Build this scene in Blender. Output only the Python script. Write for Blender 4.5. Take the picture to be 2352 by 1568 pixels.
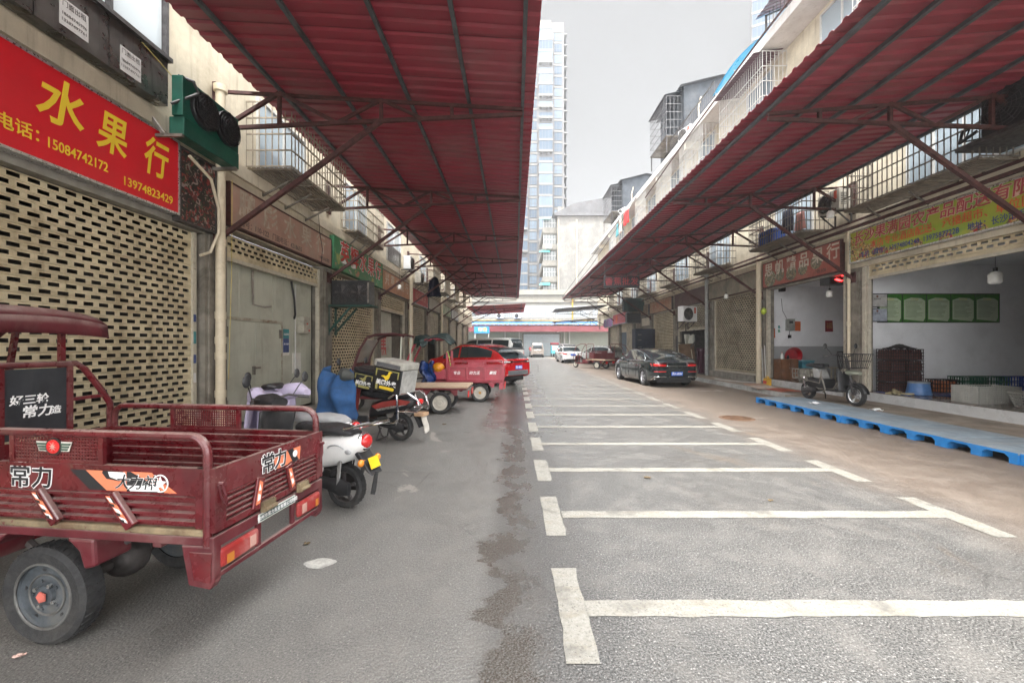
import bpy, bmesh, math, random
from mathutils import Vector, Matrix
from mathutils.bvhtree import BVHTree
for _o in list(bpy.data.objects): bpy.data.objects.remove(_o)
SC = bpy.context.scene
COL = SC.collection
R = math.radians
rnd = random.Random(7)

# ------------------------------------------------------------------ camera
cam = bpy.data.cameras.new('camera'); camo = bpy.data.objects.new('camera', cam); COL.objects.link(camo)
camo.location = (0, 0, 1.6); camo.rotation_euler = (R(90), 0, 0)
cam.sensor_width = 36; cam.lens = 36*950/2352
cam.shift_x = -7/2352; cam.shift_y = 8/2352
cam.clip_start = .05; cam.clip_end = 2000
SC.camera = camo

# ------------------------------------------------------------------ overcast sky, one soft sun
SUN_EL, SUN_ROT = R(66), R(200)
W = bpy.data.worlds.new('World'); SC.world = W; W.use_nodes = True
nt = W.node_tree; nt.nodes.clear()
out = nt.nodes.new('ShaderNodeOutputWorld'); bg = nt.nodes.new('ShaderNodeBackground')
sky = nt.nodes.new('ShaderNodeTexSky'); sky.sky_type = 'NISHITA'; sky.sun_disc = False
sky.sun_elevation = SUN_EL; sky.sun_rotation = SUN_ROT; sky.air_density = 1.0; sky.dust_density = 4.0
hs = nt.nodes.new('ShaderNodeHueSaturation'); hs.inputs['Saturation'].default_value = .08
tc = nt.nodes.new('ShaderNodeTexCoord'); sp = nt.nodes.new('ShaderNodeSeparateXYZ')
mr = nt.nodes.new('ShaderNodeMapRange'); mr.interpolation_type = 'SMOOTHSTEP'; mr.inputs['From Min'].default_value = .655; mr.inputs['From Max'].default_value = .84
mr.inputs['To Min'].default_value = .52; mr.inputs['To Max'].default_value = 18.0
cl = nt.nodes.new('ShaderNodeCombineColor')
mx = nt.nodes.new('ShaderNodeMix'); mx.data_type = 'RGBA'; mx.inputs[0].default_value = .95
L = nt.links.new
L(tc.outputs['Generated'], sp.inputs[0]); L(sp.outputs['Z'], mr.inputs['Value'])
mb_ = nt.nodes.new('ShaderNodeMapRange'); mb_.interpolation_type = 'SMOOTHSTEP'       # cloud made brighter behind the camera, towards the sun, as added fill light
mb_.inputs['From Min'].default_value = .05; mb_.inputs['From Max'].default_value = -.75; mb_.inputs['To Min'].default_value = 0; mb_.inputs['To Max'].default_value = 8.5
ad = nt.nodes.new('ShaderNodeMath'); L(sp.outputs['Y'], mb_.inputs['Value']); L(mr.outputs[0], ad.inputs[0]); L(mb_.outputs[0], ad.inputs[1])
for i in range(3): L(ad.outputs[0], cl.inputs[i])
L(sky.outputs[0], hs.inputs['Color']); L(hs.outputs[0], mx.inputs[6]); L(cl.outputs[0], mx.inputs[7])
L(mx.outputs[2], bg.inputs['Color']); bg.inputs['Strength'].default_value = .1
L(bg.outputs[0], out.inputs[0])
sl = bpy.data.lights.new('sun', 'SUN'); sl.energy = 1.0; sl.angle = R(25); sl.color = (1, .97, .92)
slo = bpy.data.objects.new('sun', sl); COL.objects.link(slo)
slo.rotation_euler = (R(90)-SUN_EL, 0, R(180)-SUN_ROT+R(0)); slo.location = (0, 0, 60)
SC.view_settings.view_transform = 'Standard'; SC.view_settings.look = 'None'
SC.view_settings.exposure = 2.68; SC.view_settings.gamma = 1
SC.render.engine = 'CYCLES'
SC.cycles.use_denoising = True
SC.cycles.max_bounces = 8; SC.cycles.diffuse_bounces = 5; SC.cycles.glossy_bounces = 3
SC.cycles.transparent_max_bounces = 8; SC.cycles.sample_clamp_indirect = 6

# ------------------------------------------------------------------ helpers
class MB:
    """collects shapes, links them as one mesh object"""
    def __init__(s): s.v = []; s.f = []; s.m = []; s.cur = 0
    def add(s, vs, fs):
        o = len(s.v); s.v += [tuple(v) for v in vs]
        for f in fs: s.f.append(tuple(i+o for i in f)); s.m.append(s.cur)
    def box(s, x0, y0, z0, x1, y1, z1):
        x0, x1 = min(x0, x1), max(x0, x1); y0, y1 = min(y0, y1), max(y0, y1); z0, z1 = min(z0, z1), max(z0, z1)
        s.add([(x0,y0,z0),(x1,y0,z0),(x1,y1,z0),(x0,y1,z0),(x0,y0,z1),(x1,y0,z1),(x1,y1,z1),(x0,y1,z1)],
              [(0,3,2,1),(4,5,6,7),(0,1,5,4),(1,2,6,5),(2,3,7,6),(3,0,4,7)])
    def quad(s, a, b, c, d): s.add([a, b, c, d], [(0,1,2,3)])
    def bar(s, p, q, w, h=None, up=(0,0,1)):
        p = Vector(p); q = Vector(q); h = h or w; d = q-p
        if d.length < 1e-6: return
        d.normalize(); u = Vector(up)
        if abs(d.dot(u)) > .95: u = Vector((1,0,0))
        a = d.cross(u).normalized(); b = a.cross(d).normalized()
        vs = []
        for e in (p, q):
            for i, j in ((-1,-1),(1,-1),(1,1),(-1,1)): vs.append(e + a*(i*w/2) + b*(j*h/2))
        s.add(vs, [(0,1,2,3)[::-1],(4,5,6,7),(0,1,5,4),(1,2,6,5),(2,3,7,6),(3,0,4,7)])
    def tube(s, pts, r, n=8, closed=False, rs=None):
        P = [Vector(p) for p in pts]; m = len(P)
        T = []
        for i in range(m):
            a = P[(i-1) % m] if (closed or i > 0) else P[i]; b = P[(i+1) % m] if (closed or i < m-1) else P[i]
            t = b-a; T.append(t.normalized() if t.length > 1e-9 else Vector((0,0,1)))
        u = T[0].orthogonal().normalized(); vs = []
        for i in range(m):
            u = (u - T[i]*u.dot(T[i])); u = u.normalized() if u.length > 1e-6 else T[i].orthogonal().normalized()
            w = T[i].cross(u); rr = rs[i] if rs else r
            for k in range(n):
                a = 2*math.pi*k/n; vs.append(P[i] + u*(rr*math.cos(a)) + w*(rr*math.sin(a)))
        fs = []
        for i in range(m if closed else m-1):
            j = (i+1) % m
            for k in range(n): fs.append((i*n+k, i*n+(k+1) % n, j*n+(k+1) % n, j*n+k))
        if not closed: fs += [tuple(range(n))[::-1], tuple((m-1)*n+k for k in range(n))]
        s.add(vs, fs)
    def cyl(s, p, q, r, n=16, r2=None): s.tube([p, q], r, n, rs=[r, r2 if r2 is not None else r])
    def lathe(s, prof, o=(0,0,0), ax=(0,0,1), n=24, cap=True):
        ax = Vector(ax).normalized(); u = ax.orthogonal().normalized(); w = ax.cross(u); o = Vector(o)
        vs = []
        for r, h in prof:
            for k in range(n):
                a = 2*math.pi*k/n; vs.append(o + ax*h + u*(r*math.cos(a)) + w*(r*math.sin(a)))
        fs = []
        for i in range(len(prof)-1):
            for k in range(n): fs.append((i*n+k, i*n+(k+1) % n, (i+1)*n+(k+1) % n, (i+1)*n+k))
        if cap and prof[0][0] > 1e-6: fs.append(tuple(range(n))[::-1])
        if cap and prof[-1][0] > 1e-6: fs.append(tuple((len(prof)-1)*n+k for k in range(n)))
        s.add(vs, fs)
    def prism(s, poly, o, u, v, t):
        """2-D polygon in the plane o + u*a + v*b, thickened along u x v by t"""
        o = Vector(o); u = Vector(u); v = Vector(v); w = u.cross(v).normalized()*t; n = len(poly)
        vs = [o+u*a+v*b for a, b in poly] + [o+u*a+v*b+w for a, b in poly]
        s.add(vs, [tuple(range(n))[::-1], tuple(range(n, 2*n))] + [(i, (i+1) % n, n+(i+1) % n, n+i) for i in range(n)])
    def grid(s, fn, nu, nv):
        vs = [fn(i/nu, j/nv) for j in range(nv+1) for i in range(nu+1)]
        s.add(vs, [(j*(nu+1)+i, j*(nu+1)+i+1, (j+1)*(nu+1)+i+1, (j+1)*(nu+1)+i) for j in range(nv) for i in range(nu)])
    def sphere(s, c, r, n=12, m=8, sc=(1,1,1)):
        c = Vector(c)
        s.lathe2([(max(1e-5, math.sin(math.pi*i/m)), -math.cos(math.pi*i/m)) for i in range(m+1)], c, r, sc, n)
    def lathe2(s, prof, c, r, sc, n):
        vs = [(c[0]+r*sc[0]*p*math.cos(2*math.pi*k/n), c[1]+r*sc[1]*p*math.sin(2*math.pi*k/n), c[2]+r*sc[2]*h) for p, h in prof for k in range(n)]
        s.add(vs, [(i*n+k, i*n+(k+1) % n, (i+1)*n+(k+1) % n, (i+1)*n+k) for i in range(len(prof)-1) for k in range(n)])
    def build(s, name, mat, parent=None, smooth=False, bevel=0, angle=35, solid=0, sub=0):
        me = bpy.data.meshes.new(name); me.from_pydata(s.v, [], s.f)
        mats = mat if isinstance(mat, (list, tuple)) else [mat]
        for m in mats: me.materials.append(m)
        if len(mats) > 1: me.polygons.foreach_set('material_index', s.m)
        me.update()
        if smooth:
            me.polygons.foreach_set('use_smooth', [True]*len(me.polygons))
            me.set_sharp_from_angle(angle=R(angle))
        o = bpy.data.objects.new(name, me); COL.objects.link(o)
        if parent: o.parent = parent
        if solid:
            md = o.modifiers.new('solid', 'SOLIDIFY'); md.thickness = solid; md.offset = 0
        if sub:
            md = o.modifiers.new('sub', 'SUBSURF'); md.levels = md.render_levels = sub
        if bevel:
            md = o.modifiers.new('bevel', 'BEVEL'); md.width = bevel; md.segments = 2; md.limit_method = 'ANGLE'; md.angle_limit = R(40)
        return o

def tag(o, label=None, cat=None, group=None, kind=None):
    if label: o['label'] = label
    if cat: o['category'] = cat
    if group: o['group'] = group
    if kind: o['kind'] = kind
    return o
def empty(name, loc=(0,0,0), rz=0, label=None, cat=None, group=None):
    o = bpy.data.objects.new(name, None); COL.objects.link(o); o.location = loc; o.rotation_euler = (0, 0, rz)
    o.empty_display_size = .1
    return tag(o, label, cat, group)
def copy_tree(o, parent=None):
    c = o.copy(); COL.objects.link(c)
    if parent: c.parent = parent
    for ch in [x for x in bpy.data.objects if x.parent == o]: copy_tree(ch, c)
    return c
KIDS = {}
def P(u, v, y):
    "a pixel of the 2352-wide view at depth y"
    return Vector(((u-1183)*y/950, y, 1.6+(792-v)*y/950))
def lerp(a, b, t): return a+(b-a)*t
def interp(pts, x):
    if x <= pts[0][0]: return pts[0][1]
    for (a, b), (c, d) in zip(pts, pts[1:]):
        if x <= c:
            t = (x-a)/(c-a); return b+(d-b)*t
    return pts[-1][1]
def sinterp(pts, x):
    "smooth (Catmull-Rom) interpolation"
    if x <= pts[0][0]: return pts[0][1]
    if x >= pts[-1][0]: return pts[-1][1]
    for i in range(len(pts)-1):
        if x <= pts[i+1][0]:
            x1, y1 = pts[i]; x2, y2 = pts[i+1]; x0, y0 = pts[i-1] if i > 0 else (x1-(x2-x1), y1-(y2-y1)*.5)
            x3, y3 = pts[i+2] if i+2 < len(pts) else (x2+(x2-x1), y2+(y2-y1)*.5)
            m1 = (y2-y0)/(x2-x0); m2 = (y3-y1)/(x3-x1); h = x2-x1; t = (x-x1)/h
            # limit overshoot
            d = (y2-y1)/h
            m1 = max(-3*abs(d), min(3*abs(d), m1)) if d else 0; m2 = max(-3*abs(d), min(3*abs(d), m2)) if d else 0
            return (2*t**3-3*t*t+1)*y1+(t**3-2*t*t+t)*h*m1+(-2*t**3+3*t*t)*y2+(t**3-t*t)*h*m2
def arc(c, r, a0, a1, n, ax='xz'):
    res = []
    for i in range(n+1):
        a = R(lerp(a0, a1, i/n)); p = [c[0], c[1], c[2]]
        p['xyz'.index(ax[0])] += r*math.cos(a); p['xyz'.index(ax[1])] += r*math.sin(a); res.append(tuple(p))
    return res

def text(body, size, mat, parent, mtx, name='lettering', ext=.001, bold=0, shear=0, align='CENTER', space=1, xs=1):
    c = bpy.data.curves.new('t', 'FONT'); c.body = body; c.size = size; c.extrude = ext; c.offset = bold*size
    c.align_x = align; c.align_y = 'CENTER'; c.shear = shear; c.space_character = space; c.resolution_u = 3
    o = bpy.data.objects.new('t', c); COL.objects.link(o)
    dg = bpy.context.evaluated_depsgraph_get(); me = bpy.data.meshes.new_from_object(o.evaluated_get(dg))
    bpy.data.objects.remove(o); bpy.data.curves.remove(c)
    me.transform(mtx @ Matrix.Diagonal((xs, 1, 1, 1))); me.materials.clear(); me.materials.append(mat); me.name = name
    r = bpy.data.objects.new(name, me); COL.objects.link(r); r.parent = parent
    return r
def frame(o, u, v):
    "matrix whose local x, y run along u, v at origin o"
    u = Vector(u).normalized(); v = Vector(v).normalized(); w = u.cross(v).normalized(); v = w.cross(u)
    return Matrix(((u.x, v.x, w.x, o[0]), (u.y, v.y, w.y, o[1]), (u.z, v.z, w.z, o[2]), (0, 0, 0, 1)))

# ------------------------------------------------------------------ procedural materials
MATS = {}
def N(t, ty, **kw):
    n = t.nodes.new(ty)
    for k, v in kw.items(): setattr(n, k, v)
    return n
def mixc(t, fac, a, b, mode='MIX'):
    m = N(t, 'ShaderNodeMix', data_type='RGBA', blend_type=mode)
    for s, v in ((0, fac), (6, a), (7, b)):
        if isinstance(v, (int, float)): m.inputs[s].default_value = v
        elif isinstance(v, tuple): m.inputs[s].default_value = (*v[:3], 1)
        else: t.links.new(v, m.inputs[s])
    return m.outputs[2]
def ramp(t, val, a, b, lo=0., hi=1.):
    m = N(t, 'ShaderNodeMapRange', interpolation_type='SMOOTHSTEP'); m.inputs['From Min'].default_value = a; m.inputs['From Max'].default_value = b
    m.inputs['To Min'].default_value = lo; m.inputs['To Max'].default_value = hi; t.links.new(val, m.inputs['Value']); return m.outputs[0]
def noise(t, co, sc, det=4, rough=.6, dist=0):
    n = N(t, 'ShaderNodeTexNoise'); n.inputs['Scale'].default_value = sc; n.inputs['Detail'].default_value = det
    n.inputs['Roughness'].default_value = rough; n.inputs['Distortion'].default_value = dist
    t.links.new(co, n.inputs['Vector']); return n.outputs['Fac']
def mapping(t, co, sc=(1,1,1), loc=(0,0,0), rot=(0,0,0)):
    n = N(t, 'ShaderNodeMapping'); n.inputs['Scale'].default_value = sc; n.inputs['Location'].default_value = loc; n.inputs['Rotation'].default_value = rot
    t.links.new(co, n.inputs[0]); return n.outputs[0]
def mathn(t, op, a, b=None, clamp=False):
    n = N(t, 'ShaderNodeMath', operation=op, use_clamp=clamp)
    for i, v in enumerate((a, b)):
        if v is None: continue
        if isinstance(v, (int, float)): n.inputs[i].default_value = v
        else: t.links.new(v, n.inputs[i])
    return n.outputs[0]
def newmat(name):
    m = bpy.data.materials.new(name); m.use_nodes = True; t = m.node_tree; t.nodes.clear()
    o = N(t, 'ShaderNodeOutputMaterial'); b = N(t, 'ShaderNodeBsdfPrincipled'); t.links.new(b.outputs[0], o.inputs[0])
    return m, t, b
def M(name, col, rough=.6, metal=0., var=.2, sc=6., bump=.15, bsc=None, dirt=0., dcol=(.08,.065,.05), dsc=1.5, streak=0., coat=0., spec=.5, alpha=1, chip=0., ccol=(.12,.06,.035), dust=0., ducol=(.30,.22,.20), band=0.):
    """worn surface: tone variation, blotches of dirt, run-down streaks, chips"""
    if name in MATS: return MATS[name]
    m, t, b = newmat(name)
    co = N(t, 'ShaderNodeTexCoord').outputs['Object']
    n1 = noise(t, co, sc, 5)
    d = tuple(c*(1-var) for c in col); h = tuple(min(1, c*(1+var)) for c in col)
    c = mixc(t, ramp(t, n1, .3, .7), d, h)
    if streak:
        n2 = noise(t, mapping(t, co, (5, 5, .45)), 1.6, 5, .65)
        c = mixc(t, ramp(t, n2, .5, .78, 0, streak), c, dcol)
    if dirt:
        n3 = noise(t, co, dsc, 6, .68, .4)
        c = mixc(t, ramp(t, n3, .45, .72, 0, dirt), c, dcol)
    if chip:
        n4 = noise(t, co, 14, 5, .7)
        c = mixc(t, ramp(t, n4, .72-.14*chip, .76-.14*chip, 0, .9), c, ccol)
    if band:
        n5 = noise(t, mapping(t, co, (.35, .35, 5.5)), 2.0, 4, .6); c = mixc(t, ramp(t, n5, .48, .72, 0, band), c, dcol)
    if dust:                                                    # dust on what faces up, its pale colour also drawing the ribs' highlights
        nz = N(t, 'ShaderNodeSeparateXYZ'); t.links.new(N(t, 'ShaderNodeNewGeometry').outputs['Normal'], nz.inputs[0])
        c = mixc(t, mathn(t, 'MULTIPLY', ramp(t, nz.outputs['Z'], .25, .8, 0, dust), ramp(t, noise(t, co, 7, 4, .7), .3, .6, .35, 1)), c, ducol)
    t.links.new(c, b.inputs['Base Color'])
    rn = noise(t, co, sc*2.3, 3)
    t.links.new(ramp(t, rn, .25, .75, max(.02, rough-.12), min(1, rough+.12)), b.inputs['Roughness'])
    b.inputs['Metallic'].default_value = metal; b.inputs['Coat Weight'].default_value = coat; b.inputs['Coat Roughness'].default_value = .08
    b.inputs['Specular IOR Level'].default_value = spec
    if bump:
        bn = N(t, 'ShaderNodeBump'); bn.inputs['Strength'].default_value = bump; bn.inputs['Distance'].default_value = .01
        t.links.new(noise(t, co, bsc or sc*6, 4), bn.inputs['Height']); t.links.new(bn.outputs[0], b.inputs['Normal'])
    MATS[name] = m
    return m
def flat(name, col, rough=.5, metal=0., emit=0, coat=0):
    if name in MATS: return MATS[name]
    m, t, b = newmat(name); b.inputs['Base Color'].default_value = (*col, 1); b.inputs['Roughness'].default_value = rough; b.inputs['Metallic'].default_value = metal
    b.inputs['Coat Weight'].default_value = coat
    if emit: b.inputs['Emission Color'].default_value = (*col, 1); b.inputs['Emission Strength'].default_value = emit
    MATS[name] = m; return m
def glassmat(name, col=(.03,.04,.045), rough=.05, coat=.6):
    m, t, b = newmat(name); b.inputs['Base Color'].default_value = (*col, 1); b.inputs['Roughness'].default_value = rough
    b.inputs['Specular IOR Level'].default_value = .3+coat*.8; b.inputs['Coat Weight'].default_value = coat; b.inputs['Coat Roughness'].default_value = .03
    MATS[name] = m; return m
def art(name, cols, sc=3., rough=.45, th=.5, dist=1.2, base=None, fade=0.):
    """printed picture: soft blobs of several colours"""
    m, t, b = newmat(name); co = N(t, 'ShaderNodeTexCoord').outputs['Object']
    c = cols[0]
    for i, k in enumerate(cols[1:]):
        n = noise(t, mapping(t, co, (1,1,1), (i*3.7, i*1.3, i*2.1)), sc*(1+.35*i), 3, .5, dist)
        c = mixc(t, ramp(t, n, th, th+.07), c, k)
    if fade:
        n = noise(t, mapping(t, co, (3, 3, .5)), 2.5, 5, .7); c = mixc(t, ramp(t, n, .35, .75, 0, fade), c, (.33, .29, .23))
    t.links.new(c, b.inputs['Base Color']); b.inputs['Roughness'].default_value = rough
    MATS[name] = m; return m

cream = M('cream_plaster', (.56,.50,.385), .85, var=.12, sc=2, bump=.25, dirt=.45, dcol=(.22,.18,.125), dsc=.8, streak=.5)
cream_clean = M('pale_plaster', (.66,.61,.5), .85, var=.08, sc=2, bump=.2, dirt=.25, dcol=(.33,.29,.22), dsc=.7, streak=.4)
concrete = M('dirty_concrete', (.25,.235,.205), .9, var=.25, sc=3, bump=.5, dirt=.6, dcol=(.1,.085,.065), dsc=1.2, streak=.5)
pillar_m = M('grimy_pillar', (.23,.21,.175), .85, var=.25, sc=3, bump=.35, dirt=.75, dcol=(.075,.063,.048), dsc=1.5, streak=.6)
shutter_m = M('shutter_enamel', (.60,.52,.35), .5, var=.1, sc=2.5, bump=.08, dirt=.62, dcol=(.20,.145,.075), dsc=1.3, streak=.5, band=.45)
shutter_dk = M('old_shutter_enamel', (.42,.37,.265), .55, var=.15, sc=2.5, bump=.1, dirt=.7, dcol=(.13,.1,.065), dsc=1.4, streak=.6, band=.5)
darkin = M('unlit_store_room', (.07,.064,.058), .9, var=.3)
red_sheet = None
rust_steel = M('rusty_red_steel', (.068,.024,.022), .65, var=.35, sc=9, bump=.2, dirt=.5, dcol=(.035,.02,.016), dsc=4)
dark_steel = M('dark_steel', (.085,.08,.08), .55, .5, var=.3, sc=8, bump=.12, dirt=.4, dcol=(.07,.045,.03))
grey_steel = M('weathered_grey_steel', (.23,.21,.185), .5, .55, var=.25, sc=8, bump=.12, dirt=.5, dcol=(.11,.07,.04), dsc=3)
white_steel = M('white_painted_bars', (.52,.52,.50), .45, var=.08, sc=6, bump=.05, dirt=.25, dcol=(.3,.24,.17), dsc=3)
black_plastic = M('black_plastic', (.022,.022,.024), .45, var=.25, sc=12, bump=.1, dirt=.25, dcol=(.07,.065,.058), dsc=4)
rubber = M('tyre_rubber', (.022,.022,.023), .8, var=.3, sc=20, bump=.3, dirt=.45, dcol=(.06,.055,.048), dsc=6)
chrome = flat('chrome', (.75,.75,.75), .15, 1)
alu = M('brushed_aluminium', (.55,.55,.55), .32, .9, var=.12, sc=15, bump=.05)
white_paint = M('white_enamel', (.76,.76,.75), .4, var=.05, sc=4, bump=.03, dirt=.15, dcol=(.4,.37,.3))
glass_dark = glassmat('dark_glass')
glass_win = glassmat('window_glass', (.30,.36,.40), .06)
red_lens = flat('red_lens', (.55,.02,.02), .2, coat=.6)
amber_lens = flat('amber_lens', (.75,.25,.02), .2, coat=.6)
clear_lens = flat('clear_lens', (.7,.7,.68), .12, coat=.6)
black_ink = flat('black_print', (.015,.015,.017), .5)
white_ink = M('white_print', (.8,.8,.79), .5, var=.06, sc=10, bump=0)
yellow_ink = flat('yellow_print', (.78,.56,.03), .5)
red_ink = flat('red_print', (.5,.035,.03), .5)
blue_ink = flat('blue_print', (.03,.045,.2), .5)
plate_blue = flat('blue_plate', (.012,.10,.52), .4)
pvc = M('yellowed_pipe', (.62,.54,.40), .5, var=.1, sc=3, bump=.05, dirt=.35, dcol=(.25,.19,.11), dsc=3)
# ------------------------------------------------------------------ ground
def road_material():
    m, t, b = newmat('damp_asphalt')
    g = N(t, 'ShaderNodeNewGeometry').outputs['Position']; sx = N(t, 'ShaderNodeSeparateXYZ'); t.links.new(g, sx.inputs[0]); X = sx.outputs['X']; Y = sx.outputs['Y']
    fine = noise(t, g, 95, 3, .7); mid = noise(t, g, 3.1, 5, .65); big = noise(t, g, .55, 4, .6)
    vo = N(t, 'ShaderNodeTexVoronoi'); vo.inputs['Scale'].default_value = 60; t.links.new(g, vo.inputs['Vector'])
    agg = mixc(t, ramp(t, fine, .40, .60), (.03, .0295, .0285), (.16, .157, .149))
    stone = mixc(t, ramp(t, noise(t, g, 75, 2, .5), .6, .68), agg, (.34, .33, .315))
    left = mixc(t, ramp(t, noise(t, g, 75, 2, .5), .62, .7, 0, .8), mixc(t, ramp(t, fine, .36, .64), (.088, .086, .081), (.19, .184, .172)), (.33, .32, .295))
    wob = mathn(t, 'MULTIPLY', mathn(t, 'SUBTRACT', noise(t, mapping(t, g, (.9, .9, .9)), 1.3, 6, .65), .5), 1.3)
    fx = mathn(t, 'ADD', X, wob)
    c = mixc(t, ramp(t, X, -.25, .15), left, stone)
    c = mixc(t, ramp(t, mid, .42, .7, 0, .45), c, (.18, .17, .155))
    c = mixc(t, ramp(t, big, .45, .75, 0, .4), c, (.06, .056, .052))
    oil = mathn(t, 'MULTIPLY', ramp(t, noise(t, mapping(t, g, (1, 1, 1), (2.2, 9.1, 0)), 1.9, 4, .55), .66, .74, 0, .55), ramp(t, fine, .7, .45, .4, 1)); c = mixc(t, oil, c, (.035, .033, .031))      # old oil drips
    # brown silt along the right hand side, thin smears inside the bays
    silt = mixc(t, ramp(t, mid, .3, .7), (.155, .118, .09), (.205, .163, .128))
    c = mixc(t, mathn(t, 'MULTIPLY', ramp(t, mathn(t, 'ADD', X, mathn(t, 'MULTIPLY', wob, .8)), 3.5, 4.9, 0, .9), ramp(t, fine, .2, .62, .55, 1)), c, silt)
    sm = ramp(t, noise(t, mapping(t, g, (1, .35, 1)), 1.1, 6, .7, .5), .56, .72, 0, .4)
    c = mixc(t, mathn(t, 'MULTIPLY', sm, ramp(t, X, 1.2, 3.2)), c, (.23, .165, .11))
    # pale dried splashes
    pale = mathn(t, 'MULTIPLY', ramp(t, noise(t, mapping(t, g, (1, .7, 1), (7.3, 2.2, 0)), .95, 4, .6, .8), .63, .68, 0, .5), ramp(t, X, -.6, -1.2))
    pale2 = mathn(t, 'MULTIPLY', ramp(t, noise(t, mapping(t, g, (.7, .9, 1), (1.3, 5.2, 0)), .8, 4, .6, .8), .63, .69, 0, .55), ramp(t, X, 4.2, 5.2))
    c = mixc(t, mathn(t, 'MAXIMUM', pale, pale2), c, (.36, .33, .29))
    # hairline cracks and old patches
    vc = N(t, 'ShaderNodeTexVoronoi', feature='DISTANCE_TO_EDGE'); vc.inputs['Scale'].default_value = .32; t.links.new(mixc(t, .06, g, N(t, 'ShaderNodeTexNoise').outputs['Color']), vc.inputs['Vector'])
    c = mixc(t, mathn(t, 'MULTIPLY', ramp(t, vc.outputs['Distance'], .004, .0012, 0, .35), ramp(t, big, .45, .6)), c, (.03, .028, .026))
    # the wet run along the first row of bay marks
    wl = mathn(t, 'SUBTRACT', X, mathn(t, 'MULTIPLY', mathn(t, 'SUBTRACT', noise(t, mapping(t, g, (.01, 1, 1)), 1.7, 5, .6), .5), 1.1))
    wet = mathn(t, 'MULTIPLY', ramp(t, mathn(t, 'ADD', wl, mathn(t, 'MULTIPLY', wob, .34)), -.20, -.13), ramp(t, mathn(t, 'ADD', X, mathn(t, 'MULTIPLY', wob, .25)), .24, .05))
    wet = mathn(t, 'MULTIPLY', wet, ramp(t, noise(t, mapping(t, g, (1.2, .8, 1), (4, 1.3, 0)), 1.5, 5, .65), .42, .54, .1, 1))
    damp = mathn(t, 'MULTIPLY', ramp(t, X, -.3, -.1), ramp(t, X, .75, .25))
    c = mixc(t, mathn(t, 'MULTIPLY', damp, .4), c, (.05, .048, .046))
    c = mixc(t, mathn(t, 'MULTIPLY', wet, ramp(t, fine, .66, .45, .2, .8)), c, (.05, .040, .030))
    t.links.new(c, b.inputs['Base Color'])
    r1 = ramp(t, mid, .3, .7, .36, .5)
    lane = mathn(t, 'MULTIPLY', ramp(t, X, -.3, .2), ramp(t, fx, 4.2, 2.2))
    far = ramp(t, Y, 4, 16)
    rr = mathn(t, 'SUBTRACT', r1, mathn(t, 'MULTIPLY', lane, .07))
    wetfar = mathn(t, 'MULTIPLY', ramp(t, mathn(t, 'ADD', X, mathn(t, 'MULTIPLY', wob, .5)), -1.0, -.4), ramp(t, X, 1.3, .3))
    puddle = mathn(t, 'MULTIPLY', wetfar, ramp(t, Y, 6.5, 9))
    rr = mathn(t, 'SUBTRACT', rr, mathn(t, 'MULTIPLY', mathn(t, 'MAXIMUM', mathn(t, 'MULTIPLY', wet, .9), puddle), .26), clamp=True)
    lt = ramp(t, X, -.5, -1.0)
    rr = mathn(t, 'ADD', rr, mathn(t, 'MULTIPLY', mathn(t, 'MAXIMUM', lt, ramp(t, X, 3.8, 5)), .2))
    t.links.new(rr, b.inputs['Roughness'])
    b.inputs['Specular IOR Level'].default_value = .5
    bn = N(t, 'ShaderNodeBump'); bn.inputs['Distance'].default_value = .012
    t.links.new(mathn(t, 'SUBTRACT', .34, mathn(t, 'MULTIPLY', puddle, .2)), bn.inputs['Strength'])
    t.links.new(mathn(t, 'ADD', fine, mathn(t, 'MULTIPLY', vo.outputs['Distance'], .8)), bn.inputs['Height']); t.links.new(bn.outputs[0], b.inputs['Normal'])
    return m
b = MB(); b.grid(lambda u, v: (lerp(-160, 160, u), lerp(-30, 260, v), 0), 8, 8)
tag(b.build('road', road_material()), kind='structure')
def marking_material():
    m, t, b = newmat('worn_road_paint'); g = N(t, 'ShaderNodeNewGeometry').outputs['Position']
    f = noise(t, g, 45, 4, .7); k = noise(t, mapping(t, g, (1, 2.5, 1)), 3.5, 5, .7)
    c = mixc(t, ramp(t, f, .3, .7), (.225, .215, .185), (.30, .29, .26))
    c = mixc(t, ramp(t, k, .45, .75, 0, .55), c, (.20, .165, .11))
    c = mixc(t, ramp(t, noise(t, g, 70, 3, .75), .57, .64, 0, .75), c, (.08, .077, .07))
    c = mixc(t, mathn(t, 'MULTIPLY', ramp(t, noise(t, mapping(t, g, (1, 1, 1), (3, 8, 0)), 2.2, 5, .7), .52, .66, 0, .8), ramp(t, f, .3, .6, .3, 1)), c, (.10, .095, .085))     # scuffed through to the asphalt
    sx = N(t, 'ShaderNodeSeparateXYZ'); t.links.new(g, sx.inputs[0])
    c = mixc(t, ramp(t, mathn(t, 'ADD', sx.outputs['Y'], mathn(t, 'MULTIPLY', f, 5)), 7.5, 17, 0, .8), c, (.17, .155, .135))     # far rows fade to a dull grey-brown
    t.links.new(c, b.inputs['Base Color']); b.inputs['Roughness'].default_value = .55
    bn = N(t, 'ShaderNodeBump'); bn.inputs['Strength'].default_value = .3; bn.inputs['Distance'].default_value = .008
    t.links.new(f, bn.inputs['Height']); t.links.new(bn.outputs[0], b.inputs['Normal']); return m
b = MB(); rr = random.Random(3)
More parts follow.
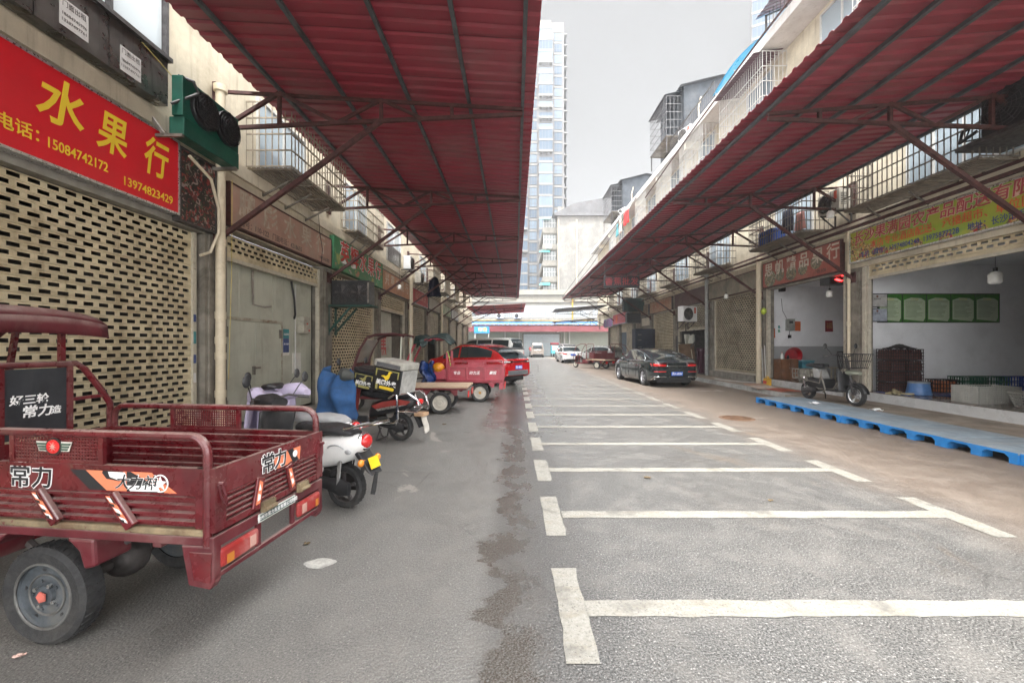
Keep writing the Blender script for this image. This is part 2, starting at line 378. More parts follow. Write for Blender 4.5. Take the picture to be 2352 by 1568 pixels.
def rough_rect(b, x0, y0, x1, y1, z):
    n = max(3, int(max(x1-x0, y1-y0)/.12)); J = lambda: rr.uniform(-.009, .009)
    if x1-x0 > y1-y0:
        a = [(lerp(x0, x1, i/n), y0+J(), z) for i in range(n+1)]; c = [(lerp(x0, x1, i/n), y1+J(), z) for i in range(n+1)]
    else:
        a = [(x1+J(), lerp(y0, y1, i/n), z) for i in range(n+1)]; c = [(x0+J(), lerp(y0, y1, i/n), z) for i in range(n+1)]
    b.add(a+c, [(i, i+1, n+2+i, n+1+i) for i in range(n)])
for k in range(14):
    y = 2.074+1.393*k
    rough_rect(b, .262, y, .432, y+.89, .004)
    rough_rect(b, .4325, y+.36, 3.9975, y+.36+.155, .004)
    rough_rect(b, 3.998, y-.03, 4.19, y+.875, .004)
tag(b.build('road_marking', marking_material()), kind='structure')
# right hand pavement with its kerb
pav = M('pavement_concrete', (.30,.255,.205), .8, var=.22, sc=2.2, bump=.35, bsc=40, dirt=.6, dcol=(.14,.10,.07), dsc=.9)
kerb_m = M('kerb_stone', (.34,.34,.32), .85, var=.2, sc=4, bump=.4, dirt=.5, dcol=(.16,.14,.12), dsc=1.5)
b = MB(); b.box(7.96, -6, -.2, 9.6, 12.2, .13); b.box(8.3, 12.2, -.2, 9.6, 46, .13)
b.box(8.3, 46, -.2, 9.6, 50, .13)
tag(b.build('pavement', pav), kind='structure')
b = MB(); rr = random.Random(5)
y = 12.22
while y < 46:
    l = rr.uniform(.85, 1.1); b.box(8.12+rr.uniform(-.012,.012), y, -.15, 8.298, y+l-.015, .142+rr.uniform(-.006,.006)); y += l
tag(b.build('kerb', kerb_m, bevel=.012), kind='structure')
b = MB(); b.box(-5.3, -6, -.2, -4.98, 50, .03)
tag(b.build('kerb', concrete), kind='structure')

# ------------------------------------------------------------------ the two market rows
G0, GS = 7.2, 4.28
def gy(k): return G0+GS*k
XL, XR = -5.2, 9.4
class Side:
    def __init__(s, x, n): s.x = x; s.n = n
    def X(s, d): return s.x+s.n*d
    def box(s, b, d0, d1, y0, y1, z0, z1): b.box(s.X(d0), y0, z0, s.X(d1), y1, z1)
LS, RS = Side(XL, 1), Side(XR, -1)

def shutter(side, y0, y1, z0, z1, parent, mat, d=-.12, pitch=.093, hole=True, hl=.118, hs=.19):
    """roll-down shutter of curved slats punched with staggered slots"""
    b = MB(); n = max(1, int(round((z1-z0)/pitch))); p = (z1-z0)/n; X = side.X
    rr = random.Random(int(y0*10)+int(z0*100))
    for r in range(n):
        dj = rr.uniform(-.004, .004); hj = rr.uniform(-.012, .012)
        a = z0+r*p; lo, h0, h1, hi = a+.004, a+.024, a+.07, a+p
        prof = lambda z, dj=dj, a=a: d+dj+.012*math.sin(math.pi*max(0, min(1, (z-a)/p)))
        def strip(ya, yb, za, zb, m=2):
            zs = [lerp(za, zb, i/m) for i in range(m+1)]
            b.add([(X(prof(z)), y, z) for z in zs for y in (ya, yb)], [(2*i, 2*i+1, 2*i+3, 2*i+2) for i in range(m)])
        b.quad((X(d-.006), y0, a), (X(d-.006), y1, a), (X(prof(lo)), y1, lo), (X(prof(lo)), y0, lo))
        if not hole or r == 0:
            strip(y0, y1, lo, hi, 3); continue
        strip(y0, y1, lo, h0, 1); strip(y0, y1, h1, hi, 1)
        y = y0; yy = y0+.06+hj+(hs/2 if r % 2 else 0)
        while yy+hl < y1-.03:
            strip(y, yy, h0, h1, 1); y = yy+hl; yy += hs
        strip(y, y1, h0, h1, 1)
    o = b.build('roller_shutter', mat, parent, smooth=True, angle=50)
    for yy in (y0-.07, y1): f = MB(); side.box(f, d-.05, d+.045, yy, yy+.07, 0, z1); f.build('guide_rail', MATS['rail_paint'], o)
    f = MB(); side.box(f, d-.03, d+.03, y0, y1, z0-.07, z0-.002); f.build('bottom_bar', MATS['rail_paint'], o)
    return o
M('rail_paint', (.5,.46,.37), .6, var=.15, sc=4, bump=.1, dirt=.6, dcol=(.2,.17,.13), dsc=4, chip=.6)
tile_white = M('white_step_tile', (.55,.56,.56), .3, var=.08, sc=1.5, bump=.03, dirt=.25, dcol=(.3,.27,.23))

def window(side, y0, y1, z0, z1, parent, n=2, d=.0, fm=None):
    f = MB(); t = .05
    for a, c in ((y0, y0+t), (y1-t, y1)): side.box(f, d, d+.05, a, c, z0, z1)
    side.box(f, d, d+.05, y0+t, y1-t, z0, z0+t); side.box(f, d, d+.05, y0+t, y1-t, z1-t, z1)
    for i in range(1, n):
        y = lerp(y0, y1, i/n); side.box(f, d, d+.045, y-.025, y+.025, z0+t, z1-t)
    o = f.build('window', fm or white_steel, parent)
    g = MB(); side.box(g, d, d+.012, y0+t, y1-t, z0+t, z1-t); g.build('pane', glass_win, o)
    return o

def row(name, side, label, ya, yb, ztop, k0, k1, base=.03, open_bays=()):
    root = empty(name, (0, 0, 0), 0, label, 'building')
    # pillars and shop fronts
    pm = None
    for k in range(k0, k1+1):
        b = MB(); side.box(b, -.3, 0, -.27, .27, 0, 3.72); side.box(b, 0, .03, -.2, .2, 0, 3.6)
        if pm is None: o = b.build('pillar', pillar_m, root); pm = o
        else: o = pm.copy(); COL.objects.link(o)
        o.parent = root; o.location = (0, gy(k), 0)
    b = MB()
    side.box(b, -.3, 0, ya, yb, 3.722, ztop)                # wall above the shops
    b.build('wall', cream, root)
    b = MB(); side.box(b, 0, .10, ya, yb, 4.72, 4.95); side.box(b, 0, .04, ya, yb, 4.52, 4.72)
    b.build('ledge', cream, root)
    # dark store rooms behind the shut fronts
    for k in range(k0, k1):
        if k in open_bays: continue
        b = MB(); y0, y1 = gy(k)+.02, gy(k+1)-.02; X = side.X
        c = [(X(-.32), y0, 0), (X(-.32), y1, 0), (X(-2.2), y1, 0), (X(-2.2), y0, 0), (X(-.32), y0, 3.72), (X(-.32), y1, 3.72), (X(-2.2), y1, 3.72), (X(-2.2), y0, 3.72)]
        b.add(c, [(3,2,6,7), (0,3,7,4), (1,5,6,2), (4,7,6,5), (0,1,2,3)])
        b.build('store_room', darkin, root)
    return root

left_b = row('market_building', LS, 'long cream market block with roller shutters on the left, behind the parked cargo tricycles', -6, 50, 7.6, -2, 9)
right_b = row('market_building', RS, 'long pale market block with barred upper windows on the right, behind the black sedan', -6, 47, 11.85, -1, 8, open_bays=(0, 1))

# left fronts
o = shutter(LS, gy(-1)+.30, gy(0)-.42, .12, 3.45, left_b, shutter_m)
b = MB(); LS.box(b, -.2, .02, gy(-1)+.2, gy(0)-.28, 3.46, 3.72); b.build('shutter_box', M('zinc_lintel', (.30,.285,.25), .55, .3, var=.2, sc=3, bump=.1, dirt=.5, dcol=(.15,.12,.09)), left_b)
shutter(LS, gy(-2)+.30, gy(-1)-.35, .12, 3.45, left_b, shutter_m)
# bay with the cold room
coldp = M('cold_room_panel', (.47,.48,.40), .55, var=.07, sc=1.5, bump=.04, dirt=.45, dcol=(.24,.22,.165), dsc=1.1, streak=.45)
shutter(LS, gy(0)+.35, gy(1)-.4, 3.22, 3.62, left_b, shutter_m, d=-.1)
b = MB(); yy = gy(0)+.3
for w in (.75, 1.15, 1.2, .58):
    LS.box(b, -.42, -.30, yy, yy+w-.012, .05, 3.2); yy += w
cr = b.build('cold_room_wall', coldp, left_b, bevel=.006)
dy0 = gy(0)+.55
for i in range(2):
    b = MB(); LS.box(b, -.30, -.26, dy0+i*.96, dy0+i*.96+.95, .16, 2.08)
    d = b.build('door', coldp, cr, bevel=.01)
    h = MB()
    if i == 0: LS.box(h, -.26, -.22, dy0+.84, dy0+.9, .98, 1.16); LS.box(h, -.22, -.2, dy0+.8, dy0+1.04, 1.1, 1.14)
    for z in (.35, 1.75): LS.box(h, -.26, -.235, dy0+i*1.83-.02, dy0+i*1.83+.09, z, z+.2)
    h.build('latch', grey_steel, d)
b = MB(); LS.box(b, -.298, -.262, dy0-.06, dy0+1.98, 2.09, 2.15); LS.box(b, -.298, -.262, dy0-.06, dy0-.012, .16, 2.09); LS.box(b, -.298, -.262, dy0+1.925, dy0+1.98, .16, 2.09)
b.build('door_frame', M('rust_stained_frame', (.40,.385,.31), .6, var=.15, dirt=.8, dcol=(.16,.085,.04), dsc=5), cr)
b = MB(); LS.box(b, -.298, -.285, dy0+2.0, dy0+2.3, 1.35, 1.75); LS.box(b, -.298, -.288, dy0+2.45, dy0+2.85, .9, 1.4)
b.build('paint_patch', M('white_patch', (.68,.67,.62), .7, var=.08, dirt=.2), cr)
# shut bays further on
shutter(LS, gy(1)+.3, gy(2)-.35, .12, 3.66, left_b, shutter_m)
shutter(LS, gy(2)+.35, gy(3)-.4, 3.05, 3.66, left_b, shutter_m, d=-.1)
b = MB(); LS.box(b, -.46, -.32, gy(2)+.3, gy(2)+2.7, .05, 3.0); b.build('cold_room_wall', coldp, left_b, bevel=.006)
b = MB(); LS.box(b, -.46, -.3, gy(2)+2.75, gy(3)-.3, .05, 3.0); b.build('brick_panel', M('grey_render_panel', (.17,.155,.13), .85, var=.25, dirt=.5), left_b)
shutter(LS, gy(3)+.3, gy(4)-.35, .12, 3.66, left_b, shutter_dk, pitch=.1)
shutter(LS, gy(4)+.3, gy(5)-.35, 2.0, 3.66, left_b, shutter_dk, hole=False)
for k in (5, 6, 7, 8): shutter(LS, gy(k)+.3, gy(k+1)-.35, .12, 3.66, left_b, shutter_dk, hole=False, pitch=.11)
# upper windows left (mostly behind cages)
for y0, y1, z0, z1 in ((8.3, 10.2, 5.15, 6.6), (12.5, 14.4, 5.15, 6.6), (22.4, 24, 5.2, 6.5), (26.3, 28, 5.2, 6.5), (30.4, 32.2, 5.2, 6.5), (35, 37, 5.2, 6.5)):
    window(LS, y0, y1, z0, z1, left_b, 2)
w = window(LS, 16.7, 18.7, 5.05, 6.6, left_b, 2, fm=alu)
b = MB(); LS.box(b, .051, .062, 16.75, 18.65, 5.05, 5.72); b.build('apron_panel', M('stainless_apron', (.24,.23,.21), .35, .7, var=.2, streak=.6, dcol=(.1,.09,.08)), w)
# the steel-fronted bay window next to the camera
st = M('stained_stainless', (.20,.195,.18), .33, .75, var=.25, sc=2, bump=.05, streak=.8, dcol=(.055,.05,.045))
bw = empty('bay_window', (0, 0, 0)); bw.parent = left_b
b = MB(); yy = 2.6
for w_ in (.85, .85, .80, .87): LS.box(b, .02, .20, yy, yy+w_-.012, 5.03, 5.66); yy += w_
b.build('steel_apron', st, bw)
b = MB(); LS.box(b, .02, .26, 2.6, 5.98, 5.662, 5.72)
for y in (2.6, 3.8, 5.1, 5.93): LS.box(b, .1, .2, y, y+.05, 5.722, 7.1)
b.build('frame', dark_steel, bw)
b = MB(); LS.box(b, .12, .14, 2.66, 5.92, 5.722, 7.1); b.build('pane', glassmat('milky_glass', (.55,.60,.62), .12), bw)

# right upper storeys: fourth floor windows, projecting roof slab, terrace parapet rail
for y in (8.6, 11.0, 15.0, 19.4, 23.2, 27.5, 31.5, 35.5, 39.5):
    window(RS, y, y+1.7, 10.2, 11.7, right_b, 2)
for y in (6.2, 8.0, 13.0, 18.0, 22.3, 27.5, 31.5, 36):
    window(RS, y, y+1.9, 5.2, 6.5, right_b, 3)
b = MB(); RS.box(b, -2.5, .85, -6, 47, 11.852, 12.2)
b.build('roof_slab', M('white_slab_paint', (.66,.65,.62), .8, var=.06, sc=1.5, bump=.2, dirt=.3, dcol=(.34,.31,.27), dsc=.9, streak=.45), right_b)
for k in range(3, 9): b = MB(); RS.box(b, 0, .8, gy(k)+.8, gy(k)+1.0, 11.5, 11.84); b.build('slab_beam', cream_clean, right_b)

# right fronts
shutter(RS, gy(0)+.45, gy(1)-.42, 3.42, 3.72, right_b, shutter_m, d=-.08)
RSH = [(2, .4, 3.62, shutter_dk, True), (4, .35, 3.62, shutter_m, True), (7, .3, 3.62, shutter_dk, False)]
shutter(RS, gy(2)+.35, gy(3)-.45, .46, 3.70, right_b, shutter_dk)
shutter(RS, gy(3)+.3, gy(4)-.35, 2.45, 3.66, right_b, shutter_dk)
shutter(RS, gy(4)+.3, gy(5)-.35, .4, 3.66, right_b, shutter_m)
b = MB(); RS.box(b, -.3, -.1, gy(5)+.28, gy(6)-.28, .1, 3.7); b.build('rendered_front', pillar_m, right_b)
b = MB(); RS.box(b, -.1, -.05, gy(5)+2.4, gy(6)-.4, .14, 2.9); b.build('store_door', M('grey_green_door', (.2,.2,.17), .6, dirt=.4), right_b)
b = MB(); RS.box(b, -.1, -.04, gy(5)+.35, gy(5)+2.2, 3.0, 3.55); b.build('lintel_board', cream_clean, right_b)
shutter(RS, gy(6)+.3, gy(6)+2.2, .3, 3.5, right_b, shutter_dk, hole=False, pitch=.11)
b = MB(); RS.box(b, -.25, -.12, gy(6)+2.4, gy(7)-.3, .1, 2.7); b.build('store_door', M('blue_grey_door', (.05,.085,.115), .5, dirt=.3), right_b)
b = MB(); RS.box(b, -.25, -.1, gy(6)+2.4, gy(7)-.3, 2.71, 3.6); b.build('transom', cream, right_b)
shutter(RS, gy(7)+.3, gy(8)-.3, .3, 3.5, right_b, shutter_dk, hole=False, pitch=.11)
# raised plinths under the right hand shops
for k in range(2, 8):
    b = MB(); RS.box(b, -2.2, .12 if k == 2 else .06, gy(k)-.26 if k > 2 else gy(k)+.3, gy(k+1)-.28, .1, .385 if k < 6 else .22); b.build('plinth', concrete, right_b)
# the two open shops: floor, side walls, back wall, ceiling
wall_in = M('shop_wall_paint', (.74,.75,.77), .75, var=.06, sc=1.2, bump=.05, dirt=.2, dcol=(.33,.32,.31))
wall_dado = M('shop_wall_dado', (.33,.34,.345), .6, var=.06, sc=1.2, bump=.03)
floor_in = M('wet_tile_floor', (.15,.125,.105), .18, var=.3, sc=2, bump=.03, dirt=.5, dcol=(.06,.045,.035), dsc=1.2)
for k in (0, 1):
    y0, y1 = gy(k)+.12, gy(k+1)-.12
    b = MB(); b.box(XR-.02, y0+.2, .1, XR+7, y1-.001, .36); b.build('shop_floor', floor_in, right_b)
    b = MB(); b.box(XR-.06, y0+.2, .1, XR-.022, y1, .35); b.build('step_riser', tile_white, right_b)
    b = MB(); b.box(XR+.302, y1, .1, XR+7, y1+.22, 3.8); b.build('side_wall', wall_in, right_b)
    b = MB(); b.box(XR+7, y0, .1, XR+7.15, y1, 3.8); b.box(XR+.302, y0, 3.8, XR+7, y1, 3.95)
    b.build('back_wall', wall_in, right_b)
    if k == 0:
        b = MB(); b.box(XR+.302, y0-.2, .1, XR+7, y0-.001, 3.8); b.build('side_wall', wall_in, right_b)
    else:
        b = MB(); b.box(XR+.31, y1-.006, .36, XR+7, y1-.002, 1.55); b.build('dado', wall_dado, right_b)
    for yy in (gy(k)+.28, gy(k+1)-.36): f = MB(); RS.box(f, -.12, .0, yy, yy+.08, .13, 3.7); f.build('guide_rail', MATS['rail_paint'], right_b)
b = MB(); RS.box(b, -.2, .0, gy(1)+.36, gy(2)-.36, 3.64, 3.715); b.build('shutter_box', MATS['zinc_lintel'], right_b)
# ------------------------------------------------------------------ canopies
def sheet_material(name, col, dull=.45):
    m, t, b = newmat(name); g = N(t, 'ShaderNodeNewGeometry').outputs['Position']; sx = N(t, 'ShaderNodeSeparateXYZ'); t.links.new(g, sx.inputs[0])
    fl = mathn(t, 'FLOOR', mathn(t, 'MULTIPLY', sx.outputs['Y'], 1/.96)); wn = N(t, 'ShaderNodeTexWhiteNoise', noise_dimensions='1D'); t.links.new(fl, wn.inputs['W'])
    c = mixc(t, wn.outputs['Value'], tuple(k*.84 for k in col), tuple(k*1.12 for k in col))
    c = mixc(t, ramp(t, noise(t, g, .7, 5, .65), .45, .75, 0, dull), c, (.20, .13, .125))
    c = mixc(t, ramp(t, noise(t, mapping(t, g, (.25, 3, 1)), 2, 4, .7), .52, .78, 0, .5), c, (.09, .028, .03))
    sm = mathn(t, 'FRACT', mathn(t, 'MULTIPLY', sx.outputs['Y'], 1/.96)); c = mixc(t, ramp(t, sm, .018, .006, 0, .6), c, (.05, .015, .018))      # lapped edges
    nz = N(t, 'ShaderNodeSeparateXYZ'); t.links.new(N(t, 'ShaderNodeNewGeometry').outputs['True Normal'], nz.inputs[0])
    c = mixc(t, ramp(t, nz.outputs['Z'], .1, .3, 0, .88), c, (.11, .10, .098))      # unseen top faces given a dust grey, to cut red bounce light
    t.links.new(c, b.inputs['Base Color']); b.inputs['Roughness'].default_value = .42
    MATS[name] = m; return m
red_sheet = sheet_material('red_roof_sheet', (.28, .036, .056))
grey_sheet = sheet_material('grey_roof_sheet', (.07, .078, .09), .1)
def corrugated(b, xa, za, xb, zb, y0, y1, pitch=.24, h=.032, nx=6, sag=.0):
    n = int((y1-y0)/pitch); row = []
    for i in range(n):
        y = y0+i*pitch
        for f, hh in ((0, 0), (.55, 0), (.68, 1), (.87, 1)): row.append((y+f*pitch, hh*h))
    def fn(u, v):
        j = min(len(row)-1, int(round(v*(len(row)-1)))); y, hh = row[j]
        return (lerp(xa, xb, u), y, lerp(za, zb, u)+hh+.006*math.sin(y*1.7+u*5))
    b.grid(fn, nx, len(row)-1)
def canopy(side, label, D, zo, din, zi, ks, y0, y1, sheet, purl, drop=.05, steel=None, strut=True, group=None):
    root = empty('canopy', (side.X(D), y0, 0), 0, label, 'canopy'); ox, oy = side.X(D), y0
    steel = steel or rust_steel; X = lambda d: side.X(d)-ox
    b = MB(); corrugated(b, X(din), zi, X(D+.2), zo+.02, 0, y1-y0)
    b.build('roof_sheet', sheet, root, solid=.006)
    zt = lambda d: lerp(zi, zo, (d-din)/(D-din))-.075         # underside of the sheet less purlin
    for d in purl:
        p = MB(); p.bar((X(d), .1, zt(d)+.03), (X(d), y1-y0-.1, zt(d)+.03), .055, .06); p.build('purlin', M('grey_blue_purlin', (.10,.115,.125), .5, .3, var=.25, sc=5, bump=.05, dirt=.35, dcol=(.07,.05,.045)), root)
    tr = None
    zb0, zb1 = zi-.76, zo-.19
    zb = lambda d: lerp(zb0, zb1, d/D)
    for k in ks:
        if tr is None:
            b = MB(); T = lambda d: (X(d), 0, zt(d)-.03 if d > din else zt(din)-.03); B = lambda d: (X(d), 0, zb(d))
            b.bar((X(.05), 0, zt(din)-.04), T(D), .05, .05); b.bar(B(.05), B(D), .058)
            for d in (1.1, 2.87, 4.1): b.bar(T(d), B(d), .055)
            b.bar(B(.1), T(1.1), .055); b.bar(T(1.1), B(2.1), .055); b.bar(B(2.1), T(2.87), .05); b.bar(T(2.87), B(3.6), .045)
            if strut: b.bar((X(.05), 0, 3.45), B(2.87), .07)
            b.box(X(0)-.001, -.12, 3.32, X(.07), .12, 3.6); b.box(X(0)-.001, -.1, zb0-.12, X(.06), .1, zi)
            tr = o = b.build('truss', steel, root)
        else:
            o = tr.copy(); COL.objects.link(o); o.parent = root
        o.location = (0, gy(k)-y0, 0)
    return root
canopy(LS, 'long red corrugated canopy on rusty trusses over the left shop row', 5.33, 5.80, .6, 6.12, range(-2, 8), -5, 37.6, red_sheet, (1.1, 2.2, 3.35, 4.4, 5.33))
canopy(RS, 'long red corrugated canopy on rusty trusses over the right shop row', 5.0, 5.72, .6, 6.10, range(-2, 8), -5, 37.6, red_sheet, (.75, 1.65, 2.6, 3.5, 4.3, 5.0))
# lower canopies further down the lane
c2 = canopy(LS, 'lower red canopy beyond the end of the long left canopy', 6.0, 5.42, .6, 5.15, (8,), 38.2, 49, sheet_material('bright_red_sheet', (.5,.06,.055)), (1.2, 3.2, 5.8))
c3 = canopy(RS, 'small grey corrugated canopy beyond the end of the right red canopy', 5.4, 4.95, .6, 5.35, (8,), 38.4, 43, grey_sheet, (1.2, 3, 5), steel=dark_steel)
c4 = canopy(RS, 'lowest dark canopy over the purple shop sign', 5.1, 4.05, .6, 4.45, (9,), 43.6, 47, grey_sheet, (1.2, 3, 5), steel=dark_steel, strut=False)

# ------------------------------------------------------------------ signs
def wtext(side, body, yc, zc, size, mat, parent, d=.1, **kw):
    fit = kw.pop('fit', None); ext = kw.get('ext', .001); u = (0, side.n, 0)
    mt = frame((side.X(d+ext+.0015), yc, zc), u, (0, 0, 1))
    o = text(body, size, mat, parent, Matrix.Identity(4), **kw)
    xs = [v.co.x for v in o.data.vertices]; ys = [v.co.y for v in o.data.vertices]
    if fit and xs:
        s = fit/(max(xs)-min(xs)); o.data.transform(Matrix.Diagonal((s, 1, 1, 1)))
    o.data.transform(mt); return o
def sign(side, y0, y1, z0, z1, mat, label, d=.1, name='shop_sign', edge=None, base=.0):
    r = empty(name, (0, 0, 0), 0, label, 'sign')
    b = MB(); side.box(b, .002+base, d-.012, y0+.02, y1-.02, z0+.02, z1-.02); b.build('board', grey_steel, r)
    b = MB(); side.box(b, d-.0118, d, y0+.03, y1-.03, z0+.03, z1-.03); b.build('panel', mat, r)
    e = MB(); t = .03
    side.box(e, .002+base, d+.008, y0, y1, z0, z0+t); side.box(e, .002+base, d+.008, y0, y1, z1-t, z1)
    side.box(e, .002+base, d+.008, y0, y0+t, z0+t, z1-t); side.box(e, .002+base, d+.008, y1-t, y1, z0+t, z1-t)
    e.build('frame', edge or alu, r)
    return r
redsign = M('red_sign_vinyl', (.60,.008,.018), .4, var=.06, sc=1, bump=0, dirt=.12, dcol=(.3,.02,.02))
s = sign(LS, 2.6, 6.24, 3.55, 4.66, redsign, 'bright red fruit shop sign with yellow brush lettering, left row nearest the camera', d=.14)
for ch, yc, zc, sz, xs_ in (('水', 4.60, 4.25, .56, .98), ('果', 5.19, 4.21, .55, .8), ('行', 5.82, 4.19, .56, .8)):
    wtext(LS, ch, yc, zc, sz, yellow_ink, s, d=.14, bold=.018, shear=.16, fit=sz*.9*xs_)
wtext(LS, '电话：', 4.26, 3.81, .17, yellow_ink, s, d=.14, bold=.012, fit=.36)
wtext(LS, '15084742172', 4.80, 3.79, .16, yellow_ink, s, d=.14, bold=.012, fit=.66)
wtext(LS, '13974823429', 5.72, 3.72, .16, yellow_ink, s, d=.14, bold=.012, fit=.76)
fruit = art('dark_fruit_print', [(.012,.014,.012), (.03,.05,.02), (.10,.012,.012), (.22,.035,.03), (.25,.2,.18)], 4.5, .35, .56, 1.8)
sign(LS, 6.25, 7.02, 3.48, 4.62, fruit, 'dark picture panel of red fruit between the red sign and the drainpipe', d=.13, name='picture_panel', edge=dark_steel)
faded = M('faded_pink_sign', (.36,.215,.165), .6, var=.12, sc=2, bump=.05, dirt=.6, dcol=(.30,.27,.20), dsc=1.3, streak=.6)
s = sign(LS, 7.36, 11.45, 3.74, 4.52, faded, 'faded pink shop sign above the cold room doors, its lettering nearly gone', d=.12, edge=rust_steel)
ghost = M('ghost_lettering', (.42,.35,.27), .7, var=.2, dirt=.5, dcol=(.34,.24,.19), dsc=5)
for i, ch in enumerate('鹏彪水果行'): wtext(LS, ch, 7.86+i*.74, 4.2, .52, ghost, s, d=.12, bold=.02)
ink_grey = flat('weathered_black_print', (.07,.06,.055), .7)
wtext(LS, '栋号：110-122   门面电话：4218655', 8.75, 3.86, .15, ink_grey, s, d=.12, fit=2.2)
wtext(LS, '13975165782', 11.0, 3.88, .12, ink_grey, s, d=.12, fit=.6)
greens = art('green_fruit_print', [(.05,.20,.085), (.08,.30,.12), (.30,.34,.10), (.42,.30,.07), (.40,.16,.10), (.36,.32,.26)], 1.6, .45, .615, .8)
s = sign(LS, 11.5, 15.72, 3.74, 4.66, greens, 'green fruit shop sign with red white-edged characters, left row', d=.16, edge=M('green_frame', (.04,.17,.08), .5, dirt=.4))
for i, ch in enumerate('英辉水果行'):
    wtext(LS, ch, 12.25+i*.74, 4.28, .66, white_ink, s, d=.16, bold=.045, ext=.001)
    wtext(LS, ch, 12.25+i*.74, 4.28, .66, red_ink, s, d=.165, bold=.016)
s = sign(LS, 15.9, 20.0, 3.74, 4.55, M('faded_orange_sign', (.42,.21,.12), .65, var=.12, dirt=.65, dcol=(.36,.30,.22), dsc=1.5, streak=.6), 'faded orange shop sign next after the green one on the left', d=.1, edge=dark_steel)
for i, ch in enumerate('兴泰水果行'): wtext(LS, ch, 16.5+i*.75, 4.2, .52, M('cream_lettering', (.52,.46,.35), .7, dirt=.5, dcol=(.42,.25,.15), dsc=4), s, d=.1, bold=.02)
s = sign(LS, 20.5, 24.2, 3.72, 4.5, M('dull_red_sign', (.36,.03,.03), .6, var=.15, dirt=.35, dcol=(.22,.08,.07), streak=.4), 'plain dull red shop sign with pale characters, left row', d=.1)
wtext(LS, '诚信果业', 22.4, 4.15, .45, M('pink_lettering', (.5,.25,.2), .7), s, d=.1, fit=2.6)
sign(LS, 24.5, 28.4, 3.72, 4.5, M('blank_grey_sign', (.33,.30,.24), .7, var=.15, dirt=.5, streak=.6), 'blank grey stained sign board after the dull red one, left row', d=.1, edge=dark_steel)
s = sign(LS, 28.8, 33.0, 3.72, 4.5, art('pale_green_print', [(.17,.24,.13), (.25,.30,.17), (.36,.36,.24)], 1.5, .6), 'pale green faded shop sign far along the left row', d=.1, edge=dark_steel)
s = sign(LS, 33.2, 37.2, 3.72, 4.5, M('grey_white_sign', (.42,.41,.37), .7, dirt=.5, streak=.5), 'whitish weathered sign board at the far end of the left row', d=.1, edge=dark_steel)
# right row
yel = art('yellow_green_print', [(.27,.37,.03), (.21,.36,.05), (.34,.38,.04), (.19,.34,.06)], .8, .4, .52, .5)
s = sign(RS, 6.4, 11.42, 3.84, 4.68, yel, 'yellow-green produce company sign above the open shop on the right', d=.16)
b = MB(); rr = random.Random(11)
frm = art('fruit_heap_print', [(.40,.12,.05), (.55,.30,.06), (.40,.03,.03), (.60,.45,.2), (.10,.05,.04), (.3,.32,.08)], 7, .4, .5, .6)
pts = [(0, 0), (1.5, 0), (1.25, .12), (.95, .2), (.72, .33), (.5, .38), (.3, .6), (.12, .5), (0, .72)]
b.prism([(-a, c) for a, c in pts][::-1], (RS.X(.1602), 11.38, 3.875), (0, 1, 0), (0, 0, 1), -.0012)
for q in range(5):
    yy = 9.5-q*.62; w_ = rr.uniform(.1, .2); b.build('fruit_picture', MATS['fruit_heap_print'], s); b = MB(); b.prism([(-w_, 0), (w_, 0), (w_*.6, .1), (0, .16), (-w_*.7, .1)], (RS.X(.1602), yy, 3.875), (0, 1, 0), (0, 0, 1), -.0012)
b.build('fruit_picture', frm, s)
for i, ch in enumerate('长沙果满园农产品配送有限公司'):
    wtext(RS, ch, 11.12-i*.326, 4.47, .33, M('sign_pink_edge', (.62,.42,.33), .5), s, d=.163, bold=.04, shear=.1)
    wtext(RS, ch, 11.12-i*.326, 4.47, .33, M('sign_dark_red', (.36,.05,.06), .5), s, d=.167, bold=.012, shear=.1)
wtext(RS, '本店专业酒店配送、承接超市、单位团体批发', 8.75, 4.195, .22, M('sign_orange_red', (.58,.10,.03), .5), s, d=.167, bold=.012, fit=4.0)
wtext(RS, '手机（微信）13974804248  13975877228    地址：长沙市毛家桥水果批发市场', 8.7, 3.985, .17, blue_ink, s, d=.167, bold=.01, fit=4.7)
rsign = M('aged_red_sign', (.36,.10,.075), .6, var=.14, dirt=.4, dcol=(.30,.2,.15), streak=.35)
s = sign(RS, 11.78, 15.5, 3.70, 4.62, rsign, 'aged red fruit shop sign with cream characters beside the drainpipe on the right', d=.12, edge=rust_steel)
blob = art('faded_fruit_print', [(.20,.13,.08), (.16,.16,.10), (.36,.30,.16), (.32,.31,.24), (.12,.14,.10)], 6, .6, .5)
b = MB()
for yy, zz, r_ in ((15.05, 4.0, .3), (14.5, 4.05, .22), (13.9, 4.0, .24), (13.35, 4.05, .2), (12.75, 4.15, .22)):
    b = MB(); b.prism([(r_*math.cos(a*.52)*1.1, r_*math.sin(a*.52)) for a in range(12)], (RS.X(.1205), yy, zz), (0, 1, 0), (0, 0, 1), -.0012); b.build('fruit_picture', blob, s)
for i, ch in enumerate('思帆精品果行'): wtext(RS, ch, 15.12-i*.61, 4.3, .5, M('sign_cream', (.62,.56,.46), .6, dirt=.25, dcol=(.4,.25,.18), dsc=5), s, d=.123, bold=.018)
wtext(RS, '17栋108', 12.6, 3.84, .15, ink_grey, s, d=.123, fit=.5); wtext(RS, '154849', 14.0, 3.84, .13, ink_grey, s, d=.123, fit=.4)
sign(RS, 15.9, 19.85, 3.74, 4.5, M('mossy_blank_sign', (.25,.215,.16), .75, var=.18, sc=3, dirt=.65, dcol=(.13,.15,.115), dsc=1.8, streak=.6), 'mossy grey-brown sign board with its lettering worn off, right row', d=.12, edge=rust_steel)
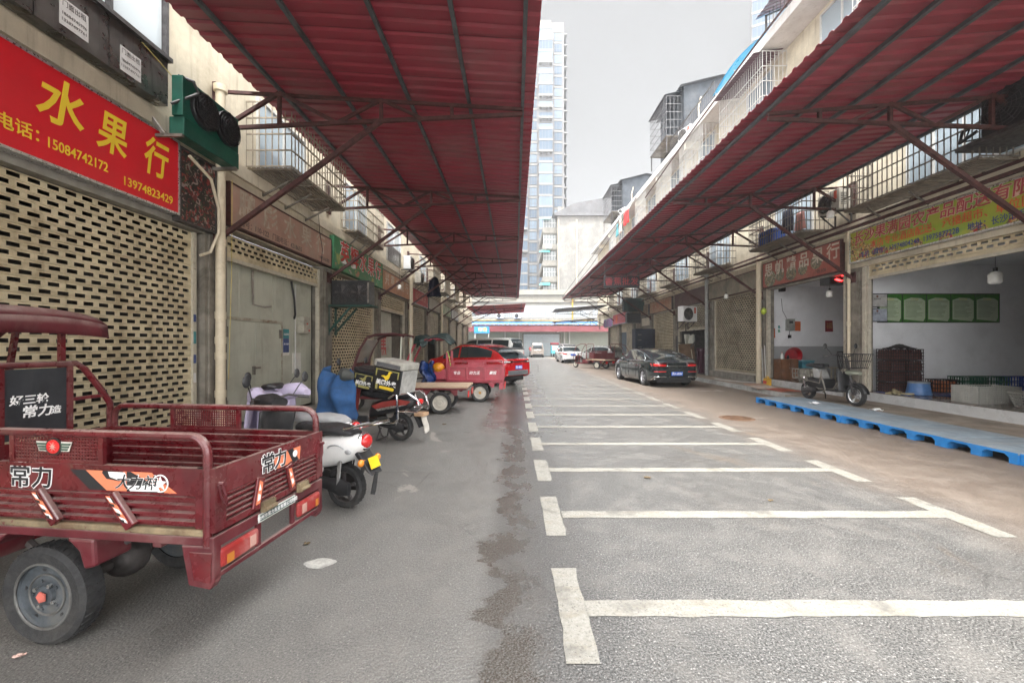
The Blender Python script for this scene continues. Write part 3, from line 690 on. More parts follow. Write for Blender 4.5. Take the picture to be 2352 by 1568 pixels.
sign(RS, 20.2, 24.1, 3.7, 4.5, M('maroon_worn_sign', (.10,.055,.052), .7, var=.2, dirt=.5, dcol=(.17,.13,.10), dsc=2.2, streak=.6), 'dark maroon worn sign board behind the white outdoor unit, right row', d=.12, edge=dark_steel)
s = sign(RS, 24.5, 28.5, 3.7, 4.5, M('peeling_salmon_sign', (.36,.25,.17), .7, var=.2, dirt=.6, dcol=(.28,.1,.07), dsc=2.2, streak=.5), 'salmon peeling sign board with remains of red strokes, right row', d=.12, edge=dark_steel)
wtext(RS, '水果批发', 26.5, 4.1, .55, M('worn_red_print', (.33,.10,.07), .7, dirt=.8, dcol=(.36,.26,.18), dsc=6), s, d=.12, fit=3)
sign(RS, 28.8, 32.7, 3.7, 4.45, M('brown_blank_sign', (.30,.24,.175), .7, var=.2, dirt=.5, streak=.6), 'plain brownish sign board with faded panels, right row', d=.12, edge=dark_steel)
s = sign(RS, 33.0, 37.6, 3.4, 4.3, M('pinkish_red_sign', (.50,.07,.085), .5, var=.08, dirt=.15), 'pinkish red shop sign with an orange emblem far along the right row', d=.5)
b = MB(); b.prism([(.38*math.cos(a*.4), .38*math.sin(a*.4)) for a in range(16)], (RS.X(.503), 36.3, 3.85), (0, 1, 0), (0, 0, 1), -.002); b.build('emblem', M('orange_red_print', (.65,.1,.02), .5), s)
wtext(RS, '鲜果批发', 34.6, 3.85, .45, M('pale_pink_print', (.62,.3,.3), .5), s, d=.503, fit=2)
sign(RS, 37.8, 41.5, 3.3, 4.1, art('purple_print', [(.30,.14,.34), (.40,.22,.42), (.20,.28,.36)], .7, .5), 'purple shop sign at the far end of the right row', d=.5)
b = MB(); RS.box(b, .02, .10, 5, 46, 4.952, 5.02)
b.bar((RS.X(.22), 2, 4.78), (RS.X(.22), 46, 4.78), .07)
b.build('sign_rail', rust_steel, right_b)
# hanging board under the right canopy
s = empty('hanging_sign', (5.15, 20.0, 4.64), 0, 'black hanging board with red characters under the right canopy', 'sign')
b = MB(); b.box(-.86, -.04, -.27, .86, .04, .27); b.build('board', flat('black_board', (.012,.014,.017), .4), s, bevel=.01)
b = MB()
for x in (-.8, .8): b.bar((x, 0, .27), (x, 0, .75), .03)
b.build('hanger', dark_steel, s)
text('香蕉批发', .4, M('dull_red_letters', (.26,.03,.035), .6), s, frame((0, -.043, 0), (1,0,0), (0,0,1)), bold=.01, space=1.05)
# board reading banana stored in the bay beyond the green sign
s = empty('painted_board', (0, 0, 0), 0, 'pale board with one big red character leaning in the bay behind the small tricycle', 'board')
b = MB(); LS.box(b, -.24, -.2, 15.95, 18.1, .04, 2.35); b.build('panel', coldp, s, bevel=.01)
wtext(LS, '焦', 16.9, 1.55, .95, red_ink, s, d=-.2, bold=.02)
# to-let notices on the steel apron
for i, (yc, zc) in enumerate(((4.69, 5.30), (5.38, 5.26))):
    s = empty('notice', (0, 0, 0), 0, ('larger' if i == 0 else 'smaller')+' white to-let notice on the steel apron '+('nearest the camera' if i == 0 else 'next to the window end'), 'notice')
    b = MB(); w_ = .155 if i == 0 else .145; LS.box(b, .201, .204, yc-w_, yc+w_, zc-.17, zc+.14); b.build('paper', M('notice_paper', (.62,.60,.58), .8, var=.05), s)
    wtext(LS, '门面出租', yc, zc+.08, .075, ink_grey, s, d=.204, fit=.25, ext=.0004)
    wtext(LS, '18684745996', yc, zc-.03, .05, ink_grey, s, d=.204, fit=.26, ext=.0004); wtext(LS, '13387497761', yc, zc-.10, .05, ink_grey, s, d=.204, fit=.26, ext=.0004)
# notice beside the cold room door
s = empty('notice', (0, 0, 0), 0, 'blue and green safety notice on the cold room wall beside the double door', 'notice')
b = MB(); LS.box(b, -.285, -.281, dy0+2.03, dy0+2.28, 1.42, 1.75); b.build('lower_sheet', M('notice_blue', (.04,.07,.2), .5), s)
b = MB(); LS.box(b, -.285, -.281, dy0+2.03, dy0+2.28, 1.752, 1.98); b.build('upper_sheet', M('notice_teal', (.05,.22,.24), .5), s)
wtext(LS, '冷库重地', dy0+2.155, 1.85, .06, white_ink, s, d=-.281, fit=.2); wtext(LS, '闲人免进', dy0+2.155, 1.62, .05, white_ink, s, d=-.281, fit=.2)

# ------------------------------------------------------------------ cages, units, pipes, cables
def cage(side, y0, y1, z0, z1, D, label, bars=white_steel, sp=.125, roof=None, group='barred window cages', brackets=True, floor=True, rows=4):
    r = empty('window_cage', (side.X(0), y0, z0), 0, label, 'window cage', group); n = side.n; w = y1-y0; h = z1-z0
    b = MB(); t = .016
    k = int(w/sp)
    for i in range(k+1):
        y = lerp(0, w, i/k); b.bar((n*D, y, 0), (n*D, y, h), t)
    k = max(2, int(D/sp))
    for i in range(k):
        for y in (0, w): b.bar((n*D*i/k, y, 0), (n*D*i/k, y, h), t)
    for j in range(rows+1):
        z = h*j/rows; q = .024
        b.bar((n*D, 0, z), (n*D, w, z), q, q)
        for y in (0, w): b.bar((0, y, z), (n*D, y, z), q, q)
    b.build('bar_grille', bars, r)
    if floor:
        b = MB(); k = int(D/.085)
        for i in range(k): b.box(n*D*(i+.12)/k, .02, -.03, n*D*(i+.82)/k, w-.02, -.012)
        for y in (.02, w*.33, w*.66, w-.05): b.box(0, y, -.06, n*D, y+.03, -.032)
        b.build('floor_slats', MATS['cage_floor'], r)
    if brackets:
        for y in (w*.18, w*.5, w*.85):
            b = MB(); b.bar((0, y, -.42), (n*D*.72, y, -.08), .035); b.bar((n*.03, y, -.42), (n*.03, y, -.06), .035); b.build('bracket', grey_steel, r)
    if roof:
        b = MB(); corrugated(b, 0, h+.12, n*(D+.3), h-.06, 0, w, .14, .02, 3); b.build('awning', roof, r, solid=.004)
    return r
M('cage_floor', (.20,.17,.13), .75, var=.25, sc=6, dirt=.4)
brown_bars = M('brownish_bars', (.33,.29,.23), .5, .3, var=.2, sc=8, dirt=.4, dcol=(.16,.1,.06))
cage(LS, 8.0, 10.55, 5.05, 6.3, .88, 'rusty barred window cage above the faded pink sign', brown_bars)
cage(LS, 12.35, 14.8, 5.03, 6.2, .5, 'barred window cage above the green sign', brown_bars)
cage(LS, 22.2, 24.4, 4.95, 6.2, .8, 'barred cage above the dull red sign on the left', brown_bars)
cage(LS, 26.0, 28.0, 4.95, 6.2, .8, 'barred cage above the blank grey sign board on the left', brown_bars)
cage(LS, 30.2, 32.4, 4.95, 6.2, .8, 'barred cage above the pale green sign on the left', brown_bars)
cage(LS, 34.8, 37.0, 4.95, 6.2, .8, 'barred cage above the whitish sign board at the far left', brown_bars)
cage(RS, 7.7, 10.9, 5.12, 6.35, .75, 'long dark barred cage above the yellow-green sign', grey_steel)
cg = cage(RS, 12.4, 15.2, 5.05, 6.2, .8, 'barred cage crowded with household things above the aged red sign', grey_steel)
cage(RS, 17.6, 20.0, 5.0, 6.2, .8, 'barred cage above the mossy sign board', grey_steel)
cage(RS, 22.0, 24.6, 5.0, 6.2, .8, 'barred cage above the dark maroon sign', grey_steel)
cage(RS, 27.0, 29.4, 5.0, 6.2, .8, 'barred cage above the salmon sign board', grey_steel)
cage(RS, 31.2, 33.4, 5.0, 6.2, .8, 'barred cage above the brownish sign board', grey_steel)
cage(RS, 36, 38, 5.0, 6.2, .8, 'barred cage above the pinkish red sign', grey_steel)
purple_sheet = sheet_material('dull_purple_sheet', (.13,.075,.10), .1)
cage(RS, 8.3, 10.6, 9.7, 11.7, .75, 'tall white window cage high on the right, nearest of the top row', white_steel, sp=.14, brackets=False)
cage(RS, 14.3, 17.3, 9.7, 11.75, .85, 'white top-floor window cage under a dull purple awning', white_steel, sp=.14, roof=purple_sheet, brackets=False)
cage(RS, 19.0, 21.6, 9.7, 11.8, .8, 'white top-floor window cage right after the awninged one', white_steel, sp=.14, brackets=False)
cage(RS, 22.8, 25.2, 9.7, 11.8, .8, 'white top-floor window cage below the first rooftop shed', white_steel, sp=.14, brackets=False)
cage(RS, 27.2, 29.6, 9.7, 11.8, .8, 'white top-floor window cage between the two rooftop sheds', white_steel, sp=.15, brackets=False)
cage(RS, 35.2, 37.6, 9.7, 11.8, .8, 'farthest white top-floor window cage on the right', white_steel, sp=.15, brackets=False)
# things drying and stored in the cages
def cloth(name, label, cat, p0, w, h, mat, ax=(0,1,0), fold=.05, nf=5, group=None):
    a = Vector(ax); nrm = a.cross(Vector((0,0,1)))
    def fn(u, v):
        return Vector(p0)+a*(u-.5)*w*(1-.12*v)+Vector((0,0,-h*v))+nrm*(fold*(.3+v)*math.sin(u*nf*3.1+v*1.7))
    b = MB(); b.grid(fn, 14, 8); return tag(b.build(name, mat, None, smooth=True, solid=.006, angle=80), label, cat, group)
navy = M('navy_cloth', (.012,.015,.03), .9, var=.2, sc=10, bump=.3)
b = MB(); b.grid(lambda u, v: Vector((-4.1+(u-.5)*.62*(.62+.38*min(1, v*3))+.06*math.sin(v*4+u*3), 20.9+.1*math.sin(u*9), 4.98-.95*v+.05*math.sin(u*3.1)*(1-v)-.12*(1-math.sin(u*math.pi))*(1 if v < .2 else 0))), 12, 10)
tag(b.build('hung_jacket', navy, None, smooth=True, solid=.05, angle=80), 'dark navy jacket hung out to dry from the left canopy', 'jacket')
cloth('drying_shirt', 'black shirt hanging in the crowded cage on the right', 'shirt', (8.95, 13.6, 6.05), .5, .75, navy)
cloth('drying_towel', 'pink towel hanging in the crowded cage on the right', 'towel', (8.92, 12.95, 5.75), .4, .55, M('pink_towel', (.5,.25,.22), .9))
cloth('drying_cloth', 'red cloth hung out below the terrace on the far right', 'cloth', (8.3, 30.9, 11.6), 1.3, 1.0, M('scarlet_cloth', (.6,.03,.03), .9), nf=3)
cloth('drying_shirt', 'pale shirt hung out next to the red cloth', 'shirt', (8.3, 32.6, 11.5), .6, 1.1, M('pale_shirt', (.55,.45,.4), .9), nf=3)
cloth('drying_shirt', 'teal shirt hung out farthest along next to the pale shirt', 'shirt', (8.3, 33.6, 11.4), .6, 1.0, M('teal_shirt', (.08,.25,.28), .9), nf=3)
b = MB(); b.box(8.75, 14.1, 5.06, 9.25, 14.9, 5.6); tag(b.build('storage_tub', M('blue_tub', (.02,.07,.3), .5), bevel=.03), 'dark blue tub in the crowded cage on the right', 'tub')

def fan_guard(b, c, r, n, rings=5, spokes=8, bulge=.05, t=.006, up=(0,0,1)):
    n = Vector(n).normalized(); u = Vector(up); v = n.cross(u); c = Vector(c)
    for i in range(1, rings+1):
        rr_ = r*i/rings; b.tube([c+u*(rr_*math.cos(a*math.pi/10))+v*(rr_*math.sin(a*math.pi/10))+n*bulge*(1-(i/rings)**2) for a in range(20)], t, 4, closed=True)
    for k in range(spokes):
        a = 2*math.pi*k/spokes; b.tube([c+n*bulge]+[c+(u*math.cos(a)+v*math.sin(a))*r*q+n*bulge*(1-q*q) for q in (.5, 1)], t, 4)
def fan_blades(b, c, r, n, k=4):
    n = Vector(n).normalized(); u = n.orthogonal().normalized(); v = n.cross(u); c = Vector(c)
    for i in range(k):
        a = 2*math.pi*i/k
        for s_ in range(3):
            a0, a1 = a+s_*.3, a+(s_+1)*.3
            e = lambda a_, q, hh: c+(u*math.cos(a_)+v*math.sin(a_))*r*q+n*hh
            b.quad(e(a0, .2, -.02+.012*s_), e(a0, .95, -.03+.02*s_), e(a1, .95, -.01+.02*s_), e(a1, .2, -.008+.012*s_))
    b.cyl(c-n*.04, c+n*.02, r*.2, 12)
def ac_unit(loc, rz, label, w=.82, h=.6, d=.32, mat=None, bracket=True, mark=True, group='outdoor air conditioner units'):
    "front along local -y"
    r = empty('outdoor_unit', loc, rz, label, 'air conditioner', group); mat = mat or white_paint
    b = MB(); b.box(-w/2, -d/2, .02, w/2, d/2, h); b.build('casing', mat, r, bevel=.018)
    cx = -w*.14; rr_ = min(w*.31, h*.44)
    b = MB(); b.lathe([(0, 0), (rr_*1.02, 0), (rr_*1.04, .012), (rr_*.98, .014), (rr_*.97, .004)], (cx, -d/2-.001, h/2), (0, -1, 0), 28); fan_blades(b, (cx, -d/2-.03, h/2), rr_*.9, (0, -1, 0)); b.build('fan', MATS['black_plastic'], r, smooth=True)
    b = MB(); fan_guard(b, (cx, -d/2-.035, h/2), rr_, (0, -1, 0), 6, 10, .02, .004); b.build('fan_guard', grey_steel, r)
    b = MB()
    for i in range(7): b.box(w/2-.006, -d/2+.05, h*.25+i*.05, w/2+.004, d/2-.08, h*.25+i*.05+.02)
    b.build('side_louvre', black_plastic, r)
    if mark:
        b = MB(); b.box(w*.27, -d/2-.003, h*.55, w*.40, -d/2-.0005, h*.92); b.build('badge', M('badge_red', (.6,.12,.08), .5), r)
    if bracket:
        b = MB()
        for x in (-w*.36, w*.36):
            b.bar((x, -d/2, 0), (x, d/2+.12, 0), .035); b.bar((x, -d/2+.03, -.01), (x, d/2+.1, -.34), .03); b.bar((x, d/2+.11, -.36), (x, d/2+.11, .02), .035)
        b.build('bracket', dark_steel, r)
    return r
ac_unit((XL+.34, 19.0, 5.0), R(90), 'white outdoor unit on the left wall beside the steel-fronted window', .8, .62)
ac_unit((XL+.3, 21.2, 4.72), R(90), 'greyed outdoor unit low beside the barred cage above the dull red sign', .75, .55, mat=M('greyed_enamel', (.45,.43,.38), .5, dirt=.5))
ac_unit((XR-.75, 20.75, 2.75), R(25), 'white outdoor unit with a red badge on the right wall above the machine', .95, .78, .36)
ac_unit((XR-.35, 11.75, 5.32), R(-90), 'dusty outdoor unit squeezed between two cages on the right', .8, .6, mat=MATS['greyed_enamel'])
ac_unit((XR-.45, 21.6, 12.25), R(-70), 'white outdoor unit on the roof slab beside the first rooftop shed', .9, .65, bracket=False)
ac_unit((XR-.45, 34.4, 12.25), R(-70), 'white outdoor unit on the roof slab beside the second rooftop shed', .9, .65, bracket=False)
# green evaporator box with two fans
r = empty('condenser', (XL+.28, 6.45, 4.58), 0, 'green two-fan refrigeration condenser above the red sign', 'condenser')
gm = M('green_condenser_paint', (.008,.082,.056), .45, var=.2, sc=3, bump=.05, dirt=.3, dcol=(.02,.05,.04))
b = MB(); b.box(.06, -.60, .27, .22, .58, .84); b.box(0.0, -.57, .0, .215, .6, .27); b.build('casing', gm, r, bevel=.01)
b = MB()
for y in (-.22, .27): b.lathe([(0, 0), (.255, 0), (.262, .05), (.255, .06), (.24, .02), (0, .012)], (.22, y, .52), (1, 0, 0), 28); fan_blades(b, (.29, y, .52), .22, (1, 0, 0), 5)
b.build('fan', black_plastic, r, smooth=True)
b = MB()
for y in (-.22, .27): fan_guard(b, (.29, y, .52), .26, (1, 0, 0), 7, 14, .06, .005)
b.build('fan_guard', black_plastic, r)
b = MB(); b.bar((-.2, -.62, -.03), (.24, -.62, -.03), .04); b.bar((-.02, -.62, -.03), (-.27, -.62, .32), .04); b.bar((-.27, .5, -.025), (.24, .5, -.025), .05); b.build('bracket', grey_steel, r)
b = MB(); b.tube([(.14, -.58, .84), (.3, -.5, .8), (.32, -.44, .66), (.1, -.65, .40)], .022, 8); b.build('hose', black_plastic, r, smooth=True)
# black condenser on a green bracket
r = empty('condenser', (XL+.08, 11.75, 2.72), 0, 'black box condenser on a dark green bracket beside the closed left shutter', 'condenser')
b = MB(); b.box(0, -.22, 0, 1.06, .22, .68); b.build('casing', black_plastic, r, bevel=.012)
b = MB(); fan_guard(b, (.3, -.225, .33), .27, (0, -1, 0), 6, 12, .03, .005); fan_guard(b, (.76, -.225, .33), .27, (0, -1, 0), 6, 12, .03, .005); b.build('fan_guard', dark_steel, r)
b = MB(); fan_blades(b, (.3, -.2235, .33), .22, (0, -1, 0)); fan_blades(b, (.76, -.2235, .33), .22, (0, -1, 0)); b.build('fan', dark_steel, r)
b = MB(); gr = M('dark_green_bracket', (.015,.07,.055), .5, dirt=.4)
b.box(-.15, -.3, -.05, 1.15, .26, -.008)
for y in (-.26, .2): b.bar((-.06, y, -.85), (-.06, y, -.05), .05); b.bar((-.05, y, -.75), (.55, y, -.07), .05)
b.build('bracket', gr, r)
b = MB(); b.box(1.0, -.224, .05, 1.05, -.2205, .62); b.build('edge_strip', grey_steel, r)
# dark green units far right
for i, (y, z, l) in enumerate(((30.2, 4.05, 'dark green square condenser on the right wall'), )):
    r = empty('condenser', (XR-.6, y, z), 0, l, 'condenser')
    b = MB(); b.box(-.9, -.3, 0, .55, .3, .95); b.build('casing', M('deep_green_paint', (.02,.045,.04), .6, dirt=.4), r, bevel=.02)
    b = MB(); fan_guard(b, (-.3, -.31, .48), .4, (0,-1,0), 5, 10, .03, .01); b.build('fan_guard', black_plastic, r)
    b = MB(); b.box(-.7, -.28, -.85, .3, .2, -.12); b.build('lower_box', black_plastic, r)
    b = MB(); b.bar((-.9, 0, -.03), (.6, 0, -.03), .05); b.bar((.3, 0, -.9), (.3, 0, 0), .04); b.build('bracket', dark_steel, r)
# big dark coil unit at the upper right edge
r = empty('condenser', (XR-.55, 7.15, 5.35), 0, 'black coil unit with hoses on the right wall near the canopy', 'condenser')
b = MB(); b.box(-.3, -.5, 0, .35, .45, .85); b.build('casing', black_plastic, r, bevel=.02)
b = MB(); fan_guard(b, (-.3, .1, .42), .34, (-1, 0, 0), 6, 12, .06, .006); b.build('fan_guard', dark_steel, r)
b = MB(); b.tube([(-.3, .5, .2), (-.35, .75, .1), (-.2, .85, .35), (0, .6, .5)], .03, 8); b.tube([(-.1, .5, .3), (-.2, .7, .4), (-.1, .9, .2), (.1, .6, .15)], .02, 8); b.build('hose', black_plastic, r, smooth=True)
b = MB(); b.box(-.4, -.6, -.07, .5, .8, -.005); b.build('tray', dark_steel, r)

def drainpipe(x, y, z0, z1, r_, label, mat=None, collars=(.9, 2.0, 3.2, 4.4), hopper=False):
    o = empty('drainpipe', (x, y, z0), 0, label, 'pipe'); h = z1-z0
    b = MB(); b.cyl((0, 0, 0), (0, 0, h), r_, 16); b.build('pipe', mat or pvc, o, smooth=True)
    for c in collars:
        if c < h:
            b = MB(); b.lathe([(r_+.001, c), (r_+.012, c), (r_+.012, c+.12), (r_+.001, c+.12)], (0, 0, 0), (0, 0, 1), 16); b.build('collar', mat or pvc, o, smooth=True)
    if hopper:
        b = MB(); b.lathe([(r_+.001, h-.12), (r_+.03, h-.1), (r_+.035, h), (r_+.002, h)], (0, 0, 0), (0, 0, 1), 16); b.build('hopper', mat or pvc, o, smooth=True)
drainpipe(XL+.13, 7.12, 0, 6.05, .075, 'thick yellowed drainpipe between the red sign and the faded pink sign', collars=(.7, 1.35, 1.62, 2.05, 3.3, 5.2), hopper=True)
drainpipe(XL+.13, 20.1, 0, 4.9, .11, 'yellowed drainpipe between the orange and dull red signs on the left')
drainpipe(XL+.13, 28.6, 0, 4.9, .1, 'pale drainpipe beside the pale green sign on the left')
drainpipe(XR-.16, 15.68, .13, 4.9, .095, 'thick yellowed drainpipe between the mossy board and the aged red sign', collars=(.5, 1.3, 2.0, 3.3))
drainpipe(XR-.08, 11.55, .13, 4.85, .04, 'thin yellowed pipe beside the yellow-green sign')
drainpipe(XR-.16, 19.95, .13, 5.0, .08, 'grey drainpipe beside the dark maroon sign', M('grey_pipe', (.3,.31,.3), .6, dirt=.4), hopper=True)
# conduits and wires
def wire(label, pts, r_=.008, mat=None, name='cable', cat='cable', group=None, sag=0, n=6):
    P_ = [Vector(p) for p in pts]
    if sag:
        Q = []
        for a, c in zip(P_, P_[1:]):
            for i in range(n):
                t_ = i/n; Q.append(a.lerp(c, t_)-Vector((0, 0, sag*4*t_*(1-t_))))
        P_ = Q+[P_[-1]]
    b = MB(); b.tube(P_, r_, 6); return tag(b.build(name, mat or black_plastic, None, smooth=True), label, cat, group)
wx = XL+.06
wire('pale corrugated hose looping from the green condenser down beside the fruit picture', [(XL+.2, 6.35, 4.5), (XL+.24, 6.75, 4.3), (XL+.2, 6.98, 3.9), (XL+.19, 7.0, 3.5), (XL+.1, 6.92, 3.15), (XL+.06, 6.75, 3.06)], .024, pvc, 'hose', 'hose')
wire('thin yellow cord from the steel-fronted window to the green condenser', [(XL+.24, 5.5, 5.62), (XL+.24, 6.1, 5.45), (XL+.2, 6.4, 5.32)], .006, M('yellow_cord', (.5,.4,.12), .6), 'cord', 'cord')
wire('thin yellow cord hanging beside the left drainpipe', [(XL+.22, 7.28, 4.5), (XL+.22, 7.27, 3.0), (XL+.23, 7.2, 1.6), (XL+.2, 7.22, 1.0)], .005, MATS['yellow_cord'], 'cord', 'cord')
wire('black cable dangling in front of the faded pink sign', [(XL+.16, 10.6, 5.0), (XL+.17, 10.65, 4.5), (XL+.17, 10.8, 4.1), (XL+.17, 10.75, 3.75)], .007)
wire('long thin cable along the left wall under the cages', [(wx, 7.3, 4.98), (wx, 11.4, 4.84), (wx, 15.7, 4.9), (wx, 20, 4.8), (wx, 28, 4.85)], .009, sag=.08)
wire('long thin cable along the right wall above the sign rail', [(XR-.05, 6, 5.12), (XR-.05, 11.5, 5.0), (XR-.05, 19.9, 5.06), (XR-.05, 33, 5.0)], .009, sag=.06)
wire('white conduit running down the cold room wall', [(XL-.27, 10.3, 3.1), (XL-.27, 10.3, .9)], .018, white_steel, 'conduit', 'pipe')
wire('black bundled cable in front of the cold room wall', [(XL-.26, 10.1, 3.15), (XL-.2, 10.12, 2.7), (XL-.22, 10.2, 2.35), (XL-.27, 10.25, 2.25)], .025)
wire('grey drain pipe bracket on the cold room ceiling', [(XL-.26, 8.6, 3.15), (XL-.26, 8.62, 2.45), (XL-.1, 8.75, 2.4), (XL-.05, 8.9, 2.42)], .02, grey_steel, 'pipe', 'pipe')
r = empty('switch_box', (XL-.27, 10.62, 1.9), 0, 'beige switch box on the cold room wall', 'switch box')
b = MB(); b.box(-.03, -.18, 0, .14, .18, .42); b.build('casing', M('beige_enamel', (.42,.40,.33), .5, dirt=.4), r, bevel=.01)
b = MB(); b.box(.1405, -.04, .22, .152, .0, .26); b.box(.1405, .06, .05, .152, .1, .09); b.build('indicator', red_ink, r)
def bulb(loc, l, cord, label, r_=.075):
    o = empty('lamp_bulb', loc, 0, label, 'lamp', 'bare white bulbs')
    b = MB(); b.lathe([(0, -r_*1.2), (r_*.75, -r_*1.15), (r_, -r_*.8), (r_, r_*.6), (r_*.6, r_*1.1), (r_*.35, r_*1.2), (.001, r_*1.2)], (0,0,0), (0,0,1), 18); b.build('bulb', M('opal_bulb', (.8,.8,.77), .3, var=.02, bump=0), o, smooth=True)
    b = MB(); b.cyl((0,0,r_*1.2), (0,0,r_*1.9), r_*.34, 10); b.cyl((0,0,r_*1.9), (0,0,cord), .006, 6); b.build('cord', white_steel if l else black_plastic, o)
bulb((10.45, 9.0, 3.06), 0, .72, 'large white bulb hanging in the open shop under the yellow-green sign', .115)
bulb((8.35, 10.95, 5.05), 0, .6, 'white bulb hanging below the right canopy above the aged red sign', .085)
bulb((9.85, 12.95, 3.2), 0, .6, 'white bulb hanging inside the shop with the red basin', .09)
bulb((8.93, 17.5, 3.65), 0, 2.3, 'white bulb on a long cord in front of the mossy sign board', .085)
bulb((XL+.2, 17.9, 4.1), 0, 1.7, 'white bulb in front of the faded orange sign', .085)
bulb((5.8, 56.2, 3.5), 0, 1.1, 'white bulb hanging under the blue-edged canopy at the end of the lane', .16)
# ------------------------------------------------------------------ roof terrace on the right row
def shed(x0, y0, y1, zt, label, D=1.0):
    r = empty('rooftop_shed', (0, 0, 0), 0, label, 'shed'); z0 = 12.202; x1 = x0+4.2
    tar = MATS.get('tarred_wall') or M('tarred_wall', (.035,.042,.052), .8, var=.3, sc=1.5, bump=.3, dirt=.4, dcol=(.09,.09,.09), dsc=1.2)
    zm = lambda x: zt+ (.25*(x-x0) if x < x0+2 else .5-.2*(x-x0-2))
    b = MB(); xs = [x0, x0+2, x1]
    b.prism([(x0, z0), (x1, z0), (x1, zm(x1)), (x0+2, zm(x0+2)), (x0, zt)], (0, y1, 0), (1,0,0), (0,0,1), y1-y0)
    b.build('wall', tar, r)
    b = MB()
    for xa, xb in ((x0-.25, x0+2), (x0+2, x1+.2)):
        a, c = zm(max(xa, x0))+.03-(.06 if xa < x0 else 0), zm(min(xb, x1))+.03
        corrugated(b, xa, a, xb, c, y0-.2, y1+.2, .2, .03, 2)
    b.build('roof', grey_sheet, r, solid=.01)
    c = cage(Side(x0-.001, -1), y0+.3, y1-.6, 13.1, zt-.35, D, None, M('dull_cage_bars', (.16,.16,.165), .5, .3), sp=.2, group=None, brackets=False, rows=5)
    for k in ('category', 'label', 'group'):
        if k in c.keys(): del c[k]
    c.parent = r; c.name = 'balcony_cage'
    b = MB(); corrugated(b, x0-.02, zt-.1, x0-D-.12, zt-.32, y0+.2, y1-.5, .16, .02, 2); b.build('awning', grey_sheet, r, solid=.008)
    b = MB()
    for y in (y0+.4, y1-.7): b.bar((x0-D+.05, y, 12.2), (x0-D+.05, y, 13.1), .05)
    b.build('post', dark_steel, r)
    b = MB(); b.tube([(x0+.9, y0-.05, zt-.6), (x0+.75, y0-.05, zt-1.2), (x0+.85, y0-.05, z0+.2)], .04, 6); b.build('hose', pvc, r, smooth=True)
shed(9.15, 22.4, 26.0, 15.6, 'dark tarred rooftop shed with a caged balcony, nearer of the two on the right', .85)
shed(9.15, 35.2, 39.5, 15.6, 'dark tarred rooftop shed with a caged balcony, farther of the two on the right', .85)
r = empty('terrace_railing', (8.62, 17.9, 12.202), 0, 'dark metal railing on the roof edge in front of the first rooftop shed', 'railing')
b = MB()
for i in range(26): b.bar((0, i*.2, 0), (0, i*.2, .75), .018)
b.build('baluster', dark_steel, r)
b = MB(); b.bar((0, -.02, .77), (0, 5.02, .77), .045); b.bar((0, -.02, .08), (0, 5.02, .08), .03); b.build('handrail', dark_steel, r)
sk = M('sky_blue_sheet', (.015,.36,.62), .35, var=.08, sc=1)
b = MB(); b.grid(lambda u, v: Vector((8.55+1.5*u, 14.5+3.4*v, 12.25+.75*math.sin(u*1.45+.12)+.28*math.sin(v*math.pi))), 10, 14)
r = empty('blue_awning', (0,0,0), 0, 'bright blue curved plastic awning on the right roof terrace', 'awning'); b.build('sheet', sk, r, smooth=True, solid=.01)
b = MB()
for y in (14.7, 16.2, 17.7): b.tube([(8.6, y, 12.2), (8.6, y, 12.36)], .025, 6); b.tube([(9.9, y, 12.2), (9.9, y, 12.9)], .025, 6)
b.build('post', alu, r)
r = empty('rooftop_awning', (0,0,0), 0, 'dark purple corrugated awning on posts at the top right of the terrace', 'awning')
b = MB(); corrugated(b, 8.2, 12.68, 10.4, 13.6, 10.2, 14.2, .2, .03, 3); b.build('sheet', purple_sheet, r, solid=.01)
b = MB()
for y in (10.4, 12.2, 14.0): b.bar((8.5, y, 12.2), (8.5, y, 12.75), .05); b.bar((8.5, y, 12.73), (10.2, y, 13.45), .04)
for i in range(18): b.bar((8.45, 10.5+i*.19, 12.2), (8.45, 10.5+i*.19, 12.7), .015)
b.build('post', dark_steel, r)
wire('brown pipe strapped along the edge of the right roof slab', [(8.42, 5, 12.3), (8.40, 14, 12.1), (8.42, 20, 11.75), (8.5, 27, 11.2)], .035, rust_steel, 'pipe', 'pipe')
wire('grey flexible duct drooping from the right roof slab', [(8.5, 10.9, 12.5), (8.45, 11.0, 12.0), (8.55, 11.15, 11.6), (8.8, 11.0, 11.35), (9.3, 10.7, 11.4)], .045, M('grey_duct', (.5,.5,.48), .6), 'duct', 'pipe')
wire('white hose looping from the second rooftop shed', [(8.5, 33.6, 12.3), (8.45, 32.5, 11.9), (8.45, 30.5, 11.65), (8.5, 29, 12.0)], .05, white_steel, 'hose', 'hose')

# ------------------------------------------------------------------ end of the lane
pale = M('pale_green_front', (.29,.31,.265), .7, var=.05, sc=1, bump=.05, dirt=.2, dcol=(.35,.35,.3), dsc=.4)
cream_clean2 = M('end_wall_paint', (.26,.25,.22), .85, var=.08, sc=1, bump=.1, dirt=.2, dcol=(.3,.27,.22), dsc=.5, streak=.3)
e = empty('end_building', (0, 58, 0), 0, 'two-storey market block with blue-edged canopy closing the end of the lane', 'building')
b = MB(); b.box(-40, .0, 0, 40, 9, 9.3); b.build('wall', cream_clean2, e)
b = MB(); b.box(-40, -.35, 8.6, 40, 0, 9.3); b.box(-40, -.25, 7.55, 40, 0, 7.95); b.build('parapet', M('stained_parapet', (.24,.225,.19), .85, var=.1, sc=.6, streak=.7, dcol=(.3,.26,.2), dirt=.3), e)
for x0, x1 in ((-8.5, -1.6), (-1.2, 5.6), (6.2, 13.0), (13.4, 20)):
    b = MB(); b.box(x0, -.1, .05, x1, -.001, 3.9); fr = b.build('shop_front', pale, e)
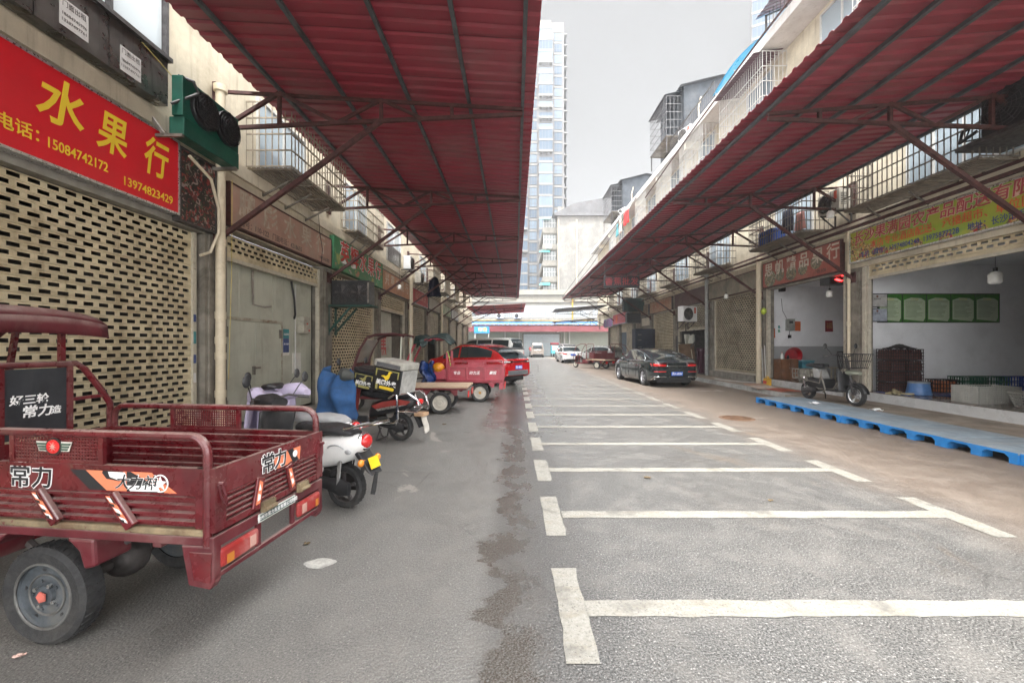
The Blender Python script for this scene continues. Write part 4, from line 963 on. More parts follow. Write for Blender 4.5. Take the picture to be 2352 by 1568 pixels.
b = MB(); b.box(1.2, -.2, .05, 6.2, -.102, 3.1); d = b.build('roller_door', M('pale_blue_door', (.50,.56,.58), .5, var=.04, dirt=.15), e)
b = MB(); b.box(1.0, -.22, .05, 1.19, -.1, 3.25); b.box(6.21, -.22, .05, 6.4, -.1, 3.25); b.box(1.19, -.22, 3.11, 6.21, -.1, 3.25); b.build('door_frame', grey_steel, e)
b = MB(); b.box(2.4, -.22, 2.0, 4.9, -.202, 2.08); b.build('door_bar', white_steel, d)
for x in (-5.5, -1.4, .6, 6.9, 7.6):
    b = MB(); b.box(x-.09, -.3, 0, x+.09, -.102, 4.0); b.build('post', white_steel, e)
b = MB(); b.box(7.9, -.18, 3.5, 13, -.102, 3.88); b.build('lintel', darkin, e)
for x0, x1 in ((-11, -5.4), (-5.2, .0), (.2, 5.3), (5.5, 10.5), (10.7, 16)):
    for z in (5.45, 6.3):
        b = MB()
        k = int((x1-x0)/.3)
        for i in range(k+1): x = lerp(x0, x1, i/k); b.bar((x, -.28, z), (x, -.28, z+.72 if z > 6 else z+.6), .045)
        zz = .72 if z > 6 else .6
        b.bar((x0, -.28, z), (x1, -.28, z), .06); b.bar((x0, -.28, z+zz), (x1, -.28, z+zz), .06); b.bar((x0, -.28, z+zz*.5), (x1, -.28, z+zz*.5), .03)
        b.build('window_grille', white_steel, e)
    b = MB(); b.box(x0+.2, -.03, 5.5, x1-.2, -.002, 7.0); b.build('window', M('shaded_glazing', (.30,.33,.33), .3), e)
b = MB(); b.box(-40, -.3, 5.05, 40, 0, 5.3); b.build('ledge', concrete, e)
r = empty('end_canopy', (0, 58, 0), 0, 'low canopy with blue edge and dull red fascia along the end block', 'canopy')
b = MB(); corrugated(b, 0, 0, 1, 1, 0, 1, .3, .0, 1)
b = MB(); b.grid(lambda u, v: Vector((lerp(-12, 16, u), lerp(-3.3, -.1, v), lerp(4.25, 4.85, v)+.03*math.sin(u*300))), 160, 2); b.build('roof_sheet', M('blue_sheet', (.06,.17,.42), .45, var=.1, sc=.8), r, solid=.02)
b = MB(); b.box(-12, -3.36, 3.35, 16, -3.28, 4.1); b.build('fascia', M('dull_red_fascia', (.16,.04,.048), .6, var=.12, sc=.8), r)
b = MB(); b.box(-12, -3.35, 4.3, 16, -3.2, 4.36); b.build('gutter', cream, r)
b = MB()
for x in range(-12, 17, 2): b.bar((x, -3.25, 4.15), (x, -.1, 4.6), .06)
b.build('rafter', dark_steel, r)
wire('yellow gas pipe running over the blue canopy edge', [(-8, 57.55, 5.0), (6, 57.5, 4.95), (16, 57.5, 5.0)], .045, M('gas_yellow', (.40,.26,.04), .5), 'gas_pipe', 'pipe')
wire('yellow gas riser on the end block', [(8.0, 57.6, 3.9), (8.0, 57.55, 9.0)], .11, MATS['gas_yellow'], 'gas_pipe', 'pipe')
for i, x in enumerate((-2.1, .35)): ac_unit((x, 57.35, 5.3), 0, ('left' if i == 0 else 'right')+' one of two white outdoor units above the blue canopy edge', .95, .7, mark=False, bracket=False)
r = empty('shop_sign', (-4.4, 54.6, 3.6), 0, 'small blue sign with yellow characters at the lane end', 'sign')
b = MB(); b.box(-1.0, -.04, -.45, 1.0, .04, .45); b.build('board', M('sign_blue', (.03,.22,.5), .5), r)
b = MB(); b.bar((-.9, .1, -3.6), (-.9, .1, .5), .09); b.bar((.9, .1, -3.6), (.9, .1, .5), .09); b.build('post', white_steel, r)
text('市场', .6, yellow_ink, r, frame((.1, -.043, 0), (1,0,0), (0,0,1)), bold=.02)

# stained old apartment block
o = empty('apartment_block', (7.6, 74, 0), 0, 'stained white old apartment block with cluttered side balconies behind the end block', 'building')
stain = M('stained_white_gable', (.165,.16,.15), .9, var=.12, sc=.5, bump=.3, dirt=.55, dcol=(.33,.30,.26), dsc=.55, streak=.6)
b = MB(); b.box(0, 0, 0, 20, 14, 24.6); b.build('wall', stain, o)
b = MB(); b.box(-.6, -.5, 24.602, 20.3, 14.5, 25.1); b.prism([(-.8, 25.102), (20.5, 25.102), (12, 28.6), (3, 27.0)], (0, 14, 0), (1,0,0), (0,0,1), 13.8); b.build('roof', M('weathered_roof', (.10,.10,.105), .8, var=.2, sc=.8, dirt=.3), o)
b = MB(); b.box(.4, 3, 25.2, 1.5, 4, 27.3); b.build('chimney', concrete, o)
for f in range(8):
    z = 1.2+f*2.95
    b = MB(); b.box(-2.6, .8, z, -.001, 13, z+.95); b.box(-2.5, .9, z-.18, -.001, 13, z-.001); bl = b.build('balcony', M('balcony_render', (.19,.18,.16), .85, var=.15, sc=.8, dirt=.5), o)
    b = MB(); b.box(-2.4, 1.0, z+.95, -.3, 1.06, z+2.6); b.build('pane', M('shaded_pane', (.06,.075,.085), .35, bump=0), bl)
    b = MB()
    for i in range(9): b.bar((-2.45+i*.28, .9, z+.95), (-2.45+i*.28, .9, z+2.65), .06)
    b.bar((-2.5, .9, z+1.8), (-.1, .9, z+1.8), .06); b.build('grille', white_steel, bl)
    if f % 2: b = MB(); b.quad((-3.3, .2, z+2.3), (-1.4, .2, z+2.3), (-1.2, .9, z+2.75), (-2.9, .9, z+2.75)); b.build('awning', M('teal_awning', (.05,.33,.30), .5), bl, solid=.03)
    if f % 3 == 0: b = MB(); b.box(-2.0, .3, z+.1, -1.0, .8, z+.75); b.build('outdoor_unit', white_paint, bl)
b = MB()
for x in (.15, 3.4): b.cyl((x, -.12, 0), (x, -.12, 24), .1, 8)
b.build('drainpipe', pvc, o)

# high-rise tower
def tower(name, loc, w, d, nf, label, cols, fh=3.1, seed=1, own=99, rz=0):
    t = empty(name, loc, rz, label, 'building'); rr = random.Random(seed)
    wall = M('tower_taupe', (.115,.11,.108), .7, var=.06, sc=.3, bump=0); band = M('tower_cream', (.155,.15,.14), .7, var=.04, sc=.3, bump=0)
    g1 = glassmat('tower_glass', (.055,.085,.12), .2, 0); g2 = glassmat('tower_glass_pale', (.11,.15,.19), .2, 0)
    b = MB(); b.box(0, 0, 0, w, d, nf*fh+1.2); b.build('wall', wall, t)
    bands = MB(); fr = MB(); ps = []
    for f in range(nf):
        z = f*fh
        x = .3
        for cw, kind in cols:
            if kind == 'w':
                bands.box(x, -.25, z+fh-.55, x+cw, -.001, z+fh-.12)
                p = MB(); p.cur = 0; p.box(x+.15, -.12, z+.25, x+cw-.15, -.002, z+fh-.6); ps.append((p, rr.random()))
                for q in (0, .28, .72, 1): fr.box(lerp(x+.15, x+cw-.15, q)-.05, -.16, z+.25, lerp(x+.15, x+cw-.15, q)+.05, -.121, z+fh-.6)
                fr.box(x+.15, -.16, z+1.0, x+cw-.15, -.121, z+1.08)
            elif kind == 'b':
                bands.box(x, -1.3, z-.12, x+cw, -.001, z+.22); bands.box(x, -1.35, z+fh-.34, x+cw, -.001, z+fh-.13)
                p = MB(); p.box(x+.1, -1.25, z+.23, x+cw-.1, -1.2, z+(1.15 if rr.random() < .25 else fh-.36)); ps.append((p, rr.random()))
                for q in (0, .25, .45, .72, 1): fr.box(lerp(x+.1, x+cw-.1, q)-.05, -1.3, z+.23, lerp(x+.1, x+cw-.1, q)+.05, -1.251, z+fh-.36)
            x += cw+.35
        bands.box(w, .5, z+fh-.5, w+.9, 5, z+fh-.15); fr.box(w+.75, 1, z+.3, w+.8, 4.5, z+fh-.5)
    tag(bands.build('floor_bands', band, t), kind='stuff'); tag(fr.build('window_frames', M('tower_frame', (.08,.085,.10), .5, bump=0), t), kind='stuff')
    rest = MB(); nc = len(cols)
    for i in range(0, len(ps)):
        p, q = ps[i]
        if i % nc >= nc-own: p.build('window', g1 if q < .6 else g2, t)
        else: rest.add(p.v, p.f)
    if rest.v: tag(rest.build('windows', g1, t), kind='stuff')
    b = MB(); b.box(0, .1, nf*fh+1.21, w, .25, nf*fh+2.3); b.box(w*.3, 2, nf*fh+1.21, w*.8, d-2, nf*fh+4.5); b.build('parapet', band, t)
    return t
tower('tower_block', (-3.2, 110, 0), 16.2, 14, 29, 'tall taupe and cream apartment tower with bay windows rising behind the end block', [(2.2, 'w'), (3.7, 'b'), (2.2, 'w'), (3.7, 'b'), (2.3, 'w')], 2.93, own=3)
tower('tower_block', (56.9, 100, 0), 20, 16, 28, 'pale glassy tower peeping over the right roof terrace', [(4.2, 'b'), (3.2, 'w'), (4.6, 'b'), (3.4, 'w')], 3.1, 4, own=0, rz=R(-29.6))
# ------------------------------------------------------------------ cars
def car_paint(name, col, rough=.28, metal=.0, dirt=.12):
    return M(name, col, rough, metal, var=.05, sc=2, bump=0, dirt=dirt, dcol=(.2,.18,.15), dsc=2, coat=.8)
def wheel(parent, c, r, w, style='spoke', rim=None, n=32, out=1, tyre=rubber, hub=None, k=5):
    """wheel about local y; out = side (+1/-1) its face looks to"""
    b = MB(); o = Vector(c); rr_ = r*.66 if style == 'spoke' else r*.68
    if style == 'moto': rr_ = r*.72
    prof = [(rr_, -w*.42), (r*.9, -w*.5), (r*.985, -w*.36), (r, -w*.12), (r*.992, 0), (r, w*.12), (r*.985, w*.36), (r*.9, w*.5), (rr_, w*.42)]
    b.lathe(prof, (0,0,0), (0,1,0), n, cap=False); 
    for i in range(n*2):                                       # tread blocks
        a = 2*math.pi*i/(n*2); ca, sa = math.cos(a), math.sin(a)
        if i % 2: b.bar((r*.994*ca, -w*.33, r*.994*sa), (r*.994*math.cos(a+.03), -w*.06, r*.994*math.sin(a+.03)), .006, .008, (ca,0,sa)); b.bar((r*.994*ca, w*.33, r*.994*sa), (r*.994*math.cos(a-.03), w*.06, r*.994*math.sin(a-.03)), .006, .008, (ca,0,sa))
    ty = b.build('wheel', tyre, parent, smooth=True); ty.location = o
    b = MB(); f = out*w*.40
    if style in ('spoke', 'moto'):
        b.lathe([(rr_*1.0, -w*.41), (rr_*1.03, -w*.415), (rr_*.96, -w*.2), (rr_*.96, w*.2), (rr_*1.03, w*.415), (rr_, w*.41), (rr_*.93, w*.3), (rr_*.93, -w*.3), (rr_, -w*.41)], (0,0,0), (0,1,0), n, cap=False)
        for i in range(k):
            a = 2*math.pi*i/k+.3
            for da in ((-.14, .14) if style == 'spoke' else (0,)):
                p0 = (rr_*.16*math.cos(a), f*.85, rr_*.16*math.sin(a)); p1 = (rr_*.96*math.cos(a+da), f*.9, rr_*.96*math.sin(a+da)); b.bar(p0, p1, rr_*.12, .03)
        b.cyl((0, -f*.4, 0), (0, f*.98, 0), rr_*.2, 16)
    else:
        g = [(rr_*1.0, .95), (rr_*1.03, 1.05), (rr_*.95, 1.02), (rr_*.9, .72), (rr_*.62, .60), (rr_*.55, .72), (rr_*.36, .74), (rr_*.30, .62), (rr_*.28, .95), (rr_*.12, 1.0), (.001, 1.0)]
        b.lathe([(q, h*f) for q, h in g], (0,0,0), (0,1,0), n, cap=False)
        b.cyl((0, f*.5, 0), (0, -f, 0), rr_*.97, n)
        for i in range(5): a = 2*math.pi*i/5; b.cyl((rr_*.44*math.cos(a), f*.7, rr_*.44*math.sin(a)), (rr_*.44*math.cos(a), f*.86, rr_*.44*math.sin(a)), rr_*.055, 6)
    rm = b.build('rim', rim or alu, ty, smooth=True)
    if style == 'spoke':
        b = MB(); b.cyl((0, f*.1, 0), (0, f*.3, 0), rr_*.86, 20); b.build('brake_disc', dark_steel, ty)
    if hub: b = MB(); b.cyl((0, f*1.0, 0), (0, f*1.06, 0), rr_*.22, 12); b.build('hub_cap', hub, ty)
    return ty
def car(name, label, loc, rz, L_, Wd, belt, roof, wid, sill, wx, wr, paint, cabin, glass_side, style='spoke', rim=None, k=5, tail=None, plate=None, ptext=None, zp=.8, trim=True, extra=None, wheels=True, roofm=None):
    """belt / roof / wid: (x, value) along the car, x from the tail (-L/2) to the nose"""
    root = empty(name, loc, rz, label, 'car')
    xs = set(); x = -L_/2
    while x < L_/2: xs.add(round(x, 3)); x += L_/46
    xs |= {L_/2, -L_/2+.02, -L_/2+.06, -L_/2+.12, L_/2-.02, L_/2-.07}
    Ra = wr*1.13
    for w_ in wx:
        for i in range(15): xs.add(round(w_+Ra*math.cos(math.pi*i/14), 3))
    xs = sorted(xs)
    def ring(x):
        zb = sinterp(belt, x); zr = max(zb+.02, sinterp(roof, x)); w_ = sinterp(wid, x)*Wd/2; zs = interp(sill, x)
        for c in wx:
            if abs(x-c) < Ra: zs = max(zs, wr+math.sqrt(Ra*Ra-(x-c)**2)*1.0)
        h = zr-zb; tum = min(1, h/.45)
        wt = lerp(w_*.93, w_*.76, tum)
        lift = lambda z: max(z, zs)
        top = [(w_*.955, lift(zs), 0), (w_*.985, lift(zs+.06 if zs+.06 < zb-.3 else zs), 0), (w_*1.0, lift(lerp(interp(sill, x), zb, .5)), 0), (w_*.985, lift(lerp(interp(sill, x), zb, .80)), 0), (w_*.965, max(zb-.03, zs+.01), 0), (w_*.945, max(zb, zs+.015), 0)]
        for q in (.12, .36, .62, .84): top.append((lerp(w_*.935, wt, q), zb+h*q, 1))
        top += [(wt*.985, zb+h*.94, 2), (wt*.9, zb+h*.985, 2), (wt*.5, zr+.006, 2), (0, zr+.012, 2)]
        return top
    rings = [ring(x) for x in xs]; m = len(rings[0])
    body = MB(); gl = MB(); wsh = MB()
    def V(i, j, s): p = rings[i][j]; return (xs[i], s*p[0], p[1])
    g0, g1, pil = glass_side
    for i in range(len(xs)-1):
        xa = (xs[i]+xs[i+1])/2; h = sinterp(roof, xa)-sinterp(belt, xa)
        slope = abs(sinterp(roof, xs[i+1])-sinterp(roof, xs[i]))/(xs[i+1]-xs[i])
        for j in range(m-1):
            for s in (1, -1):
                q = [V(i, j, s), V(i+1, j, s), V(i+1, j+1, s), V(i, j+1, s)]
                if s < 0: q.reverse()
                dst = body
                if 6 <= j <= 8 and h > .16 and g0 < xa < g1 and not any(a < xa < c for a, c in pil): dst = gl
                elif 10 <= j <= 12 and h > .05 and slope > .22 and (xa < cabin[0] or xa > cabin[1]): dst = wsh
                dst.add(q, [(0,1,2,3)])
    for e, i in ((0, 0), (1, len(xs)-1)):
        vs = [V(i, j, 1) for j in range(m)]+[V(i, j, -1) for j in range(m-2, -1, -1)]
        body.add(vs, [tuple(range(len(vs))) if e else tuple(range(len(vs)))[::-1]])
    # merge duplicate vertices for smooth shading
    def weld(mb):
        d = {}; nv = []; mp = []
        for v in mb.v:
            kk = tuple(round(c, 4) for c in v)
            if kk not in d: d[kk] = len(nv); nv.append(v)
            mp.append(d[kk])
        mb.v = nv; mb.f = [tuple(dict.fromkeys(mp[i] for i in f)) for f in mb.f]
        ok = [i for i, f in enumerate(mb.f) if len(f) > 2]; mb.f = [mb.f[i] for i in ok]; mb.m = [mb.m[i] for i in ok]
    for mb in (body, gl, wsh): weld(mb)
    bo = body.build('body', paint, root, smooth=True, angle=48)
    gl.build('side_window', glass_dark, root, smooth=True, angle=60)
    if wsh.f: wsh.build('windscreen', glass_dark, root, smooth=True, angle=60)
    bvh = BVHTree.FromPolygons([Vector(v) for v in body.v+gl.v+wsh.v], body.f+[tuple(i+len(body.v) for i in f) for f in gl.f]+[tuple(i+len(body.v)+len(gl.v) for i in f) for f in wsh.f])
    def patch(name, mat, poly_fn, d, par=root, off=.006, nu=8, nv=4, o2=None):
        "conform a grid of points onto the body along direction d"
        pts = []; d = Vector(d)
        for j in range(nv+1):
            for i in range(nu+1):
                p = Vector(poly_fn(i/nu, j/nv)); h = bvh.ray_cast(p-d*3, d); pts.append((h[0] if h[0] else p)-d*off)
        b = MB(); b.add(pts, [(j*(nu+1)+i, j*(nu+1)+i+1, (j+1)*(nu+1)+i+1, (j+1)*(nu+1)+i) for j in range(nv) for i in range(nu)])
        return b.build(name, mat, par, smooth=True, angle=70, solid=.008)
    b = MB(); b.box(-L_/2+.25, -Wd*.36, .17, L_/2-.25, Wd*.36, .5)
    for c in wx: b.box(c-Ra*.98, -Wd*.40, wr, c+Ra*.98, Wd*.40, wr+Ra*.95)
    b.build('underbody', black_plastic, root)
    if wheels:
        for c in wx:
            for s in (1, -1): wheel(root, (c, s*(Wd/2-.115), wr), wr, .21, style, rim, out=s, k=k)
    # door shut lines, handles, mirrors
    xb = -L_/2
    for s in (1, -1):
        mi = MB(); mx_ = cabin[1]+.1; mi.sphere((mx_, s*(Wd/2+.09), sinterp(belt, mx_)+.07), .1, 12, 8, (.7, 1.1, .75)); mi.bar((mx_, s*(Wd/2-.06), sinterp(belt, mx_)+.02), (mx_, s*(Wd/2+.06), sinterp(belt, mx_)+.05), .05); mi.build('mirror', paint, root, smooth=True)
        for dx in ((cabin[0]+.18), (cabin[0]+cabin[1])/2+.05):
            patch('door_handle', chrome if trim else paint, lambda u, v, dx=dx: (dx+.2*u, s*3, sinterp(belt, dx)-.14+.03*v), (0, -s, 0), off=.016, nu=3, nv=1)
            b_ = MB()
        for dx in (cabin[0]+.02, (cabin[0]+cabin[1])/2+.28, cabin[1]+.02):
            patch('door_seam', black_ink, lambda u, v, dx=dx: (dx+.008*u, s*3, lerp(.32, sinterp(belt, dx)-.01, v)), (0, -s, 0), off=.001, nu=1, nv=10)
    root['_p'] = 0; del root['_p']
    return root, patch, paint, L_, Wd
def plate(root, x, z, txt, face=-1, mat=plate_blue, w=.44, h=.14, y=0, cut=1):
    b = MB(); b.box(x, y-w/2, z-h/2, x+face*.012, y+w/2, z+h/2); p = b.build('number_plate', mat, root, bevel=.004)
    if txt:
        o = text(txt, .115, white_ink, p, Matrix.Identity(4), bold=.015); xs = [v.co.x for v in o.data.vertices]; s = w*.9/(max(xs)-min(xs)); o.data.transform(Matrix.Diagonal((s, 1, 1, 1)))
        o.data.transform(frame((x+face*.0145, y, z), (0, face, 0), (0, 0, 1)))
# dark saloon on the right: heads away from the camera, nose a little left
black_paint = car_paint('black_green_paint', (.012,.018,.020), .18)
r, patch, *_ = car('parked_car', 'glossy black saloon with a blue number plate parked in the right lane', (5.85, 17.9, 0), R(95), 4.86, 1.87,
    [(-2.43, .88), (-2.2, .98), (-1.6, .98), (0, .93), (1.2, .90), (1.9, .80), (2.43, .62)],
    [(-2.43, .93), (-2.25, 1.04), (-1.95, 1.09), (-1.3, 1.28), (-.6, 1.42), (0, 1.455), (.4, 1.42), (1.0, 1.17), (1.35, .98), (2.0, .86), (2.43, .66)],
    [(-2.43, .78), (-2.3, .90), (-1.9, .98), (-1, 1.0), (1.2, 1.0), (1.9, .96), (2.3, .84), (2.43, .68)],
    [(-2.43, .34), (-2.1, .24), (-1.2, .20), (1.2, .20), (2.1, .22), (2.43, .28)], (-1.42, 1.42), .345, black_paint, (-.75, .42), (-1.45, 1.12, ((-.62, -.56), (.16, .22), (-1.02, -1.0))), rim=M('machined_rim', (.5,.5,.52), .25, .9, var=.1, bump=0))
for s in (1, -1):
    patch('tail_light', red_lens, lambda u, v, s=s: (0, s*lerp(.88, .42, u), .80+.10*v*(1-.4*u)), (1, 0, 0), off=.012)
    patch('light_surround', flat('smoked_lens', (.06,.01,.012), .15, coat=.6), lambda u, v, s=s: (0, s*lerp(.92, .36, u), .77+.16*v), (1, 0, 0), off=.006)
    patch('reflector', red_lens, lambda u, v, s=s: (0, s*lerp(.84, .42, u), .585+.03*v), (1, 0, 0), off=.01, nv=1)
    for a, c, e, f in ((.30, .86, .29, .315), (.42, .80, .395, .42)): patch('exhaust_trim', chrome, lambda u, v, s=s, a=a, c=c, e=e, f=f: (0, s*lerp(a, c, u), lerp(e, f, v)), (1, 0, 0), off=.016, nv=1)
    patch('exhaust_trim', chrome, lambda u, v, s=s: (0, s*(lerp(.86, .80, v)+.03*u), lerp(.30, .42, v)), (1, 0, 0), off=.016, nu=1)
    patch('window_trim', chrome, lambda u, v, s=s: (lerp(-1.5, 1.15, u), s*3, sinterp([(-2.43, .88), (-2.2, .98), (-1.6, .98), (0, .93), (1.2, .90)], lerp(-1.5, 1.15, u))+.018+.02*v), (0, -s, 0), off=.008, nu=24, nv=1)
    patch('window_trim', chrome, lambda u, v, s=s: (lerp(-1.55, .95, u), s*3, sinterp([(-1.55, 1.03), (-1.3, 1.2), (-.6, 1.36), (0, 1.395), (.4, 1.36), (.95, 1.1)], lerp(-1.55, .95, u))+.02*v), (0, -s, 0), off=.008, nu=24, nv=1)
patch('tail_strip', chrome, lambda u, v: (0, lerp(-.4, .4, u), .80+.012*v), (1, 0, 0), off=.012, nv=1)
patch('bumper_insert', black_plastic, lambda u, v: (0, lerp(-.8, .8, u), lerp(.20, .37, v)), (1, 0, 0), off=.006)
plate(r, -2.435, .52, '湘A·68S8V')
b = MB(); b.tube([(-2.405+.0*math.cos(a), .055*math.cos(a*.3927), .835+.055*math.sin(a*.3927)) for a in range(16)], .007, 6, closed=True)
for a, c in (((-.03, .03), (0, -.035)), ((.03, .03), (0, -.035)), ((-.015, 0), (0, .035)), ((.015, 0), (0, .035))): b.bar((-2.405, a[0], .835+a[1]), (-2.405, c[0], .835+c[1]), .009)
b.build('round_badge', chrome, r)
b = MB(); b.prism([(0, 0), (.14, 0), (.05, .06)], (-.95, -.012, 1.365), (1,0,0), (0,0,1), -.024); b.build('roof_fin', black_paint, r)

red_paint = car_paint('red_car_paint', (.42,.006,.010), .22)
r, patch, *_ = car('parked_car', 'red coupe-roofed SUV parked behind the red cargo tricycle', (-1.70, 17.8, 0), R(143), 4.6, 1.88,
    [(-2.3, .98), (-2.05, 1.06), (-1.4, 1.06), (0, 1.0), (1.2, .98), (1.9, .92), (2.3, .75)],
    [(-2.3, 1.02), (-2.12, 1.12), (-1.9, 1.30), (-1.5, 1.45), (-.8, 1.59), (0, 1.62), (.4, 1.57), (1.0, 1.28), (1.4, 1.08), (2.0, .97), (2.3, .80)],
    [(-2.3, .82), (-2.15, .92), (-1.8, .99), (-1, 1.0), (1.2, 1.0), (1.8, .97), (2.2, .86), (2.3, .72)],
    [(-2.3, .40), (-2.0, .30), (-1.2, .24), (1.2, .24), (2.0, .28), (2.3, .34)], (-1.32, 1.40), .355, red_paint, (-1.25, .42), (-1.6, 1.1, ((-.72, -.66), (.12, .18))), rim=MATS['machined_rim'])
for s in (1, -1):
    patch('tail_light', flat('smoked_lens', (.06,.01,.012), .15), lambda u, v, s=s: (0, s*lerp(.92, .40, u), .90+.09*v), (1, 0, 0), off=.014)
    patch('light_strip', clear_lens, lambda u, v, s=s: (0, s*lerp(.88, .55, u), .925+.03*v), (1, 0, 0), off=.022, nv=1)
    patch('exhaust_trim', chrome, lambda u, v, s=s: (0, s*lerp(.42, .74, u), .36+.08*v), (1, 0, 0), off=.02, nv=1)
    patch('sill_cladding', black_plastic, lambda u, v, s=s: (lerp(-.85, .95, u), s*3, lerp(.25, .36, v)), (0, -s, 0), off=.01, nu=10, nv=1)
patch('light_bar', flat('smoked_lens', (.06,.01,.012), .15), lambda u, v: (0, lerp(-.42, .42, u), .92+.05*v), (1, 0, 0), off=.012, nv=1)
patch('rear_bumper', M('grey_bumper', (.09,.095,.10), .6, var=.1, bump=0), lambda u, v: (0, lerp(-.86, .86, u), lerp(.36, .60, v)), (1, 0, 0), off=.008)
b = MB(); b.grid(lambda u, v: Vector((-2.12+.35*v-.06*math.sin(u*math.pi), lerp(-.66, .66, u), 1.42+.04*v+.03*math.sin(u*math.pi))), 10, 3); b.build('spoiler', black_plastic, r, solid=.03)
plate(r, -2.315, .72, '湘A·188Q3')
b = MB()
for s in (1, -1): b.tube([(lerp(-1.3, .3, i/8), s*.66, sinterp([(-1.5, 1.45), (-.8, 1.59), (0, 1.62), (.4, 1.57)], lerp(-1.3, .3, i/8))+.01) for i in range(9)], .018, 6)
b.build('roof_rail', alu, r)
# white van mostly hidden behind the red car
r, patch, *_ = car('parked_van', 'white high-roofed van standing behind the red SUV', (-1.95, 30.0, 0), R(146), 5.1, 1.9,
    [(-2.55, 1.15), (-2.3, 1.2), (0, 1.2), (1.5, 1.15), (2.2, 1.02), (2.55, .8)],
    [(-2.55, 1.75), (-2.45, 2.0), (-2.2, 2.07), (0, 2.09), (1.1, 2.02), (1.7, 1.65), (2.1, 1.25), (2.55, .85)],
    [(-2.55, .9), (-2.4, .97), (-1, 1.0), (1.5, 1.0), (2.3, .9), (2.55, .76)], [(-2.55, .35), (0, .25), (2.55, .3)], (-1.5, 1.6), .33, car_paint('white_van_paint', (.66,.66,.63), .35), (-2.2, 1.1), (-2.3, 1.5, ((-1.0, -.9), (.35, .45))), style='steel')
r['category'] = 'van'
for s in (1, -1): patch('tail_light', red_lens, lambda u, v, s=s: (0, s*lerp(.9, .78, u), lerp(.8, 1.25, v)), (1, 0, 0), off=.012)
patch('rear_window', glass_dark, lambda u, v: (0, lerp(-.72, .72, u), lerp(1.3, 1.85, v)), (1, 0, 0), off=.006)
patch('brake_lamp', black_plastic, lambda u, v: (0, lerp(-.12, .12, u), lerp(1.9, 1.94, v)), (1, 0, 0), off=.008, nv=1)
# cars by the end of the lane
wp = car_paint('white_car_paint', (.72,.72,.71), .25)
sed_b = [(-2.3, .86), (-2.1, .95), (-1.5, .95), (0, .92), (1.2, .90), (1.8, .80), (2.3, .62)]
sed_r = [(-2.3, .9), (-2.1, 1.0), (-1.75, 1.05), (-1.1, 1.36), (-.5, 1.46), (0, 1.47), (.4, 1.42), (1.0, 1.12), (1.3, .97), (2.0, .85), (2.3, .65)]
sed_w = [(-2.3, .80), (-2.15, .92), (-1.8, .99), (-1, 1.0), (1.2, 1.0), (1.8, .96), (2.2, .84), (2.3, .7)]
sed_s = [(-2.3, .34), (-2, .25), (0, .2), (2, .22), (2.3, .28)]
def lamps(patch, z0, z1, y0=.9, y1=.55, m=red_lens):
    for s in (1, -1): patch('tail_light', m, lambda u, v, s=s: (0, s*lerp(y0, y1, u), lerp(z0, z1, v)), (1, 0, 0), off=.012)
r, patch, *_ = car('parked_car', 'white saloon with red tail lights parked beyond the flatbed tricycle', (4.95, 38.4, 0), R(93), 4.6, 1.8, sed_b, sed_r, sed_w, sed_s, (-1.3, 1.35), .32, wp, (-.8, .4), (-1.4, 1.1, ((-.6, -.52), (.14, .2))))
lamps(patch, .78, .92); plate(r, -2.31, .74, None); patch('bumper_insert', black_plastic, lambda u, v: (0, lerp(-.75, .75, u), lerp(.26, .38, v)), (1, 0, 0), off=.006)
r, patch, *_ = car('parked_car', 'silver-white hatchback side-on beside the white saloon', (7.0, 34.6, 0), R(125), 4.1, 1.75,
    [(x*.9, z) for x, z in sed_b], [(-2.05, 1.0), (-1.9, 1.25), (-1.5, 1.45), (-.6, 1.52), (.1, 1.5), (.9, 1.1), (1.2, .97), (1.8, .85), (2.05, .65)], [(x*.89, w) for x, w in sed_w], [(x*.89, w) for x, w in sed_s], (-1.2, 1.25), .31, car_paint('silver_paint', (.55,.56,.55), .3, .3), (-1.3, .35), (-1.7, 1.0, ((-.75, -.67), (.1, .17))))
lamps(patch, .8, .95)
r, patch, *_ = car('parked_car', 'white SUV farthest along the right side near the end of the lane', (5.75, 47, 0), R(95), 4.6, 1.85,
    [(x, z+.12) for x, z in sed_b], [(-2.3, 1.1), (-2.15, 1.45), (-1.8, 1.65), (-.6, 1.72), (.2, 1.68), (.95, 1.25), (1.3, 1.1), (2.0, .98), (2.3, .8)], sed_w, [(x, z+.05) for x, z in sed_s], (-1.3, 1.35), .36, wp, (-1.6, .4), (-1.9, 1.1, ((-.7, -.62), (.14, .2))))
lamps(patch, .85, 1.1, .92, .72)
r, patch, *_ = car('parked_van', 'bronze people carrier seen from behind at the end of the lane', (2.84, 55.2, 0), R(91), 4.5, 1.75,
    [(-2.25, 1.05), (-2.1, 1.08), (0, 1.05), (1.3, 1.0), (2.0, .88), (2.25, .7)], [(-2.25, 1.55), (-2.15, 1.78), (-1.9, 1.86), (0, 1.88), (.7, 1.75), (1.3, 1.3), (1.7, 1.0), (2.25, .75)], [(-2.25, .9), (-2.1, .97), (-1, 1.0), (1.5, 1.0), (2.1, .88), (2.25, .72)], sed_s, (-1.35, 1.4), .31, car_paint('bronze_paint', (.30,.255,.22), .3, .3), (-1.9, .7), (-2.0, 1.1, ((-.9, -.8), (.2, .3))))
r['category'] = 'van'
lamps(patch, .85, 1.35, .92, .82); patch('rear_window', glass_dark, lambda u, v: (0, lerp(-.7, .7, u), lerp(1.12, 1.62, v)), (1, 0, 0), off=.006)
patch('tail_strip', chrome, lambda u, v: (0, lerp(-.4, .4, u), .92+.05*v), (1, 0, 0), off=.008, nv=1); patch('bumper_insert', black_plastic, lambda u, v: (0, lerp(-.82, .82, u), lerp(.22, .45, v)), (1, 0, 0), off=.006)
